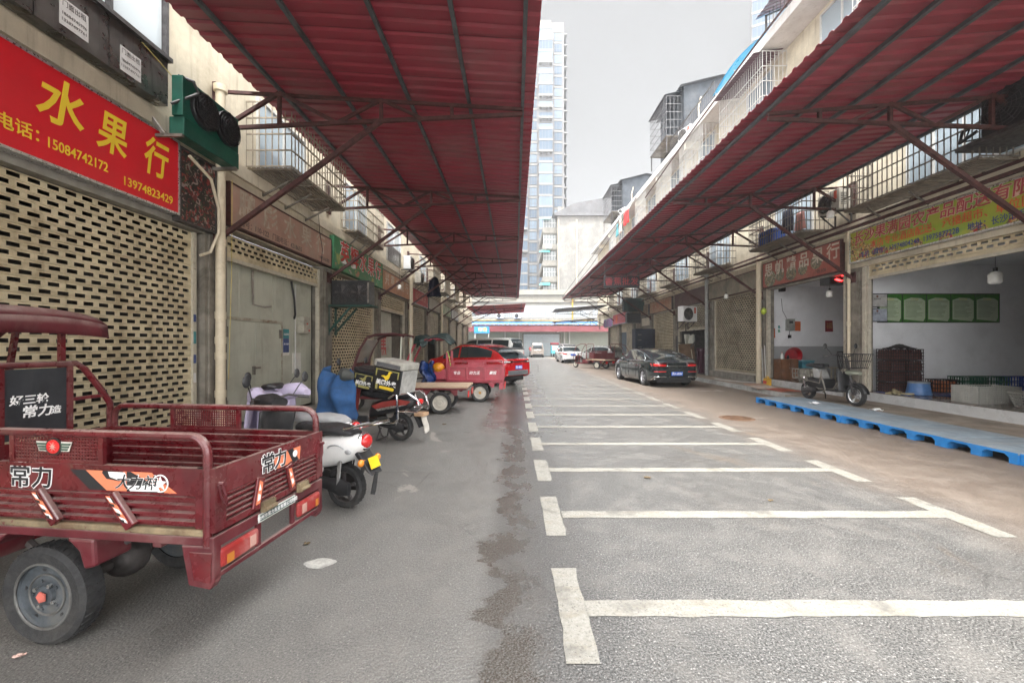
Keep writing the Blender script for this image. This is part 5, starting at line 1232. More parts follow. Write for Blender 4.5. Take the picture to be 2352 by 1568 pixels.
patch('plate_recess', grey_steel, lambda u, v: (0, lerp(-.4, .4, u), lerp(.62, .66, v)), (1, 0, 0), off=.008, nv=1)
# ------------------------------------------------------------------ the big red cargo tricycle by the camera
# local frame: +x forward, +y left of travel, z up; the tail's near (left) lower corner is (0, .47)
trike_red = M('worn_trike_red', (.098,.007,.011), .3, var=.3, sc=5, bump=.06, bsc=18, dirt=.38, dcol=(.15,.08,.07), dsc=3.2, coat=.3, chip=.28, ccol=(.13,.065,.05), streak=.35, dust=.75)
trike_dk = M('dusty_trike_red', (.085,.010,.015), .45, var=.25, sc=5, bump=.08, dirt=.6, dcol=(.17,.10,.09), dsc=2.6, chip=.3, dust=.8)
rust_lip = M('rusty_bed_lip', (.19,.145,.085), .75, var=.35, sc=9, bump=.3, dirt=.9, dcol=(.085,.035,.015), dsc=4, chip=.8, ccol=(.09,.012,.014))
steel_wheel = M('dusty_steel_wheel', (.06,.07,.08), .6, .3, var=.4, sc=9, bump=.15, dirt=.6, dcol=(.15,.14,.12), dsc=5)
decal_or = M('orange_decal', (.66,.20,.10), .45, var=.06, bump=0)
def perf_panel(b, o, u, v, w, h, n_u, n_v, r_=.36):
    """a sheet punched with staggered holes: diamonds left open between the strips"""
    o = Vector(o); u = Vector(u); v = Vector(v); du = w/n_u; dv = h/n_v
    for j in range(n_v):
        for i in range(n_u):
            c0 = o+u*(i*du)+v*(j*dv); c = [c0, c0+u*du, c0+u*du+v*dv, c0+v*dv]; m = o+u*((i+.5)*du)+v*((j+.5)*dv)
            k = [m+(u*(du*r_)*math.cos(a)+v*(dv*r_)*math.sin(a)) for a in [math.pi*(q/4-.75) for q in range(8)]]
            b.add(c+k, [(0,1,6,5,4), (1,2,8,7,6), (2,3,10,9,8), (3,0,4,11,10)])
def ribbed(b, x0, x1, y, z0, z1, n, out, depth=.014):
    """pressed horizontal ribs in a plane y, bulging towards out (+1/-1)"""
    row = []
    for i in range(n):
        a = z0+(z1-z0)*i/n; p = (z1-z0)/n
        for f, h in ((0, 0), (.42, 0), (.55, 1), (.85, 1), (.97, 0)): row.append((a+p*f, y+out*depth*h))
    row.append((z1, y))
    vs = [(x, yy, z) for z, yy in row for x in (x0, x1)]
    b.add(vs, [(2*i, 2*i+1, 2*i+3, 2*i+2) for i in range(len(row)-1)])
A0 = Vector((-1.522, 2.05)); fw = Vector((-.9932, .1164)); ang = math.atan2(fw.y, fw.x)
TW = .93                                                     # bed width
left = Vector((-fw.y, fw.x))                                  # points to the camera side
T0 = A0-left*(TW/2)
T = empty('cargo_tricycle', (T0.x, T0.y, 0), ang, 'large dark red cargo tricycle with open bed and dented panels in the left foreground', 'cargo tricycle')
BL = 1.66; yL, yR = TW/2, -TW/2
zb, z1, z2, zt = .60, .685, .845, .985                        # deck beam bottom, lip top, rib top, panel top
b = MB(); b.box(.02, yR+.03, .615, BL, yL-.03, .64); b.build('bed_floor', trike_dk, T)
b = MB()
for y in (yL-.035, yR): b.box(-.0, y, zb, BL+.04, y+.035, .645)
b.box(-.02, yR+.001, zb+.0006, -.001, yL-.001, .6435); b.box(BL+.041, yR, zb, BL+.08, yL, .645)
for x in (.3, .8, 1.3): b.box(x, yR+.036, .56, x+.05, yL-.036, .614)
b.build('chassis_beam', trike_dk, T, bevel=.006)
b = MB(); b.box(.0, yL-.03, .646, BL, yL+.004, z1-.004); b.box(.0, yR-.004, .646, BL, yR+.03, z1-.004); b.build('bed_lip', rust_lip, T, bevel=.008)
# side walls: ribbed lower sheet, flat upper band, upper rail hoop, perforated panel
for s, y in ((1, yL), (-1, yR)):
    b = MB(); yo = y-s*.006
    ribbed(b, .07, BL-.03, yo-s*.016, z1, z2, 4, s, .024)
    b.box(.0, y-s*.022, z1, .07, y, zt); b.box(BL-.03, y-s*.022, z1, BL, y, zt)
    b.box(.071, y-s*.02, z2, BL-.031, y-s*.003, zt-.02); b.box(.0, y-s*.03, zt-.019, BL, y+s*.004, zt)
    ribbed(b, .07, BL-.03, yo-s*.024, z1, zt-.03, 5, -s)
    sw = b.build('side_wall', trike_red, T)
    for x in (.53, .965, 1.43):                                # slanted stiffeners
        m = MB(); p0 = Vector((x, y+s*.012, z2-.002)); p1 = Vector((x-.12, y+s*.012, z1)); m.bar(p0, p1, .062, .03, (0, s, 0)); st_ = m.build('stiffener', trike_red, sw, bevel=.006)
        m = MB(); q0 = lambda f, w_: Vector((lerp(p0.x, p1.x, f)+w_, y+s*.0285, lerp(p0.z, p1.z, f)))
        m.quad(q0(.02, .018), q0(.02, -.018), q0(.82, -.018), q0(.82, .018)); m.build('decal', decal_or, st_)
        m = MB()
        for f in (.05, .38, .66): m.quad(q0(f, .014), q0(f+.05, -.012), q0(f+.2, -.014), q0(f+.14, .01))
        m.v = [(v_[0], v_[1]+s*.001, v_[2]) for v_ in m.v]; m.build('decal_patch', white_ink, st_)
        m = MB()
        for f in (.24, .52, .72): m.quad(q0(f, .018), q0(f+.04, -.004), q0(f+.13, .004), q0(f+.10, .018))
        m.quad(q0(.0, -.018), q0(.3, -.018), q0(.22, -.006), q0(.05, -.008)); m.v = [(v_[0], v_[1]+s*.0018, v_[2]) for v_ in m.v]; m.build('decal_patch', black_ink, st_)
    m = MB(); rp = [(.012, y-s*.012, zb)]+[(.012, y-s*.012, 1.0)]+[(.10-.088*math.cos(a), y-s*.012, 1.05+.092*math.sin(a)) for a in [R(q) for q in (0, 18, 36, 54, 72, 90)]]
    rp += [(BL-.1, y-s*.012, 1.142)]+[(BL-.1+.09*math.sin(a), y-s*.012, 1.052+.09*math.cos(a)) for a in [R(q) for q in (18, 36, 54, 72, 90)]]+[(BL-.01, y-s*.012, zt)]
    m.tube(rp, .021, 10); m.build('top_rail', trike_red, T, smooth=True)
    m = MB(); px0, px1 = .60, 1.165
    perf_panel(m, (px0+.03, y-s*.012, zt+.016), (1,0,0), (0,0,1), px1-px0-.06, .118, 28, 7)
    pp = m.build('perforated_panel', trike_red, T, solid=.004)
    m = MB(); m.box(px0, y-s*.022, zt, px0+.03, y-s*.004, 1.13); m.box(px1-.03, y-s*.022, zt, px1, y-s*.004, 1.13); m.box(px0+.03, y-s*.02, zt, px1-.03, y-s*.006, zt+.016); m.build('panel_frame', trike_red, pp)
    # emblem: red disc between winged bars
    m = MB(); cx, cz = .885, 1.072; w = s
    m.prism([(.048*math.cos(a*.2618), .046*math.sin(a*.2618)) for a in range(24)], (cx, y-s*.002, cz), (1,0,0), (0,0,1), -s*.004); e_ = m.build('emblem_disc', M('emblem_black', (.02,.02,.02), .4), pp)
    m = MB(); m.prism([(.038*math.cos(a*.2618), .036*math.sin(a*.2618)) for a in range(24)], (cx, y+s*.0023, cz), (1,0,0), (0,0,1), -s*.003); m.build('emblem_centre', M('emblem_red', (.62,.03,.03), .35), e_)
    m = MB()
    for q in range(8): a = q*math.pi/4+.2; m.prism([(0, -.0035), (.024, 0), (0, .0035)], (cx, y+s*.0054, cz), (math.cos(a), 0, math.sin(a)), (-math.sin(a), 0, math.cos(a)), -s*.0012)
    m.build('emblem_rays', M('emblem_pale', (.62,.38,.32), .4), e_)
    m = MB()
    for d_ in (-1, 1):
        for q in range(3): m.prism([(d_*.045, -.002+q*.014-.016), (d_*(.098-.008*(2-q)), -.002+q*.014-.016), (d_*(.102-.008*(2-q)), .008+q*.014-.016), (d_*.045, .008+q*.014-.016)][::d_], (cx, y-s*.001, cz-.002), (1,0,0), (0,0,1), -s*.004)
    m.build('emblem_wing', M('emblem_green', (.05,.09,.065), .4), e_)
    m = MB()
    for d_ in (-1, 1): m.prism([(d_*.043, -.026), (d_*.09, -.024), (d_*.108, .026), (d_*.043, .026)][::d_], (cx, y-s*.003, cz), (1,0,0), (0,0,1), -s*.003)
    m.build('emblem_wing_edge', M('emblem_edge', (.55,.52,.47), .4), e_)
# decals on the near side band
band = MB(); yo = yL+.0005; Fb = lambda x, z, e=0: (x, yo-.0035+.004+e, z)
zc = (z2+zt-.02)/2
def deco(pts, mat, e, par=T, name='decal'):
    m = MB(); m.prism([(-(p*1.07+.005), q) for p, q in pts], (0, yL-.0028+e, 0), (-1,0,0), (0,0,1), -.0008 if False else .0012); return m.build(name, mat, par)
h0, h1 = z2+.012, zt-.028
deco([(.735, h1), (.60, h1), (.50, h0), (.625, h0)][::-1], black_ink, 0)
deco([(.645, h1), (.30, h1), (.155, h0), (.53, h0)][::-1], decal_or, 0.0013)
deco([(.55, h1), (.44, h1), (.46, h0+.05), (.53, h0+.06), (.555, h0+.09)][::-1], black_ink, .0027)
deco([(.52, h1-.004), (.43, h1-.004), (.42, h1-.03), (.46, h0+.055), (.51, h0+.07)][::-1], white_ink, .004)
deco([(.42, h1), (.40, h1), (.30, h0+.05), (.22, h0), (.42, h0)][::-1], black_ink, .0027)
deco([(.42, h0+.03), (.26, h0+.035), (.24, h0+.006), (.40, h0+.003)][::-1], white_ink, .004)
deco([(.30, h1), (.285, h1), (.185, h0), (.20, h0)][::-1], decal_or, .0042)
LT = lambda t_, sz, x, z, mat, e, **kw: text(t_, sz, mat, T, frame((x, yL-.0022+e, z), (-1,0,0), (0,0,1)), **kw)
LT('常', .135, 1.09, zc+.002, white_ink, .0015, bold=.045); LT('力', .135, .955, zc+.002, white_ink, .0015, bold=.045)
LT('常', .135, 1.09, zc+.002, black_ink, .0035, bold=.012); LT('力', .135, .955, zc+.002, black_ink, .0035, bold=.012)
LT('大力神', .078, .40, zc-.004, white_ink, .0058, bold=.03, shear=.25); LT('大力神', .078, .40, zc-.004, black_ink, .0078, bold=.006, shear=.25)
st5 = [((.038 if q % 2 == 0 else .016)*math.sin(q*math.pi/5), (.038 if q % 2 == 0 else .016)*math.cos(q*math.pi/5)) for q in range(10)]
m = MB(); m.prism([(-p-.26, q+zc) for p, q in st5][::-1], (0, yL+.004, 0), (1,0,0), (0,0,1), -.001); m.v = [(-v[0]-.0, v[1], v[2]) for v in m.v]; m.tube([(.26+.042*math.cos(a*.3142), yL+.004, zc+.042*math.sin(a*.3142)) for a in range(20)], .0035, 5, closed=True); m.build('star_decal', white_ink, T)
# tailgate (plane x = 0 facing -x)
g = empty('tailgate', (0,0,0)); g.parent = T
b = MB(); rows = []
b.box(-.034, yR+.005, .665, -.004, yR+.075, zt); b.box(-.034, yL-.075, .665, -.004, yL-.005, zt)
b.box(-.034, yR+.076, z2, -.004, yL-.076, zt); b.box(-.034, yR+.076, .665, -.004, yL-.076, .70)
b2 = MB(); ribbed(b2, yR+.076, yL-.076, -.008, .70, z2, 5, 1, .024); b.add([(-.018-v[1], v[0], v[2]) for v in b2.v], b2.f)
b.box(-.012, yR+.076, .701, -.006, yL-.076, z2-.001)
b.build('gate_panel', trike_red, g, bevel=.004)
for y0, y1 in ((.20, .14), (-.12, -.20)):
    m = MB(); lean = .09 if y0 > 0 else -.07
    m.prism([(-.028, .0), (.028, .0), (.028+lean*0, .165), (-.028, .165)], (-.036, y0, .685), (0, 1, lean*3), (0, -.25 if y0 > 0 else .25, 1), -.016); st_ = m.build('stiffener', trike_red, g, bevel=.005)
    m = MB(); m.prism([(-.016, .03), (.014, .02), (.016, .15), (-.012, .14)], (-.0525, y0, .685), (0, 1, lean*3), (0, -.25 if y0 > 0 else .25, 1), -.0012); m.build('decal', decal_or, st_)
    m = MB(); m.prism([(-.01, .05), (.008, .04), (.012, .08), (-.006, .075)], (-.054, y0, .685), (0, 1, lean*3), (0, -.25 if y0 > 0 else .25, 1), -.0012); m.prism([(-.006, .1), (.012, .095), (.01, .13)], (-.054, y0, .685), (0, 1, lean*3), (0, -.25 if y0 > 0 else .25, 1), -.0012); m.build('decal_patch', white_ink, st_)
GT = lambda t_, sz, y, z, mat, e, par=g, **kw: text(t_, sz, mat, par, frame((-.035-e, y, z), (0,-1,0), (0,0,1)), **kw)
m = MB(); m.prism([(.03, .03), (-.23, .035), (-.22, -.05), (-.13, -.04), (-.10, -.052), (.0, -.05)][::1], (-.0345, .02, zc), (0,1,0), (0,0,1), -.0012); m.build('decal', decal_or, g)
m = MB(); m.prism([(-.10, .035), (-.15, .04), (-.21, -.05), (-.15, -.05)], (-.0362, .02, zc), (0,1,0), (0,0,1), -.0012); m.build('decal_patch', black_ink, g)
m = MB(); m.prism([(.022*math.cos(a*.45), .022*math.sin(a*.45)) for a in range(14)], (-.038, -.15, zc), (0,1,0), (0,0,1), -.0012); m.build('star_decal', white_ink, g)
for ch, y in (('常', .095), ('力', -.012)): GT(ch, .115, y, zc, white_ink, .0035, bold=.05); GT(ch, .115, y, zc, black_ink, .0055, bold=.012)
m = MB()
for y in (.10, -.22): m.box(-.055, y-.05, .645, -.0345, y+.05, .70); m.cyl((-.06, y-.045, .66), (-.06, y+.045, .66), .013, 8)
m.build('hinge', rust_lip, g)
m = MB()
for s in (1, -1): m.tube([(-.05, s*(TW/2-.03), .90), (-.06, s*(TW/2-.045), .84), (-.055, s*(TW/2-.06), .78), (-.04, s*(TW/2-.035), .84), (-.04, s*(TW/2-.02), .9)], .005, 6); m.cyl((-.03, s*(TW/2-.03), .905), (-.06, s*(TW/2-.03), .905), .01, 8)
m.build('latch_hook', trike_dk, g, smooth=True)
# rear light frame below the bed
b = MB(); b.box(-.03, yR, .586, -.004, yL, .6445); b.box(-.03, yR, .43, -.004, yL, .456)
for y in (yR, yR+.30, yL-.33, yL-.03): b.box(-.028, y, .456, -.006, y+.03, .586)
fr = b.build('rear_frame', trike_dk, T, bevel=.005)
for y0, y1 in ((yL-.30, yL-.04), (yR+.04, yR+.28)):
    m = MB(); m.box(-.042, y0, .472, -.008, y1, .570); t_ = m.build('tail_light', M('dusty_red_lens', (.26,.02,.018), .4, var=.1, bump=0, dirt=.45, dcol=(.4,.24,.22), dsc=6), T, bevel=.018)
    m = MB(); a, c = (y1-.075, y1-.03) if y0 > 0 else (y0+.03, y0+.06); m.box(-.0455, a, .483, -.0415, c, .53); m.build('indicator_lens', M('dusty_amber_lens', (.42,.15,.02), .4, var=.1, bump=0, dirt=.4, dcol=(.4,.2,.15)), t_, bevel=.006)
    m = MB(); a, c = (y0+.03, y0+.075) if y0 > 0 else (y1-.08, y1-.03); m.box(-.0455, a, .49, -.0415, c, .55); m.build('reverse_lens', M('dusty_clear_lens', (.42,.24,.2), .4), t_, bevel=.005)
m = MB(); m.box(-.036, -.155, .592, -.0305, .165, .638); pl_ = m.build('maker_plate', M('plate_grey', (.55,.57,.53), .45, dirt=.2), T)
m = MB(); m.box(-.038, -.145, .598, -.0365, .155, .632); m.build('plate_field', M('plate_dark', (.03,.06,.055), .5), pl_)
o_ = text('徐州市常力车业有限公司制造', .027, white_ink, pl_, frame((-.0405, .005, .615), (0,-1,0), (0,0,1)), bold=.01, ext=.0004)
# stub legs with mud guards at the tail corners
for s, y in ((1, yL), (-1, yR)):
    m = MB(); m.prism([(-.03, .6), (.15, .6), (.11, .40), (-.01, .385), (-.03, .42)], (0, y-.0 if s > 0 else y+.05, 0), (1,0,0), (0,0,1), .05 if s > 0 else .05); lg = m.build('corner_leg', trike_dk, T, bevel=.008)
    m = MB(); m.prism([(-.025, .57), (.10, .57), (.075, .43), (-.015, .42)], (0, y+s*.0005, 0), (1,0,0), (0,0,1), -s*.005); m.build('leg_panel', trike_red, lg, bevel=.003)
# rear wheels, axle, fenders
WX = 1.0; WRd = .263
for s in (1, -1):
    wh = wheel(T, (WX, s*(TW/2-.085), WRd), WRd, .125, 'steel', steel_wheel, out=s, n=40); fy = s*.05
    m = MB(); m.tube([(.172*math.cos(a*.19635), s*.052, .172*math.sin(a*.19635)) for a in range(32)], .007, 6, closed=True); m.tube([(.108*math.cos(a*.19635), s*.034, .108*math.sin(a*.19635)) for a in range(32)], .006, 6, closed=True); m.build('rim_flange', M('pale_rim_edge', (.13,.13,.125), .5, .4, var=.3, dirt=.6, dcol=(.08,.07,.06), dsc=9), wh, smooth=True)  # pale rings: rim contrast put into colour, since soft light shows little
    for q in range(4): a = q*1.5708+.5; m = MB(); m.cyl((.062*math.cos(a), s*.030, .062*math.sin(a)), (.062*math.cos(a), s*.052, .062*math.sin(a)), .011, 8); m.build('wheel_bolt', alu, wh)
    for q in range(5): a = q*1.2566+.2; m = MB(); m.cyl((.138*math.cos(a), s*.031, .138*math.sin(a)), (.138*math.cos(a), s*.0335, .138*math.sin(a)), .013, 10); m.build('dark_rim_disc', black_ink, wh)  # black discs painted on as the dark of open holes
    m = MB()
    for x, d_ in ((WX-.30, -1), (WX+.30, 1)):
        m.prism([(x-d_*.12, .6), (x+d_*.05, .6), (x+d_*.06, .46), (x-d_*.01, .44), (x-d_*.04, .53)], (0, s*(TW/2-.19)-(.19 if s < 0 else 0)*0, 0), (1,0,0), (0,0,1), -s*.19)
        m.build('mud_guard', trike_dk, T, bevel=.015); m = MB()
    m = MB(); m.prism([(.03*math.cos(a*1.2566+q*.0)*(1 if True else 1), .03*math.sin(a*1.2566)) for a in range(5) for q in (0,)], (WX, s*(TW/2-.085+.056), WRd), (1,0,0), (0,0,1), -s*.006); m.build('hub_mark', M('faded_red_hub', (.5,.12,.09), .6), T)
m = MB(); m.cyl((WX, -.38, WRd), (WX, .38, WRd), .035, 10); m.sphere((WX, 0, WRd), .12, 12, 8)
for y in (-.3, .3): m.tube([(WX-.4, y, .55), (WX-.2, y, .42), (WX, y, .36), (WX+.2, y, .42), (WX+.4, y, .55)], .022, 6)
m.tube([(.2, .2, .52), (.35, .1, .45), (.5, .15, .5)], .012, 6)
m.build('axle', dark_steel, T, smooth=True)
# headboard with black panel and hoop, cab roof
m = MB(); hp = [(BL+.02, yL-.02, zt)]+[(BL+.02, yL-.02, 1.16), (BL+.02, yL-.07, 1.25), (BL+.02, yL-.19, 1.43), (BL+.02, yL-.24, 1.47)]
hp += [(BL+.02, -p[1], p[2]) for p in hp[::-1]]
m.tube(hp, .021, 10)
for y in (-.18, .18): m.bar((BL+.02, y, zt), (BL+.02, y, 1.455), .036, .03)
for s in (1, -1): m.bar((BL+.02, s*.18, 1.22), (BL+.02, s*.40, 1.225), .024)
m.box(BL, yR, .645, BL+.035, yL, zt)
m.build('headboard_frame', trike_red, T, smooth=True)
m = MB(); m.box(BL+.012, -.162, 1.0, BL+.026, .162, 1.445); hb = m.build('headboard_panel', M('black_panel', (.02,.022,.026), .6, var=.2, bump=.05, dirt=.15, dcol=(.12,.12,.12)), T)
HT = lambda t_, sz, y, z, **kw: text(t_, sz, white_ink, hb, frame((BL+.0095, y, z), (0,-1,0), (0,0,1)), shear=.12, bold=.02, **kw)
HT('好三轮', .066, .04, 1.245); HT('常力', .082, .0, 1.165); HT('造', .056, -.10, 1.16)
m = MB()
for s in (1, -1):
    m = MB(); m.bar((BL+.14, s*.225, .62), (BL+.14, s*.225, 1.74), .03); m.build('roof_post', trike_red, T)
    m = MB(); m.bar((BL+.95, s*.40, .9), (BL+.75, s*.38, 1.76), .03); m.build('roof_post', trike_red, T)
m = MB()
def roof_fn(u, v):
    a = lerp(-1, 1, u); e = abs(a)**3; x = BL+.06+1.0*v; ed = min(v, 1-v); rz_ = .045*(1-max(0, 1-ed/.12)**2)
    return (x, a*.455, 1.815-.012*a*a-.035*e+rz_-.02*(1-ed/.12 if ed < .12 else 0))
m.grid(roof_fn, 16, 12)
mm = [Vector(roof_fn(u/16, 0)) for u in range(17)]
m.add(mm+[v+Vector((-.012, 0, -.115+.02*(abs(v.y)/.45)**4)) for v in mm], [(i+1, i, 17+i, 18+i) for i in range(16)])
for sgn in (0, 1):
    ee = [Vector(roof_fn(sgn, v/12)) for v in range(13)]
    m.add(ee+[v+Vector((0, (1 if sgn else -1)*.012, -.10)) for v in ee], [(i, i+1, 14+i, 13+i) for i in range(12)])
m.build('cab_roof', trike_dk, T, smooth=True, angle=50, solid=.01)
m = MB(); m.box(BL+.09, -.36, .30, BL+.5, .36, .60); m.box(BL+.5, -.30, .28, BL+1.15, .30, .33); m.build('seat_base', trike_red, T, bevel=.02)
m = MB(); m.box(BL+.1, -.34, .601, BL+.5, .34, .70); m.build('seat', black_plastic, T, bevel=.03)
m = MB(); m.tube([(BL+1.3, 0, .26), (BL+1.12, 0, .75), (BL+1.05, 0, 1.0)], .03, 8); m.tube([(BL+.85, .38, 1.04), (BL+1.0, .25, 1.06), (BL+1.05, 0, 1.02), (BL+1.0, -.25, 1.06), (BL+.85, -.38, 1.04)], .015, 8); m.sphere((BL+1.2, 0, .88), .09, 12, 8); m.build('handlebar', dark_steel, T, smooth=True)
m = MB(); m.grid(lambda u, v: Vector((BL+1.12+.14*math.cos((u-.5)*2.4)-.05*v, .30*math.sin((u-.5)*2.4), .35+.6*v)), 10, 6); m.build('leg_shield', trike_red, T, smooth=True, solid=.012)
wheel(T, (BL+1.35, 0, .25), .25, .10, 'steel', steel_wheel, out=1, n=32)
m = MB()
for s in (1, -1): m.bar((BL+1.35, s*.075, .25), (BL+1.2, s*.05, .66), .03)
m.build('fork', dark_steel, T)

# ------------------------------------------------------------------ smaller tricycles
def small_trike(loc, rz, label, bed='box', roof=None, bedl=1.5, col=None, seatx=.55, detail=True, W_=1.0, deckz=.6, text_=None):
    t = empty('cargo_tricycle', loc, rz, label, 'cargo tricycle', 'small cargo tricycles'); col = col or MATS['trike_bright']
    b = MB(); b.box(0, -W_/2, deckz-.07, bedl, W_/2, deckz-.02); b.box(bedl, -.22, .30, bedl+1.15, .22, .36); b.box(bedl-.05, -.3, .36, bedl+.05, .3, deckz-.02); b.build('chassis', col, t, bevel=.01)
    if bed == 'box':
        for s in (1, -1):
            m = MB(); y = s*W_/2
            m.box(0, y-.02, deckz-.019, bedl, y+.02, deckz+.40)
            for i in range(3): xx = lerp(.06, bedl-.06, i/3); m.box(xx+.075, y+s*.0201, deckz+.13, xx+(bedl-.12)/3-.02, y+s*.028, deckz+.29)
            m.box(0, y+s*.0201, deckz+.36, bedl, y+s*.055, deckz+.405); m.box(0, y+s*.0201, deckz-.015, bedl, y+s*.05, deckz+.045)
            for i in range(4): xx = lerp(.0, bedl-.055, i/3); m.box(xx, y+s*.0201, deckz-.0, xx+.055, y+s*.0535, deckz+.359)
            sw = m.build('side_wall', col, t, bevel=.005)
            m = MB(); m.tube([(.02, y, deckz+.4), (.02, y, deckz+.48), (.08, y, deckz+.53), (bedl-.08, y, deckz+.53), (bedl-.02, y, deckz+.48), (bedl-.02, y, deckz+.4)], .018, 8)
            for x in (bedl*.36, bedl*.63): m.bar((x, y, deckz+.4), (x, y, deckz+.53), .05, .02)
            m.box(bedl*.36, y-.01, deckz+.42, bedl*.63, y+.01, deckz+.51); m.build('top_rail', col, t, smooth=True)
            if text_ and s > 0:
                for i, (tx, xx) in enumerate(((text_[0], bedl*.52), (text_[1], bedl*.19), (text_[2], bedl*.84))): text(tx, .10, white_ink, sw, frame((xx, y+s*.0295, deckz+.21), (-1,0,0), (0,0,1)), bold=.02, shear=.2)
        m = MB(); m.box(-.02, -W_/2, deckz, .02, W_/2, deckz+.4); m.box(bedl-.02, -W_/2+.021, deckz, bedl+.02, W_/2-.021, deckz+.42); m.build('tailgate', col, t, bevel=.005)
        m = MB()
        for s in (1, -1): m.box(.0, s*W_/2-.03, deckz-.25, .12, s*W_/2+.03, deckz-.071)
        m.build('corner_leg', col, t, bevel=.01)
    else:
        m = MB(); m.box(-.03, -W_/2-.03, deckz-.019, bedl+.02, W_/2+.03, deckz+.02); m.build('deck_board', M('plywood_deck', (.45,.33,.23), .7, var=.12, sc=3, dirt=.35, dcol=(.25,.17,.11)), t, bevel=.004)
        m = MB(); m.bar((bedl, -W_/2+.03, deckz), (bedl, -W_/2+.03, deckz+.5), .04); m.bar((bedl, W_/2-.03, deckz), (bedl, W_/2-.03, deckz+.5), .04); m.bar((bedl, -W_/2+.03, deckz+.48), (bedl, W_/2-.03, deckz+.48), .04); m.build('headboard_frame', col, t)
    wx_ = bedl*.42
    for s in (1, -1): wheel(t, (wx_, s*(W_/2-.02), .257), .257, .12, 'steel', M('cream_wheel', (.45,.42,.36), .55, var=.15, dirt=.4, sc=8, bump=.05), out=s, n=28, hub=M('orange_hub', (.5,.25,.04), .6) if bed == 'box' else None)
    m = MB(); m.cyl((wx_, -W_/2+.04, .257), (wx_, W_/2-.04, .257), .035, 8); m.sphere((wx_, 0, .257), .11)
    for s in (1, -1): m.tube([(wx_-.35, s*.3, deckz-.08), (wx_, s*.3, .36), (wx_+.35, s*.3, deckz-.08)], .02, 6)
    m.build('axle', dark_steel, t, smooth=True)
    for s in (1, -1):
        for d_ in (-1, 1):
            m = MB(); m.prism([(wx_+d_*.22, deckz-.071), (wx_+d_*.40, deckz-.071), (wx_+d_*.40, deckz-.19), (wx_+d_*.33, deckz-.2)], (0, s*(W_/2-.06), 0), (1,0,0), (0,0,1), -.1); m.build('mud_guard', col, t, bevel=.01)
    x0 = bedl
    m = MB(); m.box(x0+.08, -.30, .361, x0+.5, .30, .60); m.build('seat_base', col, t, bevel=.02)
    m = MB(); m.box(x0+.1, -.28, .601, x0+.48, .28, .68); m.build('seat', black_plastic, t, bevel=.03)
    xf = x0+1.25
    m = MB(); m.tube([(xf+.08, 0, .25), (xf-.1, 0, .72), (xf-.16, 0, 1.0)], .028, 8); m.tube([(xf-.34, .36, 1.04), (xf-.2, .22, 1.06), (xf-.16, 0, 1.0), (xf-.2, -.22, 1.06), (xf-.34, -.36, 1.04)], .014, 8); m.build('handlebar', dark_steel, t, smooth=True)
    m = MB(); m.sphere((xf+.02, 0, .86), .085, 12, 8); m.build('headlight', chrome, t, smooth=True)
    m = MB(); m.grid(lambda u, v: Vector((xf-.06+.12*math.cos((u-.5)*2.4)-.08*v, .27*math.sin((u-.5)*2.4), .38+.5*v)), 10, 5); m.build('leg_shield', col, t, smooth=True, solid=.012)
    wheel(t, (xf+.12, 0, .24), .24, .09, 'steel', MATS['cream_wheel'], out=1, n=24)
    m = MB()
    for s in (1, -1): m.bar((xf+.12, s*.07, .24), (xf-.02, s*.05, .66), .028)
    m.grid(lambda u, v: Vector((xf+.12+.28*math.cos(R(20+120*u)), (v-.5)*.12, .24+.28*math.sin(R(20+120*u)))), 10, 2); m.build('fork', dark_steel, t)
    if roof:
        for s in (1, -1):
            m = MB()
            if roof == 'screen': pts = [(xf+.02, s*.42, .62), (xf-.02, s*.43, 1.05), (xf-.18, s*.43, 1.5), (xf-.34, s*.43, 1.76), (xf-.55, s*.43, 1.84), (x0+.25, s*.43, 1.86), (x0+.02, s*.43, 1.80)]
            elif roof == 'tarp': pts = [(xf+.02, s*.42, .62), (xf-.1, s*.43, 1.2), (xf-.30, s*.43, 1.62), (xf-.42, s*.43, 1.72), (x0+.15, s*.43, 1.78)]
            else: pts = [(xf-.02, s*.4, .62), (xf-.1, s*.4, 1.15), (xf-.35, s*.4, 1.55), (xf-.75, s*.4, 1.68), (x0+.1, s*.4, 1.66), (x0+.05, s*.4, 1.5)]
            m.tube(pts, .03 if roof != 'hoop' else .02, 8); m.build('roof_frame', col if roof != 'screen' else M('dark_red_frame', (.075,.02,.022), .45, dirt=.3), t, smooth=True)
        if roof == 'screen':
            m = MB(); fs_ = MATS['dark_red_frame']
            m.grid(lambda u, v: Vector((lerp(xf-.06, xf-.33, v)+.03*math.sin(v*3.1), lerp(-.42, .42, u), lerp(1.18, 1.72, v))), 4, 6); m.build('windscreen', glassmat('hazy_screen', (.30,.29,.24), .15), t, solid=.006)
            m = MB(); m.grid(lambda u, v: Vector((lerp(xf-.34, x0+.05, v), lerp(-.45, .45, u), 1.83+.05*math.sin(v*3.1)-.02*(2*u-1)**2)), 6, 8); m.build('cab_roof', fs_, t, smooth=True, solid=.015)
            for s in (1, -1): m = MB(); m.bar((x0+.15, s*.42, .62), (x0+.08, s*.42, 1.83), .03); m.build('roof_post', MATS['cold_room_panel'], t)
            m = MB(); m.prism([(xf-.02, .55), (xf-.02, 1.17), (xf-.12, 1.17), (xf-.1, .55)], (0, -.42, 0), (1,0,0), (0,0,1), -.84); m.build('apron', fs_, t)
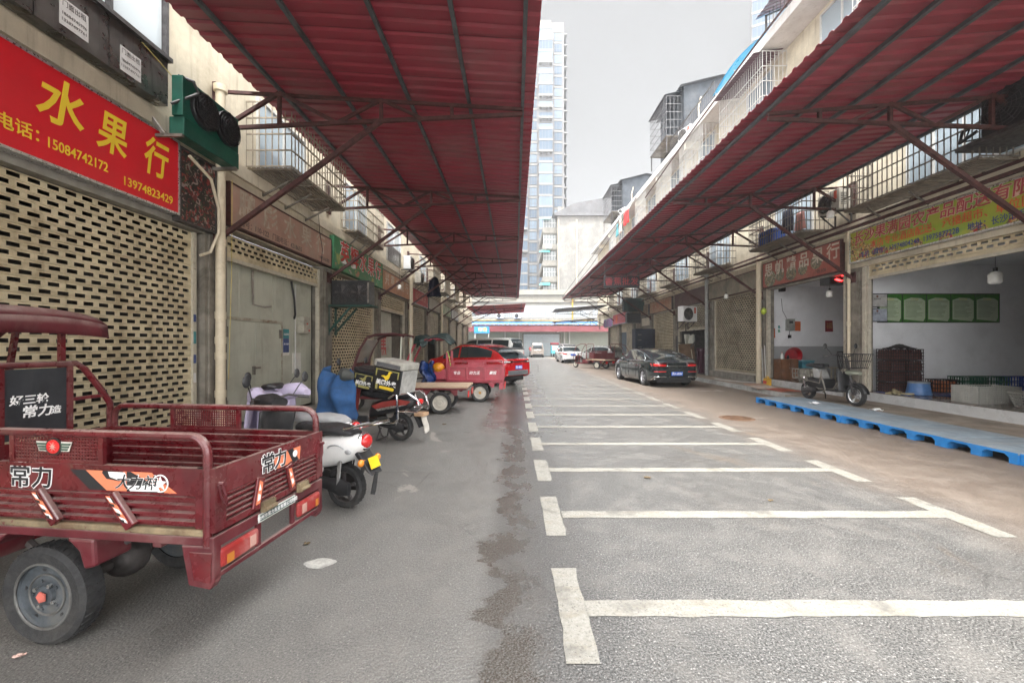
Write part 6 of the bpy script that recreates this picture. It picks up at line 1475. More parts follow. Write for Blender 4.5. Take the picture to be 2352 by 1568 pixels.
        if roof == 'tarp':
            m = MB(); rr = random.Random(4)
            m.grid(lambda u, v: Vector((lerp(xf-.28, x0-.10, v), lerp(-.52, .52, u), 1.86+.05*math.sin(v*9+u*3)+.04*math.sin(u*11+v*4)-.30*max(0, abs(2*u-1)-.62)-.22*max(0, v-.82)*4-.10*max(0, .15-v)*6)), 22, 26)
            m.build('tarpaulin', M('dark_green_tarp', (.012,.030,.028), .5, var=.35, sc=5, bump=.5, bsc=7), t, smooth=True, solid=.02, angle=80)
            m = MB(); m.grid(lambda u, v: Vector((lerp(xf-.36, x0+.35, v), .45+.05*math.sin(v*8), lerp(1.76, 1.50+.2*v+.05*math.sin(v*13), u))), 6, 14); m.build('tarpaulin_flap', MATS['dark_green_tarp'], t, smooth=True, solid=.012, angle=80)
            for s in (1, -1): m = MB(); m.bar((x0+.03, s*.45, .55), (x0+.03, s*.45, 1.42), .06); m.build('roof_post', col, t)
        if roof == 'hoop':
            m = MB(); m.bar((x0+.05, -.4, 1.5), (x0+.05, .4, 1.5), .025); m.bar((x0+.05, -.38, .6), (x0+.05, -.4, 1.5), .025); m.bar((x0+.05, .38, .6), (x0+.05, .4, 1.5), .025); m.build('roof_post', col, t)
    m = MB(); m.box(-.05, -W_/2+.05, deckz-.24, -.021, -W_/2+.26, deckz-.09); m.box(-.05, W_/2-.26, deckz-.24, -.021, W_/2-.05, deckz-.09); m.build('tail_light', red_lens, t, bevel=.008)
    return t
M('trike_bright', (.36,.045,.065), .38, var=.12, sc=5, bump=.03, dirt=.3, dcol=(.40,.17,.17), dsc=3, coat=.2)
M('trike_maroon', (.13,.018,.022), .45, var=.15, sc=5, bump=.03, dirt=.35, dcol=(.2,.12,.11), dsc=3)
MATS['cold_room_panel']
t1 = small_trike((-.33, 12.15, 0), R(180), 'bright red cargo tricycle with a bunched dark green tarpaulin over its cab', 'box', 'tarp', 1.56, MATS['trike_bright'], text_=('动力王', '豪情', '专业'), deckz=.6)
m = MB(); m.box(1.62, .33, .62, 1.98, .47, .92); m.build('side_box', MATS['trike_bright'], t1, bevel=.03)
m = MB(); m.tube([(1.6, .47, 1.42), (1.55, .5, 1.38), (1.5, .49, 1.1), (1.48, .5, .95), (1.44, .5, .92)], .012, 6); m.build('rope', M('lime_rope', (.35,.55,.12), .6), t1, smooth=True)
small_trike((-1.12, 10.1, 0), R(179), 'dark red flatbed tricycle with an arched windscreen and bare plywood deck', 'flat', 'screen', 1.45, MATS['trike_maroon'], deckz=.62)
small_trike((6.25, 27.3, 0), R(130), 'maroon flatbed tricycle with a thin hoop, nose toward the lane on the right', 'flat', 'hoop', 1.6, MATS['trike_maroon'], deckz=.6)
small_trike((5.75, 31.0, 0), R(10), 'maroon box tricycle facing the right-hand shops behind the flatbed one', 'box', 'hoop', 1.6, MATS['trike_maroon'], deckz=.6)
# blue mini tricycle at the lane end, seen from behind
r = empty('cargo_tricycle', (5.25, 54.3, 0), R(90), 'small sky-blue covered tricycle with a maroon roof edge at the lane end', 'cargo tricycle')
bl_ = M('pale_blue_body', (.10,.42,.50), .4, dirt=.1)
b = MB(); b.box(0, -.5, .45, 1.5, .5, .85); b.box(.05, -.46, .851, 1.45, .46, 1.5); b.build('body', bl_, r, bevel=.04)
b = MB(); b.box(-.05, -.5, 1.62, 1.9, .5, 1.9); b.build('roof', M('maroon_roof_edge', (.18,.02,.03), .5), r, bevel=.05)
b = MB(); b.box(-.012, -.36, .9, -.0, .36, 1.45); b.build('rear_panel', white_paint, r)
b = MB()
for y in (-.45, .45): b.bar((.1, y, 1.5), (.1, y, 1.62), .05); b.bar((1.6, y, .8), (1.6, y, 1.62), .05)
b.build('post', white_steel, r)
for s in (1, -1): wheel(r, (.5, s*.46, .24), .24, .1, 'steel', MATS['cream_wheel'], out=s, n=18)
wheel(r, (2.1, 0, .24), .24, .1, 'steel', MATS['cream_wheel'], n=18)
# ------------------------------------------------------------------ scooters
def loft(b, st, n=14, pw=2.6, cap=True):
    """stations (x, z, half width, half height[, y]) joined by super-ellipse rings"""
    vs = []
    for q in st:
        x, z, hw, hh = q[:4]; yc = q[4] if len(q) > 4 else 0
        for k in range(n):
            a = 2*math.pi*k/n; c, s_ = math.cos(a), math.sin(a)
            vs.append((x, yc+hw*math.copysign(abs(c)**(2/pw), c), z+hh*math.copysign(abs(s_)**(2/pw), s_)))
    m = len(st); fs = [(i*n+k, i*n+(k+1) % n, (i+1)*n+(k+1) % n, (i+1)*n+k) for i in range(m-1) for k in range(n)]
    if cap: fs += [tuple(range(n))[::-1], tuple((m-1)*n+k for k in range(n))]
    b.add(vs, fs)
def front_end(t, wb, col, mirrors=True, basket=False, steer=0., hl=True, r=.21, bar_z=1.02, rim=None):
    m = MB(); m.tube([(wb, 0, r), (wb-.04, 0, r+.12), (wb-.14, 0, .62), (wb-.24, 0, bar_z-.04)], .026, 8)
    for s in (1, -1): m.bar((wb, s*.065, r), (wb-.1, s*.05, .52), .032)
    m.tube([(wb-.42, .33, bar_z), (wb-.30, .22, bar_z+.03), (wb-.24, 0, bar_z-.02), (wb-.30, -.22, bar_z+.03), (wb-.42, -.33, bar_z)], .013, 8)
    for s in (1, -1): m.cyl((wb-.46, s*.36, bar_z-.005), (wb-.37, s*.28, bar_z+.01), .018, 8)
    m.build('handlebar', dark_steel, t, smooth=True)
    if mirrors:
        for s in (1, -1):
            m = MB(); m.tube([(wb-.33, s*.25, bar_z+.02), (wb-.36, s*.30, bar_z+.12), (wb-.38, s*.34, bar_z+.18)], .006, 6); m.sphere((wb-.39, s*.36, bar_z+.22), .055, 12, 8, (.35, .8, 1.1)); m.build('mirror', black_plastic, t, smooth=True)
    wheel(t, (wb, 0, r), r, .09, 'moto', rim or alu, out=1, n=28)
    m = MB(); m.grid(lambda u, v: Vector((wb+(r+.035)*math.cos(R(10+140*u)), (v-.5)*.12, r+(r+.035)*math.sin(R(10+140*u)))), 12, 2); m.build('front_mudguard', col, t, smooth=True, solid=.006)
def swing(t, col=black_plastic, r=.21):
    wheel(t, (0, 0, r), r, .10, 'moto', dark_steel, out=1, n=30)
    for s in (1, -1):
        m = MB(); loft(m, [(-.10, r, .028, .06, s*.085), (0, r+.01, .035, .085, s*.088), (.12, r+.03, .032, .06, s*.088), (.34, r+.06, .028, .05, s*.085)], 10); m.build('swing_arm', black_plastic if s > 0 else dark_steel, t, smooth=True)
    m = MB()
    for s in (1, -1): m.tube([(.02, s*.10, r+.02), (-.02, s*.11, .52)], .02, 8)
    m.build('shock_absorber', chrome, t, smooth=True)
def rack(t, x0, x1, z0, z1, w, mat=chrome):
    m = MB(); m.tube([(x0, w*.8, z0-.02), (x0-.08, w, z0), (x1, w*.9, z1), (x1-.05, w*.5, z1+.005), (x1-.05, -w*.5, z1+.005), (x1, -w*.9, z1), (x0-.08, -w, z0), (x0, -w*.8, z0-.02)], .011, 8)
    for q in (.3, .0, -.3): m.tube([(x0-.06, w*q*1.6, z0+.002), (x1-.02, w*q*1.6, z1+.004)], .007, 6)
    for q in (.35, .7): m.tube([(lerp(x0, x1, q), w*.95, lerp(z0, z1, q)), (lerp(x0, x1, q), -w*.95, lerp(z0, z1, q))], .007, 6)
    for s in (1, -1): m.tube([(x0-.02, s*w*.85, z0), (x0+.04, s*w*.7, z0-.13)], .009, 6)
    m.build('luggage_rack', mat, t, smooth=True)
def scooter(loc, rz, label, col, seat_m, wb=1.27, tail='round', shield=None):
    t = empty('scooter', loc, rz, label, 'scooter', None)
    m = MB(); loft(m, [(-.27, .655, .035, .03), (-.22, .645, .10, .075), (-.10, .60, .155, .125), (.08, .565, .175, .155), (.30, .53, .165, .165), (.45, .48, .13, .15), (.50, .44, .10, .11)], 18, 2.4); m.build('tail_body', col, t, smooth=True, angle=60)
    m = MB(); loft(m, [(.40, .31, .13, .05), (.60, .27, .145, .035), (.90, .27, .14, .035), (1.0, .34, .13, .05)], 12, 4); m.build('footboard', col, t, smooth=True)
    m = MB(); loft(m, [(-.12, .735, .08, .025), (-.02, .755, .13, .045), (.18, .765, .145, .055), (.36, .745, .13, .06), (.55, .765, .09, .05), (.60, .76, .05, .03)], 14, 2.6); m.build('seat', seat_m, t, smooth=True, angle=60)
    m = MB(); m.grid(lambda u, v: Vector((wb-.34+.10*math.cos((u-.5)*2.6)-.10*v, (.19+.03*v)*math.sin((u-.5)*2.6)/.96, .30+.62*v)), 12, 8); m.build('leg_shield', shield or col, t, smooth=True, solid=.03)
    m = MB(); loft(m, [(wb-.42, .99, .10, .05), (wb-.28, 1.0, .13, .085), (wb-.16, .98, .10, .09), (wb-.11, .96, .05, .05)], 14, 2.3); hd = m.build('headlamp_cowl', shield or col, t, smooth=True)
    m = MB(); m.sphere((wb-.15, 0, .975), .06, 12, 8, (.6, 1, 1)); m.build('headlight', clear_lens, hd, smooth=True)
    swing(t); front_end(t, wb, col)
    m = MB(); m.sphere((-.225, 0, .665), .075, 14, 10, (.75, 1.1, .95)); m.build('tail_light', red_lens, t, smooth=True)
    m = MB(); m.lathe([(.086, 0), (.092, .02), (.08, .035)], (-.20, 0, .664), (-1, 0, .15), 18); m.build('lamp_ring', chrome, t, smooth=True)
    m = MB(); m.prism([(-.20, .58), (-.12, .60), (-.30, .40), (-.36, .36)], (0, .09, 0), (1,0,0), (0,0,1), .18); g = m.build('rear_mudguard', black_plastic, t, bevel=.01)
    m = MB(); m.box(-.005, -.07, -.055, .005, .07, .055); p = m.build('number_plate', M('yellow_plate', (.72,.50,.02), .45, var=.05, bump=0), g, bevel=.004); p.location = (-.325, 0, .47); p.rotation_euler = (0, R(22), 0)
    for s in (1, -1): m = MB(); m.sphere((-.27, s*.125, .485), .036, 10, 8, (.8, 1, 1)); m.bar((-.25, s*.05, .49), (-.26, s*.1, .487), .02); m.build('indicator_lens', amber_lens, g, smooth=True)
    m = MB(); m.prism([(-.02, 0), (.02, 0), (.035, -.22), (-.01, -.24), (-.02, -.2)], (-.355, .0, .39), (.3, 1, 0), (-.15, 0, 1), .006); m.build('mud_flap', rubber, g)
    m = MB(); m.tube([(.34, .13, .24), (.28, .2, .09), (.24, .22, .03)], .012, 6); m.tube([(.34, .10, .24), (.50, .14, .05), (.5, -.14, .05), (.34, -.10, .24)], .013, 6); m.build('stand', dark_steel, t, smooth=True)
    return t
sa = scooter((-1.67, 4.1, 0), R(162), 'white scooter with a chrome rear rack and yellow plate beside the large tricycle', white_paint, black_plastic, shield=black_plastic)
rack(sa, -.04, -.40, .80, .86, .12)
m = MB()
for s in (1, -1):
    m.tube([(-.02+.10*math.sin(a), s*.178, .60+.05*math.cos(a)) for a in [q*.4-1.2 for q in range(7)]], .008, 6)
    m.sphere((-.14, s*.148, .585), .034, 10, 6, (1.2, .35, .7))
m.build('side_mark', M('grey_mark', (.42,.43,.44), .4), sa, smooth=True)
silver_seat = M('grey_seat_cover', (.34,.345,.35), .55, var=.12, sc=8, bump=.15)
sb = scooter((-2.02, 4.72, 0), R(166), 'silver-white scooter with a grey seat and lilac wind apron behind the large tricycle', white_paint, silver_seat, shield=M('lilac_padded_cloth', (.46,.41,.55), .85, var=.08, sc=9, bump=.3, bsc=25))
lil = M('lilac_padded_cloth', (.46,.41,.55), .85, var=.08, sc=9, bump=.3, bsc=25)
m = MB(); m.grid(lambda u, v: Vector((.98+.13*math.cos((u-.5)*2.9)-.10*v-.05*math.sin(v*3.1)+.016*math.sin(u*17+v*5), (.34-.06*v+.05*math.sin(v*3.1))*math.sin((u-.5)*2.9)/.99, .36+.72*v+.015*math.sin(u*21))), 22, 14); m.build('wind_apron', lil, sb, smooth=True, solid=.035, angle=80)
for s in (1, -1): m = MB(); loft(m, [(.70, 1.0, .06, .05, s*.34), (.80, 1.04, .10, .09, s*.31), (.92, 1.02, .10, .10, s*.24), (1.0, .98, .06, .06, s*.18)], 12, 2); m.build('hand_muff', lil, sb, smooth=True)
m = MB(); loft(m, [(.80, 1.10, .05, .02), (.86, 1.12, .13, .03), (.96, 1.10, .11, .04), (1.0, 1.07, .05, .02)], 12, 2.5); m.build('dash_cover', black_plastic, sb, smooth=True)

# delivery scooter with the boxes and blue apron
ds = empty('delivery_scooter', (-1.92, 6.95, 0), R(164), 'black and red delivery scooter with two black delivery boxes and blue apron', 'scooter')
blk = M('dusty_black_panel', (.02,.02,.022), .4, var=.25, sc=7, bump=.05, dirt=.3, dcol=(.09,.085,.075), dsc=4)
redp = M('faded_red_panel', (.24,.03,.025), .4, var=.15, dirt=.3, dcol=(.2,.12,.1))
m = MB(); loft(m, [(-.30, .66, .05, .05), (-.18, .64, .12, .09), (.05, .60, .15, .12), (.30, .56, .15, .13), (.5, .5, .12, .13), (.56, .44, .08, .09)], 16, 2.8); m.build('tail_body', blk, ds, smooth=True, angle=60)
for s in (1, -1):
    m = MB(); m.prism([(-.28, .68), (-.05, .71), (.25, .66), (.46, .58), (.38, .53), (.05, .60), (-.2, .62)], (0, s*.155, 0), (1,0,0), (0,0,1), -s*.012); m.build('side_panel', redp, ds, bevel=.004)
    m = MB(); m.prism([(-.2, .62), (.05, .60), (.38, .53), (.34, .50), (.02, .565)], (0, s*.158, 0), (1,0,0), (0,0,1), -s*.012); m.build('side_stripe', alu, ds, bevel=.003)
m = MB(); loft(m, [(-.20, .76, .1, .03), (0, .77, .14, .06), (.3, .76, .15, .075), (.55, .78, .12, .09), (.70, .80, .08, .08), (.75, .79, .04, .05)], 14, 2.6); m.build('seat', M('black_seat_pad', (.015,.015,.017), .8, bump=.3), ds, smooth=True)
m = MB(); loft(m, [(.45, .30, .14, .05), (.65, .27, .15, .04), (1.0, .28, .14, .04), (1.08, .36, .13, .05)], 12, 4); m.build('footboard', blk, ds, smooth=True)
m = MB(); m.grid(lambda u, v: Vector((.98+.10*math.cos((u-.5)*2.6)-.10*v, .2*math.sin((u-.5)*2.6), .30+.62*v)), 12, 8); m.build('leg_shield', redp, ds, smooth=True, solid=.03)
swing(ds, r=.225); front_end(ds, 1.33, redp, r=.225, bar_z=1.1)
m = MB()
for s in (1, -1):
    y = s*.21
    m.tube([(.10, y, .72), (-.02, y, .80), (-.06, y*1.05, .79), (-.08, y*1.1, .68), (-.09, y*1.1, .40), (-.02, y*1.1, .33), (.3, y*1.1, .315), (.78, y*1.1, .30)], .017, 8)
    m.tube([(-.06, y*1.05, .78), (-.25, y, .82), (-.40, y*.8, .72), (-.46, y*.5, .60), (-.40, y*.9, .52), (-.1, y*1.1, .52)], .014, 8)
    m.tube([(-.35, y*.7, .80), (-.42, y*.7, .62)], .011, 6)
m.tube([(-.46, .11, .60), (-.47, 0, .6), (-.46, -.11, .60)], .014, 8)
m.build('crash_bars', chrome, ds, smooth=True)
m = MB()
for s in (1, -1):
    for x in (.18, .55): m.prism([(-.13, 0), (.13, 0), (.10, .10), (-.09, .11)], (x, s*.235, .325), (1,0,0), (0,0,1), -s*.03)
m.build('foot_guard', blk, ds, bevel=.02)
m = MB(); m.tube([(.34, .13, .26), (.22, .22, .12), (.1, .26, .06)], .014, 6); m.tube([(.30, .12, .22), (.36, .16, .02), (.36, -.16, .02), (.30, -.12, .22)], .014, 6); m.build('stand', dark_steel, ds, smooth=True)
m = MB(); m.sphere((-.36, 0, .66), .07, 12, 8, (.5, 1.6, .8)); m.build('tail_light', red_lens, ds, smooth=True)
m = MB(); m.prism([(-.24, .5), (-.18, .58), (-.34, .44), (-.42, .26), (-.38, .24), (-.30, .40)], (0, .08, 0), (1,0,0), (0,0,1), .16); m.build('rear_mudguard', blk, ds, bevel=.008)
m = MB(); m.grid(lambda u, v: Vector((-.42-.02*math.sin(u*7)-.05*v, -.09+.16*u+.02*math.sin(v*6), .46-.30*v+.02*math.sin(u*9))), 8, 8); m.build('torn_bag', M('torn_white_bag', (.5,.47,.42), .7, bump=.3), ds, smooth=True, solid=.012)
m = MB(); m.box(-.47, -.10, .43, -.30, .10, .49); m.build('torn_carton', M('carton', (.42,.27,.16), .8), ds, bevel=.01)
# boxes sit on the scooter but are things of their own
def dbox(cx, cz, L_, H_, W_, tilt, label, big):
    q = Matrix.Rotation(R(164), 3, 'Z'); c = Vector((-1.92, 6.95, 0))+q @ Vector((cx, 0, cz))
    r = empty('delivery_box', c, R(164), label, 'delivery box'); r.rotation_euler = (0, R(tilt), R(164))
    m = MB(); m.box(-L_/2, -W_/2, -H_/2, L_/2, W_/2, H_/2*.55); m.build('carrier', M('black_vinyl', (.014,.014,.016), .42, var=.3, sc=6, bump=.25, bsc=9, dirt=.15, dcol=(.09,.085,.08)), r, bevel=.02)
    m = MB(); m.box(-L_/2-.012, -W_/2-.012, H_/2*.552, L_/2+.012, W_/2+.012, H_/2); m.build('lid', M('grimy_grey_vinyl', (.36,.35,.31), .55, var=.25, sc=5, bump=.3, bsc=9, dirt=.6, dcol=(.14,.13,.115), dsc=4) if big else MATS['black_vinyl'], r, bevel=.02)
    ys = M('scuffed_yellow', (.34,.31,.10), .6, var=.25, sc=12, dirt=.5, dcol=(.05,.05,.05), dsc=9)
    yy = W_/2+.0015
    m = MB(); s_ = L_/.46
    m.box(-L_*.40, yy, H_*.18, L_*.42, yy+.002, H_*.21)
    for x in (-L_*.40, L_*.37): m.box(x, yy, -H_*.02, x+.02, yy+.002, H_*.178)
    m.box(L_*.28, yy, -H_*.44, L_*.36, yy+.002, -H_*.2); m.build('scuffed_tape', ys, r)
    m = MB(); k = .10*s_
    m.prism([(-.75, -.1), (-.35, .25), (.1, .3), (.35, .75), (.75, .8), (.95, .62), (.6, .5), (.45, .0), (.2, -.45), (.1, -.9), (-.02, -.45), (-.4, -.35), (-1.0, -.3)] if False else [(p*k, z*k+H_*.0) for p, z in [(1.0, .0), (.55, .15), (.2, .1), (-.1, .35), (-.15, .7), (-.45, .85), (-.8, .7), (-.5, .55), (-.45, .1), (-.3, -.3), (0, -.5), (.1, -.9), (.2, -.45), (.5, -.15)]], (0, yy, 0), (1,0,0), (0,0,1), -.0022); m.build('bird_mark', yellow_ink if big else ys, r)
    m = MB(); m.prism([(-.10*s_+.02*math.cos(a)*s_ if abs(a) > 1.57 else .10*s_+.02*math.cos(a)*s_, .022*math.sin(a)*s_-H_*.36) for a in [q*.3927-math.pi for q in range(16)]], (-.02, yy, 0), (1,0,0), (0,0,1), -.0022); m.build('yellow_pill', yellow_ink if big else ys, r)
    text('美团外卖', .082*s_, white_ink, r, frame((0, yy+.003, -H_*.21), (-1,0,0), (0,0,1)), bold=.025)
    if big:
        m = MB(); m.box(-L_*.42, yy-.0005, H_*.30, L_*.42, yy+.012, H_*.42)
        for i in range(8): m.box(-L_*.34+i*L_*.09, yy+.0125, H_*.32, -L_*.31+i*L_*.09, yy+.016, H_*.40)
        m.build('vent_strip', M('vent_grey', (.10,.10,.105), .5), r)
        m = MB(); m.box(-L_/2-.006, -W_/2+.01, -H_/2+.02, -L_/2-.0005, W_/2-.01, H_*.27); m.build('reflective_back', M('grimy_silver_vinyl', (.42,.42,.40), .5, .2, var=.3, sc=4, bump=.3, bsc=8, dirt=.6, dcol=(.13,.12,.11), dsc=5), r)
dbox(.10, 1.08, .53, .52, .50, -10, 'large black delivery box with yellow bird mark and grimy grey lid', True)
dbox(.57, 1.03, .42, .36, .42, -10, 'smaller black delivery box in front of the large one on the scooter', False)
# blue apron hung over its handlebars
den = M('worn_blue_cloth', (.025,.085,.22), .85, var=.2, sc=6, bump=.35, bsc=22, dirt=.25, dcol=(.05,.06,.09))
m = MB(); m.grid(lambda u, v: Vector((1.12+.30*math.cos((u-.5)*3.6)*(1-.35*v)-.06*v+.075*math.sin(u*17+2.5*v)*(1-v*.3)+.05*math.sin(v*8+u*5), (.40-.05*v+.05*math.sin(v*5))*math.sin((u-.5)*3.6)/.97+.03*math.sin(v*11+u*3), .30+(.86+.07*math.sin(u*6+1))*v-(1-v)*.10*math.sin(u*5.3+.6))), 30, 20); m.v = [(v_[0]-1.0, v_[1]*1.1, v_[2]) for v_ in m.v]; ap_ = m.build('wind_apron', den, ds, smooth=True, solid=.03, angle=80); ap_.location = (1.08, .05, 0); ap_.rotation_euler = (0, 0, R(62))
m = MB(); loft(m, [(.72, 1.08, .05, .05, .30), (.85, 1.10, .12, .10, .28), (1.0, 1.08, .14, .13, .18), (1.15, 1.04, .12, .12, .02), (1.12, 1.05, .11, .10, -.18)], 14, 2.2); m.build('muff', M('grey_green_cloth', (.075,.08,.075), .9, bump=.5), ds, smooth=True)

# black cargo scooter on the pallets
cs = empty('cargo_scooter', (8.02, 11.3, .15), R(-86), 'black cargo scooter with a wire front basket standing by the right-hand shops', 'scooter')
cs.scale = (1.12, 1.12, 1.12)
swing(cs, r=.20); front_end(cs, 1.30, black_plastic, r=.225, bar_z=1.05, rim=alu)
m = MB()
for s in (1, -1):
    y = s*.12; o_ = s*.23
    m.tube([(1.04, 0, .92), (1.0, y, .5), (.85, y, .30), (.45, y, .28), (.2, y, .45), (-.25, y, .50)], .02, 8)
    m.tube([(.66, o_, .72), (.60, o_, .42), (.2, o_, .46), (-.22, o_, .48), (-.24, o_, .70), (.16, o_, .72), (.22, o_, .47)], .014, 8)
    m.tube([(-.22, o_, .60), (.18, o_, .60)], .01, 6)
    for x in (-.14, -.05, .05): m.tube([(x, o_, .48), (x, o_, .71)], .009, 6)
    m.tube([(.64, o_, .60), (.76, o_, .30), (.70, o_, .22)], .016, 8)
m.tube([(-.24, .23, .70), (-.26, 0, .70), (-.24, -.23, .70)], .014, 8); m.tube([(-.22, .23, .48), (-.24, 0, .48), (-.22, -.23, .48)], .014, 8)
m.build('tube_frame', grey_steel, cs, smooth=True)
m = MB(); m.box(.12, -.14, .30, .62, .14, .52); m.build('battery_box', blk, cs, bevel=.02)
m = MB(); m.box(.24, .1405, .36, .52, .150, .46); m.build('side_notice', M('notice_pink', (.5,.30,.28), .5), cs)
b_ = text('电动', .07, red_ink, cs, frame((.38, .1515, .41), (-1,0,0), (0,0,1)), bold=.02)
m = MB(); m.prism([(.30, .52), (.52, .52), (.40, .74), (.24, .76)], (0, .12, 0), (1,0,0), (0,0,1), .24); m.build('seat_cover_panel', M('dusty_silver_panel', (.3,.3,.29), .5), cs, bevel=.02)
m = MB(); loft(m, [(.02, .80, .10, .03), (.12, .81, .14, .05), (.40, .80, .14, .055), (.52, .81, .08, .045)], 14, 3); m.build('seat', black_plastic, cs, smooth=True)
m = MB(); m.box(.62, -.16, .26, 1.0, .16, .30); m.grid(lambda u, v: Vector((1.02+.05*math.cos((u-.5)*2.2)-.04*v, .19*math.sin((u-.5)*2.2), .30+.42*v)), 8, 5); m.build('footboard', black_plastic, cs, solid=.01)
m = MB()                                                     # wire basket
bx0, bx1, bz0, bz1 = 1.06, 1.46, .80, 1.10
for i in range(9):
    q = i/8
    for s in (1, -1): m.tube([(lerp(bx0+.04, bx1-.06, q), s*.17, bz0), (lerp(bx0, bx1, q), s*.23, bz1)], .0045, 5)
    m.tube([(bx1-.06, lerp(-.17, .17, q), bz0), (bx1, lerp(-.23, .23, q), bz1)], .0045, 5); m.tube([(bx0+.04, lerp(-.17, .17, q), bz0), (bx0, lerp(-.23, .23, q), bz1)], .0045, 5)
    m.tube([(lerp(bx0+.04, bx1-.06, q), -.17, bz0), (lerp(bx0+.04, bx1-.06, q), .17, bz0)], .0045, 5)
for z, e in ((bz0, 0), (lerp(bz0, bz1, .5), .03), (bz1, .06)):
    xa, xb, w_ = lerp(bx0+.04, bx0, e/.06), lerp(bx1-.06, bx1, e/.06), .17+e
    m.tube([(xa, w_, z), (xb, w_, z), (xb, -w_, z), (xa, -w_, z)], .008, 6, closed=True)
m.build('basket', black_plastic, cs)
m = MB(); loft(m, [(1.08, .70, .06, .04), (1.18, .70, .13, .06), (1.32, .70, .12, .05), (1.40, .69, .05, .03)], 12, 2.4); m.build('headlamp_cowl', M('dusty_grey_green', (.22,.23,.18), .6), cs, smooth=True)
m = MB(); m.tube([(.30, .12, .26), (.2, .26, .12), (.14, .32, .01)], .012, 6); m.build('stand', dark_steel, cs, smooth=True)

# ------------------------------------------------------------------ pallets and goods on the right
blue_p = M('blue_plastic', (.02,.19,.50), .45, var=.12, sc=4, bump=.05, dirt=.2, dcol=(.10,.15,.22), dsc=3)
ptop = M('dusty_blue_top', (.22,.27,.31), .6, var=.15, sc=3, bump=.1, dirt=.6, dcol=(.27,.245,.205), dsc=1.3)
proto = None
PL = ['blue plastic pallet at the far end of the row, next to the flattened cartons', 'second blue plastic pallet from the far end of the row', 'third blue plastic pallet from the far end, beside the cargo scooter front wheel', 'fourth blue plastic pallet from the far end of the row', 'third blue plastic pallet from the near end of the row', 'second blue plastic pallet from the near end of the row', 'nearest blue plastic pallet at the right edge of the photo']
for i in range(7):
    y0 = 11.5-1.0*(i+1); loc = (6.70+.012*math.sin(i*2.3), y0, .004)
    if proto is None:
        r = empty('pallet', loc, 0, PL[0], 'pallet', 'blue pallets along the shop step')
        b = MB(); b.box(0, .005, .125, 1.235, .995, .15); b.build('deck', ptop, r, bevel=.004)
        b = MB(); b.box(-.004, .003, .118, .0, .997, .152); b.box(-.004, .003, 0, 1.236, .025, .124); b.box(-.004, .975, 0, 1.236, .997, .124)
        for y, y2 in ((.0251, .10), (.43, .57), (.90, .9749)): b.box(-.003, y, .0, .16, y2, .124); b.box(1.05, y, 0, 1.235, y2, .124); b.box(.5, y, 0, .66, y2, .124)
        for y in (.10, .57): b.prism([(0, 0), (.06, 0), (0, .05)], (-.003, y, .124), (0, 1, 0), (0, 0, -1), -.06); b.prism([(.33, 0), (.27, 0), (.33, .05)], (-.003, y, .124), (0, 1, 0), (0, 0, -1), -.06)
        b.build('blocks', blue_p, r)
        proto = r
    else:
        r = copy_tree(proto); r.location = loc; r['label'] = PL[i]
    r.rotation_euler = (R(.0), 0, R(.5*math.sin(i*1.9)))
def crate(loc, s, mat, label, group=None, rz=0, fill=None, slots=6, rows=3, cat='crate', t=.012):
    r = empty('crate', loc, rz, label, cat, group); L_, W_, H_ = s
    b = MB(); b.box(-L_/2, -W_/2, 0, L_/2, W_/2, t)
    for q in range(rows+1):
        z = lerp(0, H_-.025, q/rows)
        b.box(-L_/2-.004, -W_/2-.004, z, L_/2+.004, -W_/2+t, z+.022); b.box(-L_/2-.004, W_/2-t, z, L_/2+.004, W_/2+.004, z+.022)
        b.box(-L_/2-.004, -W_/2+t, z, -L_/2+t, W_/2-t, z+.022); b.box(L_/2-t, -W_/2+t, z, L_/2+.004, W_/2-t, z+.022)
    for q in range(slots+1):
        x = lerp(-L_/2, L_/2-.014, q/slots); y = lerp(-W_/2, W_/2-.014, q/slots)
        for yy in (-W_/2, W_/2-t): b.box(x, yy, .023, x+.014, yy+t, H_-.026)
        for xx in (-L_/2, L_/2-t): b.box(xx, y, .023, xx+t, y+.014, H_-.026)
    b.build('basket_shell', mat, r)
    if fill:
        b = MB(); rr = random.Random(int(loc[0]*100)); b.box(-L_/2+.02, -W_/2+.02, .014, L_/2-.02, W_/2-.02, H_*.7)
        for q in range(26): b.sphere((rr.uniform(-L_/2+.05, L_/2-.05), rr.uniform(-W_/2+.05, W_/2-.05), H_*.74), .045, 8, 6)
        b.build('contents', fill, r, smooth=True)
    return r
crk = M('dark_crate_plastic', (.016,.012,.013), .5, var=.2)
fillr = M('dull_red_fruit', (.10,.032,.026), .6, var=.35, sc=14, bump=0)
for c in range(2):
    for k in range(4):
        crate((9.86+c*.40, 10.85-c*.05, .362+k*.285), (.39, .44, .28), crk, '%s dark crate in the %s stack inside the open shop' % (('bottom', 'second', 'third', 'top')[k], ('outer', 'inner')[c]), 'stacked dark fruit crates', 0, fillr)
m = MB(); m.grid(lambda u, v: Vector((9.78+.55*u, 10.62+.4*v, 1.506+.11*math.sin(u*math.pi)*math.sin(v*math.pi)+.012*math.sin(u*20+v*9))), 14, 8); tag(m.build('sack', crk, None, smooth=True, solid=.01), 'dark crumpled sack lying on the crate stacks', 'sack')
r = empty('tub', (10.05, 10.3, .362), 0, 'round blue tub with a scuffed lid beside the crate stacks', 'tub')
m = MB(); m.lathe([(.23, 0), (.245, .02), (.205, .27), (.20, .30)], (0,0,0), (0,0,1), 28); m.build('body', M('faded_blue_tub', (.07,.17,.38), .5, dirt=.2, dcol=(.25,.28,.3)), r, smooth=True)
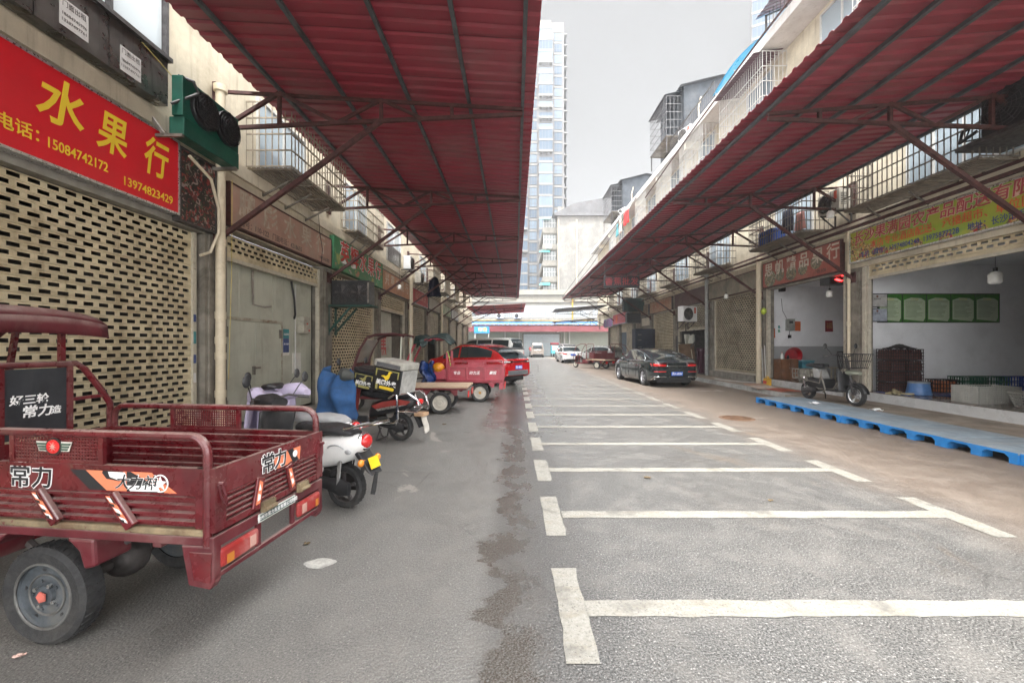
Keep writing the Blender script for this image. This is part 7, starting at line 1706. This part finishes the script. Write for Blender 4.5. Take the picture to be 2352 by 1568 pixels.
m = MB(); m.lathe([(.001, .335), (.20, .33), (.215, .31), (.21, .285), (.206, .285)], (0,0,0), (0,0,1), 28); m.build('lid', M('scuffed_lid', (.16,.19,.22), .5, dirt=.5, dcol=(.4,.38,.3), dsc=5), r, smooth=True)
crate((10.42, 10.75, .362), (.42, .40, .30), crk, 'low black crate right behind the blue tub')
crate((11.25, 10.9, .362), (.5, .4, .34), crk, 'dark crate of orange and striped packs beside the green crate', None, 0, M('orange_packs', (.45,.14,.05), .5, var=.5, sc=16))
gcr = M('green_crate_plastic', (.01,.085,.045), .5, dirt=.2)
for i, x in enumerate((11.85, 12.45)): crate((x, 10.85, .362), (.58, .42, .42), gcr, ('left' if i == 0 else 'right')+' one of two green crates along the shop side wall', 'green crates', 0, None, 7)
for i, x in enumerate((13.08, 13.7)): crate((x, 10.8, .362), (.58, .42, .42), M('blue_crate_plastic', (.01,.05,.28), .5), ('left' if i == 0 else 'right')+' one of two dark blue crates deepest along the shop side wall', 'blue crates', 0, None, 7)
wcr = M('grey_white_plastic', (.42,.42,.38), .55, var=.1, dirt=.3)
crate((10.18, 8.95, .362), (.90, .55, .36), wcr, 'large whitish mesh crate near the shop step', None, 0, None, 16, 8)
r = empty('basket', (10.25, 8.2, .362), 0, 'round whitish mesh basket beside the large whitish crate', 'basket')
m = MB()
for k in range(36):
    a = 2*math.pi*k/36; m.bar((.22*math.cos(a), .22*math.sin(a), .01), (.31*math.cos(a), .31*math.sin(a), .27), .012)
for q in range(6): rr_ = lerp(.22, .31, q/5); m.tube([(rr_*math.cos(a*.2618), rr_*math.sin(a*.2618), .01+.26*q/5) for a in range(24)], .008, 5, closed=True)
m.lathe([(.001, .005), (.22, .005), (.22, .015)], (0,0,0), (0,0,1), 24); m.build('mesh_wall', wcr, r)
m = MB(); m.tube([(.318*math.cos(a*.2618), .318*math.sin(a*.2618), .28) for a in range(24)], .018, 8, closed=True); m.build('rim', wcr, r, smooth=True)
m = MB(); m.grid(lambda u, v: Vector((9.55+2.3*u, 10.0+1.0*v+.15*math.sin(u*9), .366+.004*math.sin(u*23+v*17))), 20, 6); tag(m.build('floor_sheet', M('royal_blue_sheet', (.012,.05,.24), .3, bump=.2), None, smooth=True, solid=.003), 'royal blue sheet spread on the floor under the crates', 'sheet')
m = MB(); m.tube([(9.45, 10.3, .42), (9.5, 10.5, .38), (9.62, 10.35, .40), (9.7, 10.6, .45)], .04, 8); m.bar((9.4, 10.5, .38), (9.75, 10.1, .40), .06, .04); m.bar((9.42, 10.15, .39), (9.7, 10.4, .42), .05, .03); tag(m.build('scrap_wood', M('scrap_wood_mat', (.30,.26,.15), .8), None), 'scraps of wood and foam on the step behind the cargo scooter', 'scrap')
# posters on the first side wall (faces -y)
yw = gy(1)-.12
r = empty('poster_board', (11.62, yw, 2.61), 0, 'row of five green notice posters on the grey shop wall', 'poster')
pg = M('poster_green', (.035,.16,.015), .4, bump=0); pw = M('poster_pale', (.42,.50,.34), .45, var=.06, sc=5, bump=0)
m = MB(); m.box(-1.68, -.014, -.40, 1.68, -.002, .40); m.build('backing', black_plastic, r)
for i in range(5):
    x = -1.33+i*.665
    m = MB(); m.box(x-.32, -.018, -.38, x+.32, -.0145, .38); p = m.build('poster', pg, r)
    m = MB(); m.prism([(-.29, -.31), (.24, -.36), (.29, -.27), (.29, .20), (.18, .27), (-.10, .285), (-.29, .22)], (x, -.0185, 0), (1,0,0), (0,0,1), .0015); m.build('text_field', pw, p)
    m = MB(); rr = random.Random(i)
    for q in range(14): z = .19-q*.033; m.box(x-.25, -.0225, z, x-.25+rr.uniform(.3, .5), -.0205, z+.01)
    m.build('text_lines', M('poster_text', (.13,.20,.10), .5), p)
    text(('管理制度', '卫生制度', '安全制度', '经营制度', '配送制度')[i], .055, M('poster_title', (.5,.45,.1), .5), p, frame((x, -.0215, .235), (1,0,0), (0,0,1)), ext=.0005)
for i, z in enumerate((2.82, 2.42)):
    r = empty('certificate', (9.95-.21, yw, z), 0, ('upper' if i == 0 else 'lower')+' framed certificate left of the green posters', 'certificate')
    r.location.x = 9.99-.06
    m = MB(); m.box(-.29, -.02, -.19, .29, -.002, .19); m.build('frame', black_plastic, r, bevel=.004)
    m = MB(); m.box(-.265, -.024, -.165, .265, -.0205, .165); p = m.build('paper', M('certificate_paper', (.44,.43,.41), .35, bump=0) if i == 0 else M('bluish_paper', (.35,.38,.44), .35, bump=0), r)
    m = MB(); m.prism([(.03*math.cos(a*.5), .03*math.sin(a*.5)) for a in range(13)], (0, -.0245, .11), (1,0,0), (0,0,1), .001); m.build('seal', M('seal_brown', (.2,.08,.05), .5), p)
    text('营业执照' if i == 0 else '许可证', .05, ink_grey, p, frame((0, -.0255, .04), (1,0,0), (0,0,1)), ext=.0004)
# things in the second open shop
yw = gy(2)-.12
def wall_paper(x, z, w, h, mat, label, rot=0, txt=None, name='wall_paper', cat='paper', tm=None):
    r = empty(name, (x, yw-.008, z), 0, label, cat); m = MB(); m.prism([(-w/2, -h/2), (w/2, -h/2), (w/2-.02, h/2), (-w/2, h/2)], (0, 0, 0), (1,0,rot), (-rot,0,1), .004); m.build('sheet', mat, r)
    if txt: text(txt, h*.6, tm or black_ink, r, frame((0, -.0065, 0), (1,0,0), (0,0,1)), ext=.0004)
orp = M('orange_paper', (.52,.105,.02), .6, var=.08)
wall_paper(9.74, 2.05, .19, .36, orp, 'lower orange paper slip on the shop wall', -.03); wall_paper(10.68, 2.31, .24, .36, orp, 'higher orange paper slip right of the meter box', -.06)
wall_paper(11.87, 2.31, .30, .42, M('dark_red_paper', (.22,.03,.035), .6, var=.15, sc=9), 'dark red blessing paper on the shop wall near the pillar', 0, '福', tm=M('gold_print', (.35,.18,.06), .5))
wall_paper(9.98, 2.28, .09, .11, M('teal_tag', (.10,.28,.27), .5), 'small teal tag left of the meter box, upper one'); wall_paper(9.98, 2.13, .09, .11, M('green_tag', (.12,.30,.20), .5), 'small green tag left of the meter box, lower one')
r = empty('meter_box', (10.36, yw, 2.36), 0, 'grey meter box on the wall between the orange slips', 'meter box')
m = MB(); m.box(-.15, -.12, -.22, .15, -.008, .22); m.build('casing', M('grey_enamel', (.26,.27,.25), .5, dirt=.3), r, bevel=.01)
m = MB(); m.box(-.07, -.125, .05, .07, -.1205, .14); m.build('display', black_plastic, r)
m = MB(); m.box(-.05, -.06, -.50, .05, -.01, -.38); m.bar((0, -.02, -.38), (0, -.02, -.22), .015); m.build('switch', black_plastic, r)
wire('thin cable drooping down to the meter box', [(10.05, yw-.03, 3.35), (10.1, yw-.02, 2.9), (10.25, yw-.03, 2.6)], .008)
r = empty('speaker', (10.0, yw-.15, 3.75), 0, 'small black speaker hanging under the ceiling of the second open shop', 'speaker')
m = MB(); m.box(-.09, -.1, -.16, .09, .1, .12); m.build('casing', black_plastic, r, bevel=.03); m = MB(); m.cyl((0, -.101, -.03), (0, -.108, -.03), .06, 16); m.build('cone', dark_steel, r)
r = empty('led_lamp', (9.55, 12.5, 3.42), 0, 'black fan unit with glowing red lights in the shape of a face', 'led unit')
m = MB(); m.box(-.12, -.1, 0, .5, .3, .37); m.build('casing', black_plastic, r, bevel=.01)
rg = flat('glowing_red', (1, .02, .02), .3, emit=3.0)
m = MB()
for x, z, q in ((.13, .26, .024), (.25, .26, .024)): m.cyl((x, -.101, z), (x, -.112, z), q, 12)
m.prism([(.03, .06), (.08, .10), (.15, .08), (.22, .05), (.27, .05), (.25, .02), (.15, .02), (.08, .05)], (0, -.101, .07), (1,0,0), (0,0,1), .012); m.build('red_lamp', rg, r)
m = MB()
for q in range(5): m.box(.04, -.106, .06+q*.05, .34, -.1005, .066+q*.05)
m.build('grille', M('dark_red_glow_grille', (.2,.01,.01), .5), r)
r = empty('basin', (10.42, yw-.14, 1.02), 0, 'big red plastic basin leaning upright against the shop wall', 'basin')
m = MB(); m.lathe([(.001, 0), (.23, 0), (.30, -.13), (.33, -.14), (.33, -.125), (.31, -.115), (.25, .012), (.001, .012)], (0, .1, 0), (0, 1, .12), 32); m.build('body', M('red_basin_plastic', (.38,.012,.02), .4, bump=0), r, smooth=True); r.location.z = 1.2
r = empty('cabinet', (9.95, 15.2, .362), 0, 'brown wooden cabinet inside the second open shop', 'cabinet'); wd = M('brown_wood', (.16,.07,.03), .6, var=.25, sc=4, bump=.1, streak=.4)
m = MB(); m.box(-.32, -.22, .0, .32, .22, .72); m.build('carcass', wd, r, bevel=.008)
for x in (-.155, .155): m = MB(); m.box(x-.145, -.235, .05, x+.145, -.2205, .68); d = m.build('door', wd, r, bevel=.006); m = MB(); m.cyl((x*.2, -.236, .4), (x*.2, -.255, .4), .012, 8); m.build('knob', grey_steel, d)
for i, (x, h, mt, l) in enumerate(((9.78, .22, white_paint, 'white bottle standing on the brown cabinet'), (10.0, .16, black_plastic, 'small dark bottle standing on the brown cabinet'))):
    r = empty('bottle', (x, 15.15, 1.084), 0, l, 'bottle'); m = MB(); m.lathe([(.04, 0), (.045, .02), (.045, h*.65), (.018, h*.8), (.018, h)], (0,0,0), (0,0,1), 14); m.build('body', mt, r, smooth=True); m = MB(); m.cyl((0,0,h+.001), (0,0,h+.03), .02, 10); m.build('cap', red_ink, r)
r = empty('storage_box', (10.62, 15.15, .75), 0, 'cyan plastic box stacked on the cream box in the second open shop', 'box'); m = MB(); m.box(-.22, -.18, 0, .22, .18, .24); m.build('body', M('cyan_plastic', (.07,.25,.32), .5), r, bevel=.02); m = MB(); m.box(-.235, -.195, .2405, .235, .195, .29); m.build('lid', M('cyan_lid', (.12,.33,.40), .5), r, bevel=.012)
r = empty('storage_box', (10.62, 15.15, .362), 0, 'cream box under the cyan plastic box', 'box'); m = MB(); m.box(-.24, -.2, 0, .24, .2, .34); m.build('body', M('cream_plastic', (.45,.43,.36), .5), r, bevel=.02); m = MB(); m.box(-.25, -.21, .3405, .25, .21, .385); m.build('lid', M('cream_lid', (.5,.48,.42), .5), r, bevel=.01)
r = empty('bucket', (11.1, 15.0, .362), 0, 'white paint bucket on the floor next to the cream box', 'bucket'); m = MB(); m.lathe([(.001, .0), (.13, 0), (.155, .34), (.165, .34), (.165, .36), (.145, .36), (.125, .02), (.001, .02)], (0,0,0), (0,0,1), 20); m.build('body', white_paint, r, smooth=True); m = MB(); m.box(-.06, -.156, .12, .06, -.143, .24); m.build('label_patch', M('dull_red_label', (.35,.08,.06), .5), r)
r = empty('stool', (11.5, 14.95, .362), 0, 'low slatted stool beside the white bucket', 'stool')
m = MB(); m.box(-.2, -.17, .40, .2, .17, .44); m.build('seat', M('pale_wood', (.40,.36,.27), .7), r, bevel=.01)
for x in (-.17, .17):
    for y in (-.14, .14): m = MB(); m.bar((x*1.1, y*1.1, 0), (x, y, .4), .035); m.build('leg', MATS['pale_wood'], r)
r = empty('folding_chair', (10.95, 13.6, .362), R(-20), 'black folding chair inside the second open shop', 'chair')
m = MB(); m.box(-.2, -.2, .44, .2, .2, .47); m.build('seat', black_plastic, r, bevel=.01)
m = MB(); m.bar((-.22, .24, 1.0), (.22, .24, 1.0), .05, .06); m.bar((-.2, .22, .47), (-.21, .24, 1.0), .03); m.bar((.2, .22, .47), (.21, .24, 1.0), .03)
for x in (-.07, .07): m.bar((x, .225, .5), (x, .24, .98), .02)
m.build('backrest', dark_steel, r)
for s in (-1, 1): m = MB(); m.bar((s*.2, -.25, 0), (s*.2, .2, .6), .028); m.build('leg', dark_steel, r); m = MB(); m.bar((s*.18, .25, 0), (s*.18, -.18, .46), .028); m.build('leg', dark_steel, r)
# by the thick right drainpipe
r = empty('jug', (9.12, 14.95, .13), 0, 'yellow plastic oil jug at the foot of the thick right drainpipe', 'jug')
m = MB(); m.box(-.09, -.12, 0, .09, .12, .27); m.build('body', M('yellow_jug', (.62,.36,.03), .4), r, bevel=.03); m = MB(); m.cyl((0, -.05, .27), (0, -.05, .33), .03, 12); m.tube([(0, .09, .27), (0, .08, .33), (0, -.01, .33), (0, -.02, .29)], .014, 6); m.build('spout', MATS['yellow_jug'], r, smooth=True); m = MB(); m.box(-.091, -.1, .08, -.0905, .1, .18); m.build('label_patch', red_ink, r)
r = empty('mop', (9.2, 15.25, .13), 0, 'two white mop poles leaning beside the yellow jug', 'mop')
for i, x in enumerate((-.03, .07)): m = MB(); m.tube([(x-.05, -.05, .02), (x, .12, 1.35+i*.1)], .014, 8); m.build('pole', white_steel, r, smooth=True)
m = MB(); m.sphere((-.02, -.05, .10), .1, 10, 6, (1, .8, 1)); m.build('head', M('grey_mop', (.25,.24,.23), .9, bump=.6), r, smooth=True)
r = empty('lime_cap', (9.2, 15.3, 2.85), 0, 'lime green cap hung on the drainpipe', 'cap'); m = MB(); m.sphere((0, 0, 0), .13, 12, 8, (.7, .8, 1)); m.build('body', M('lime_cloth', (.40,.52,.06), .8), r, smooth=True)
crt = M('printed_carton', (.40,.27,.2), .75, var=.15, sc=3, dirt=.2)
for i, (x, y, rz, l, mt) in enumerate(((8.55, 13.35, 12, 'flattened red and white carton nearest the cargo scooter', M('red_print_carton', (.36,.085,.04), .7, var=.5, sc=3.5)), (8.6, 14.3, -8, 'flattened pale carton next to the red printed one', M('pale_carton', (.48,.40,.33), .75, var=.2)))):
    r = empty('flattened_carton', (x, y, .14), R(rz), l, 'carton')
    m = MB(); m.grid(lambda u, v: Vector(((u-.5)*.85, (v-.5)*1.0, .008+.012*math.sin(u*5+v*3+i))), 8, 8); m.build('sheet', mt, r, solid=.006)
    m = MB(); m.grid(lambda u, v: Vector(((u-.5)*.8, .5+.25*v, .01+.05*v)), 6, 3); m.build('flap', MATS['pale_carton'] if i == 0 and 'pale_carton' in MATS else crt, r, solid=.006)
# beside the white outdoor unit: weighing machine, board, broom, purple cloth
mach = M('greasy_machine', (.10,.105,.10), .5, .3, var=.35, sc=6, dirt=.5, dcol=(.06,.04,.03))
r = empty('machine', (8.75, 21.7, .13), R(10), 'greasy weighing machine with a column and platform beside the white outdoor unit', 'machine')
m = MB(); m.box(-.35, -.3, 0, .35, .3, .75); m.build('base', mach, r, bevel=.02)
m = MB(); m.box(-.42, -.36, .7505, .42, .36, .81); m.build('platform', grey_steel, r, bevel=.01)
m = MB(); m.cyl((-.22, .1, .811), (-.22, .1, 1.95), .05, 12); m.bar((-.22, .1, 1.6), (.35, .1, 1.55), .06); m.build('column', dark_steel, r)
m = MB(); m.box(-.1, -.05, .82, .4, .2, 1.0); m.box(.05, 0, 1.05, .38, .2, 1.35); m.build('gear_box', mach, r, bevel=.02)
m = MB(); m.box(-.2, -.32, 1.02, .15, -.0, 1.1); m.cyl((.2, -.1, 1.1), (.2, -.1, 1.38), .12, 14); m.build('scale_pan', white_paint, r, bevel=.01)
r = empty('plywood_board', (8.72, 20.75, .13), R(8), 'brown stained plywood board leaning below the white outdoor unit', 'board')
m = MB(); m.prism([(-.42, 0), (.42, 0), (.42, 1.55), (-.42, 1.5)], (0, 0, 0), (1,0,0), (0,.16,1), -.02); m.build('sheet', M('stained_plywood', (.13,.08,.045), .7, var=.3, sc=3, dirt=.5), r)
r = empty('broom', (8.45, 20.35, .13), R(5), 'straw broom leaning against the plywood board', 'broom')
m = MB(); m.lathe([(.22, 0), (.19, .18), (.09, .42), (.03, .6), (.02, .75)], (0, 0, 0), (0, .18, 1), 14); m.build('bristles', M('straw', (.38,.24,.12), .85, var=.3, sc=20, bump=.6), r, smooth=True)
m = MB(); m.cyl((0, .11, .7), (0, .22, 1.2), .014, 8); m.build('handle', wd, r)
r = empty('pole', (8.8, 20.45, .13), 0, 'pale wooden pole leaning against the plywood board', 'pole'); m = MB(); m.cyl((.08, -.03, 0), (0, .22, 1.25), .018, 8); m.build('rod', MATS['pale_wood'], r)
cloth('hung_cloth', 'dark purple cloth hanging beside the plywood board', 'cloth', (9.2, 20.35, 1.45), .55, 1.25, M('purple_cloth', (.055,.018,.03), .9, bump=.3), (1,0,0))
cloth('plastic_bag', 'pale plastic bags hanging under the white outdoor unit', 'bag', (9.0, 21.3, 2.15), .6, .65, M('pale_bag', (.42,.42,.36), .5, bump=.3), (1,0,0), .1, 3)
wire('black cables tangled under the white outdoor unit', [(8.6, 20.8, 2.7), (8.55, 20.7, 2.3), (8.8, 20.7, 2.1), (9.0, 20.8, 2.35), (9.15, 20.9, 1.8), (8.9, 21.0, 1.5)], .03)
r = empty('tall_cabinet', (8.35, 26.9, .14), R(6), 'tall dark navy covered cabinet in front of the right-hand shops behind the saloon', 'cabinet')
m = MB(); m.box(-.66, -.3, 0, .66, .3, 2.5); m.build('body', M('navy_tarp', (.012,.018,.032), .55, var=.3, bump=.3, bsc=6), r, bevel=.03)
m = MB()
for z in (1.3, 1.75, 2.1): m.box(-.5, -.306, z, -.25, -.3005, z+.04)
m.build('handle', grey_steel, r)
wire('white hose lying on the pavement by the shut shop', [(9.3, 15.9, .16), (9.05, 16.2, .15), (8.75, 16.9, .145), (8.6, 17.8, .145)], .018, white_steel, 'hose', 'hose')
# helmets by the left tricycles
r = empty('helmet', (-2.72, 9.0, .74), 0, 'yellow and black helmet hanging at the delivery scooter', 'helmet'); m = MB(); m.sphere((0, 0, 0), .15, 16, 10, (1.1, .9, .9)); m.build('shell', M('yellow_shell', (.65,.42,.03), .3), r, smooth=True); m = MB(); m.tube([(-.05, -.137*math.cos(a), .138*math.sin(a)) for a in [q*.4-.2 for q in range(9)]], .02, 6); m.build('stripe', black_plastic, r, smooth=True)
r.location = (-2.95, 7.25, .86)
r = empty('helmet', (-2.18, 11.78, .95), 0, 'orange helmet resting in the bright red tricycle', 'helmet'); m = MB(); m.sphere((0, 0, 0), .16, 16, 10, (1.1, .95, .95)); m.build('shell', M('orange_shell', (.62,.24,.01), .3), r, smooth=True); m = MB(); m.box(-.2, -.14, -.06, -.1, .14, .0); m.build('visor', black_plastic, r, bevel=.02)
m = MB(); m.grid(lambda u, v: Vector((-2.62+.34*u+.05*math.sin(v*7), 11.5+.1*math.sin(u*8+v*3), .50+.62*v+.05*math.sin(u*9))), 14, 12); tag(m.build('blue_bundle', M('glossy_blue_cloth', (.012,.035,.14), .3, var=.5, sc=9, bump=.6, bsc=14), None, smooth=True, solid=.08), 'glossy dark blue cloth bundle between the two small tricycles', 'bundle')
# litter on the road
def litter(name, x, y, z, s, mat, label, cat='litter', seed=0):
    rr = random.Random(seed); m = MB(); m.grid(lambda u, v: Vector((x+(u-.5)*s+rr.uniform(-.1, .1)*s, y+(v-.5)*s*.7+rr.uniform(-.1, .1)*s, z+s*.25*rr.random())), 4, 4)
    tag(m.build(name, mat, None, smooth=False, solid=.002), label, cat)
wtis = M('white_tissue', (.78,.78,.78), .8, bump=0)
litter('tissue', 7.35, 10.15, .158, .2, wtis, 'white crumpled tissue on the pallets behind the scooter wheel', seed=1); litter('tissue', 7.95, 9.1, .158, .2, wtis, 'white crumpled tissue on the pallets in front of the scooter', seed=2)
litter('wrapper', -2.54, 2.12, .006, .042, M('red_white_wrapper', (.62,.42,.36), .5, var=.6, sc=30), 'small red and white wrapper at the lower left of the road', seed=3)
leaf = M('dry_leaf', (.12,.085,.045), .8); rr = random.Random(9)
for i, (u, v, l) in enumerate(((705, 1250, 'dry leaf on the asphalt by the tricycle tailgate'), (1487, 1098, 'dry curled leaf inside the second parking bay'), (1770, 1150, 'pale leaf scrap beside a bay line'), (1020, 975, 'dry leaf under the left canopy edge'))):
    y = 1520/(v-792); litter('leaf', (u-1183)*y/950, y, .005, .05+.02*(i % 2), leaf, l, 'leaf', 20+i)
b = MB(); b.lathe([(.001, .006), (.30, .006), (.335, .008), (.36, .002)], (4.85, 9.05, 0), (0,0,1), 32)
for q in range(-4, 5): b.box(4.85-math.sqrt(max(0, .08-(q*.06)**2)), 9.05+q*.06-.008, .0062, 4.85+math.sqrt(max(0, .08-(q*.06)**2)), 9.05+q*.06+.008, .011)
tag(b.build('manhole_cover', M('rusty_iron', (.15,.085,.05), .7, .3, var=.3, dirt=.4), None, smooth=True), 'rusty round manhole cover on the brown silted strip', 'manhole cover')

# dried splashes on the asphalt, wires between the right row and its canopy, stickers on the shutter rail
def splash(x, y, w, h, seed, label):
    rr = random.Random(seed); n = 22; ps = [rr.uniform(.75, 1.15) for _ in range(n)]
    ps = [(ps[i-1]+2*ps[i]+ps[(i+1) % n])/4 for i in range(n)]
    m = MB(); m.add([(x+w*ps[i]*math.cos(2*math.pi*i/n), y+h*ps[i]*math.sin(2*math.pi*i/n), .0035) for i in range(n)], [tuple(range(n))])
    tag(m.build('paint_splash', M('dried_splash', (.40,.39,.36), .8, var=.2, sc=25, bump=.2, dirt=.5, dcol=(.17,.165,.155), dsc=5), None), label, 'stain')
splash(-1.43, 3.03, .12, .075, 1, 'pale dried paint splash on the asphalt below the tricycle tail')
wire('thin slack wire from the right roof slab down to the canopy end', [(8.5, 30, 12.0), (6.2, 35, 8.6), (4.3, 38, 5.95)], .02, n=4)
wire('second thin slack wire from the right roof slab down to the canopy end', [(8.5, 31, 11.6), (6.5, 36, 8.3), (4.5, 39, 5.8)], .02, n=4)
for i, (z, h, mt, l) in enumerate(((1.98, .12, 'notice_blue', 'topmost blue advert sticker on the shutter rail by the drainpipe'), (1.62, .2, 'notice_teal', 'teal advert sticker second from the top on the shutter rail'), (1.3, .14, 'notice_blue', 'small blue advert sticker in the middle of the shutter rail'), (.98, .16, 'notice_paper', 'pale advert sticker lowest on the shutter rail'))):
    m = MB(); LS.box(m, -.0745, -.072, gy(0)-.415, gy(0)-.36, z, z+h); tag(m.build('sticker', MATS[mt], None), l, 'sticker', 'advert stickers on the rail')

# ------------------------------------------------------------------ thin bright air between here and the towers
HAZE = True
if HAZE:
    m = bpy.data.materials.new('thin_haze'); m.use_nodes = True; t = m.node_tree; t.nodes.clear()
    o_ = N(t, 'ShaderNodeOutputMaterial'); v_ = N(t, 'ShaderNodeVolumePrincipled'); v_.inputs['Color'].default_value = (.93, .95, .98, 1); v_.inputs['Density'].default_value = .0011; v_.inputs['Anisotropy'].default_value = .25
    t.links.new(v_.outputs[0], o_.inputs['Volume'])
    b = MB(); b.box(-165, -35, -1, 165, 265, 95); tag(b.build('haze', m), kind='stuff')
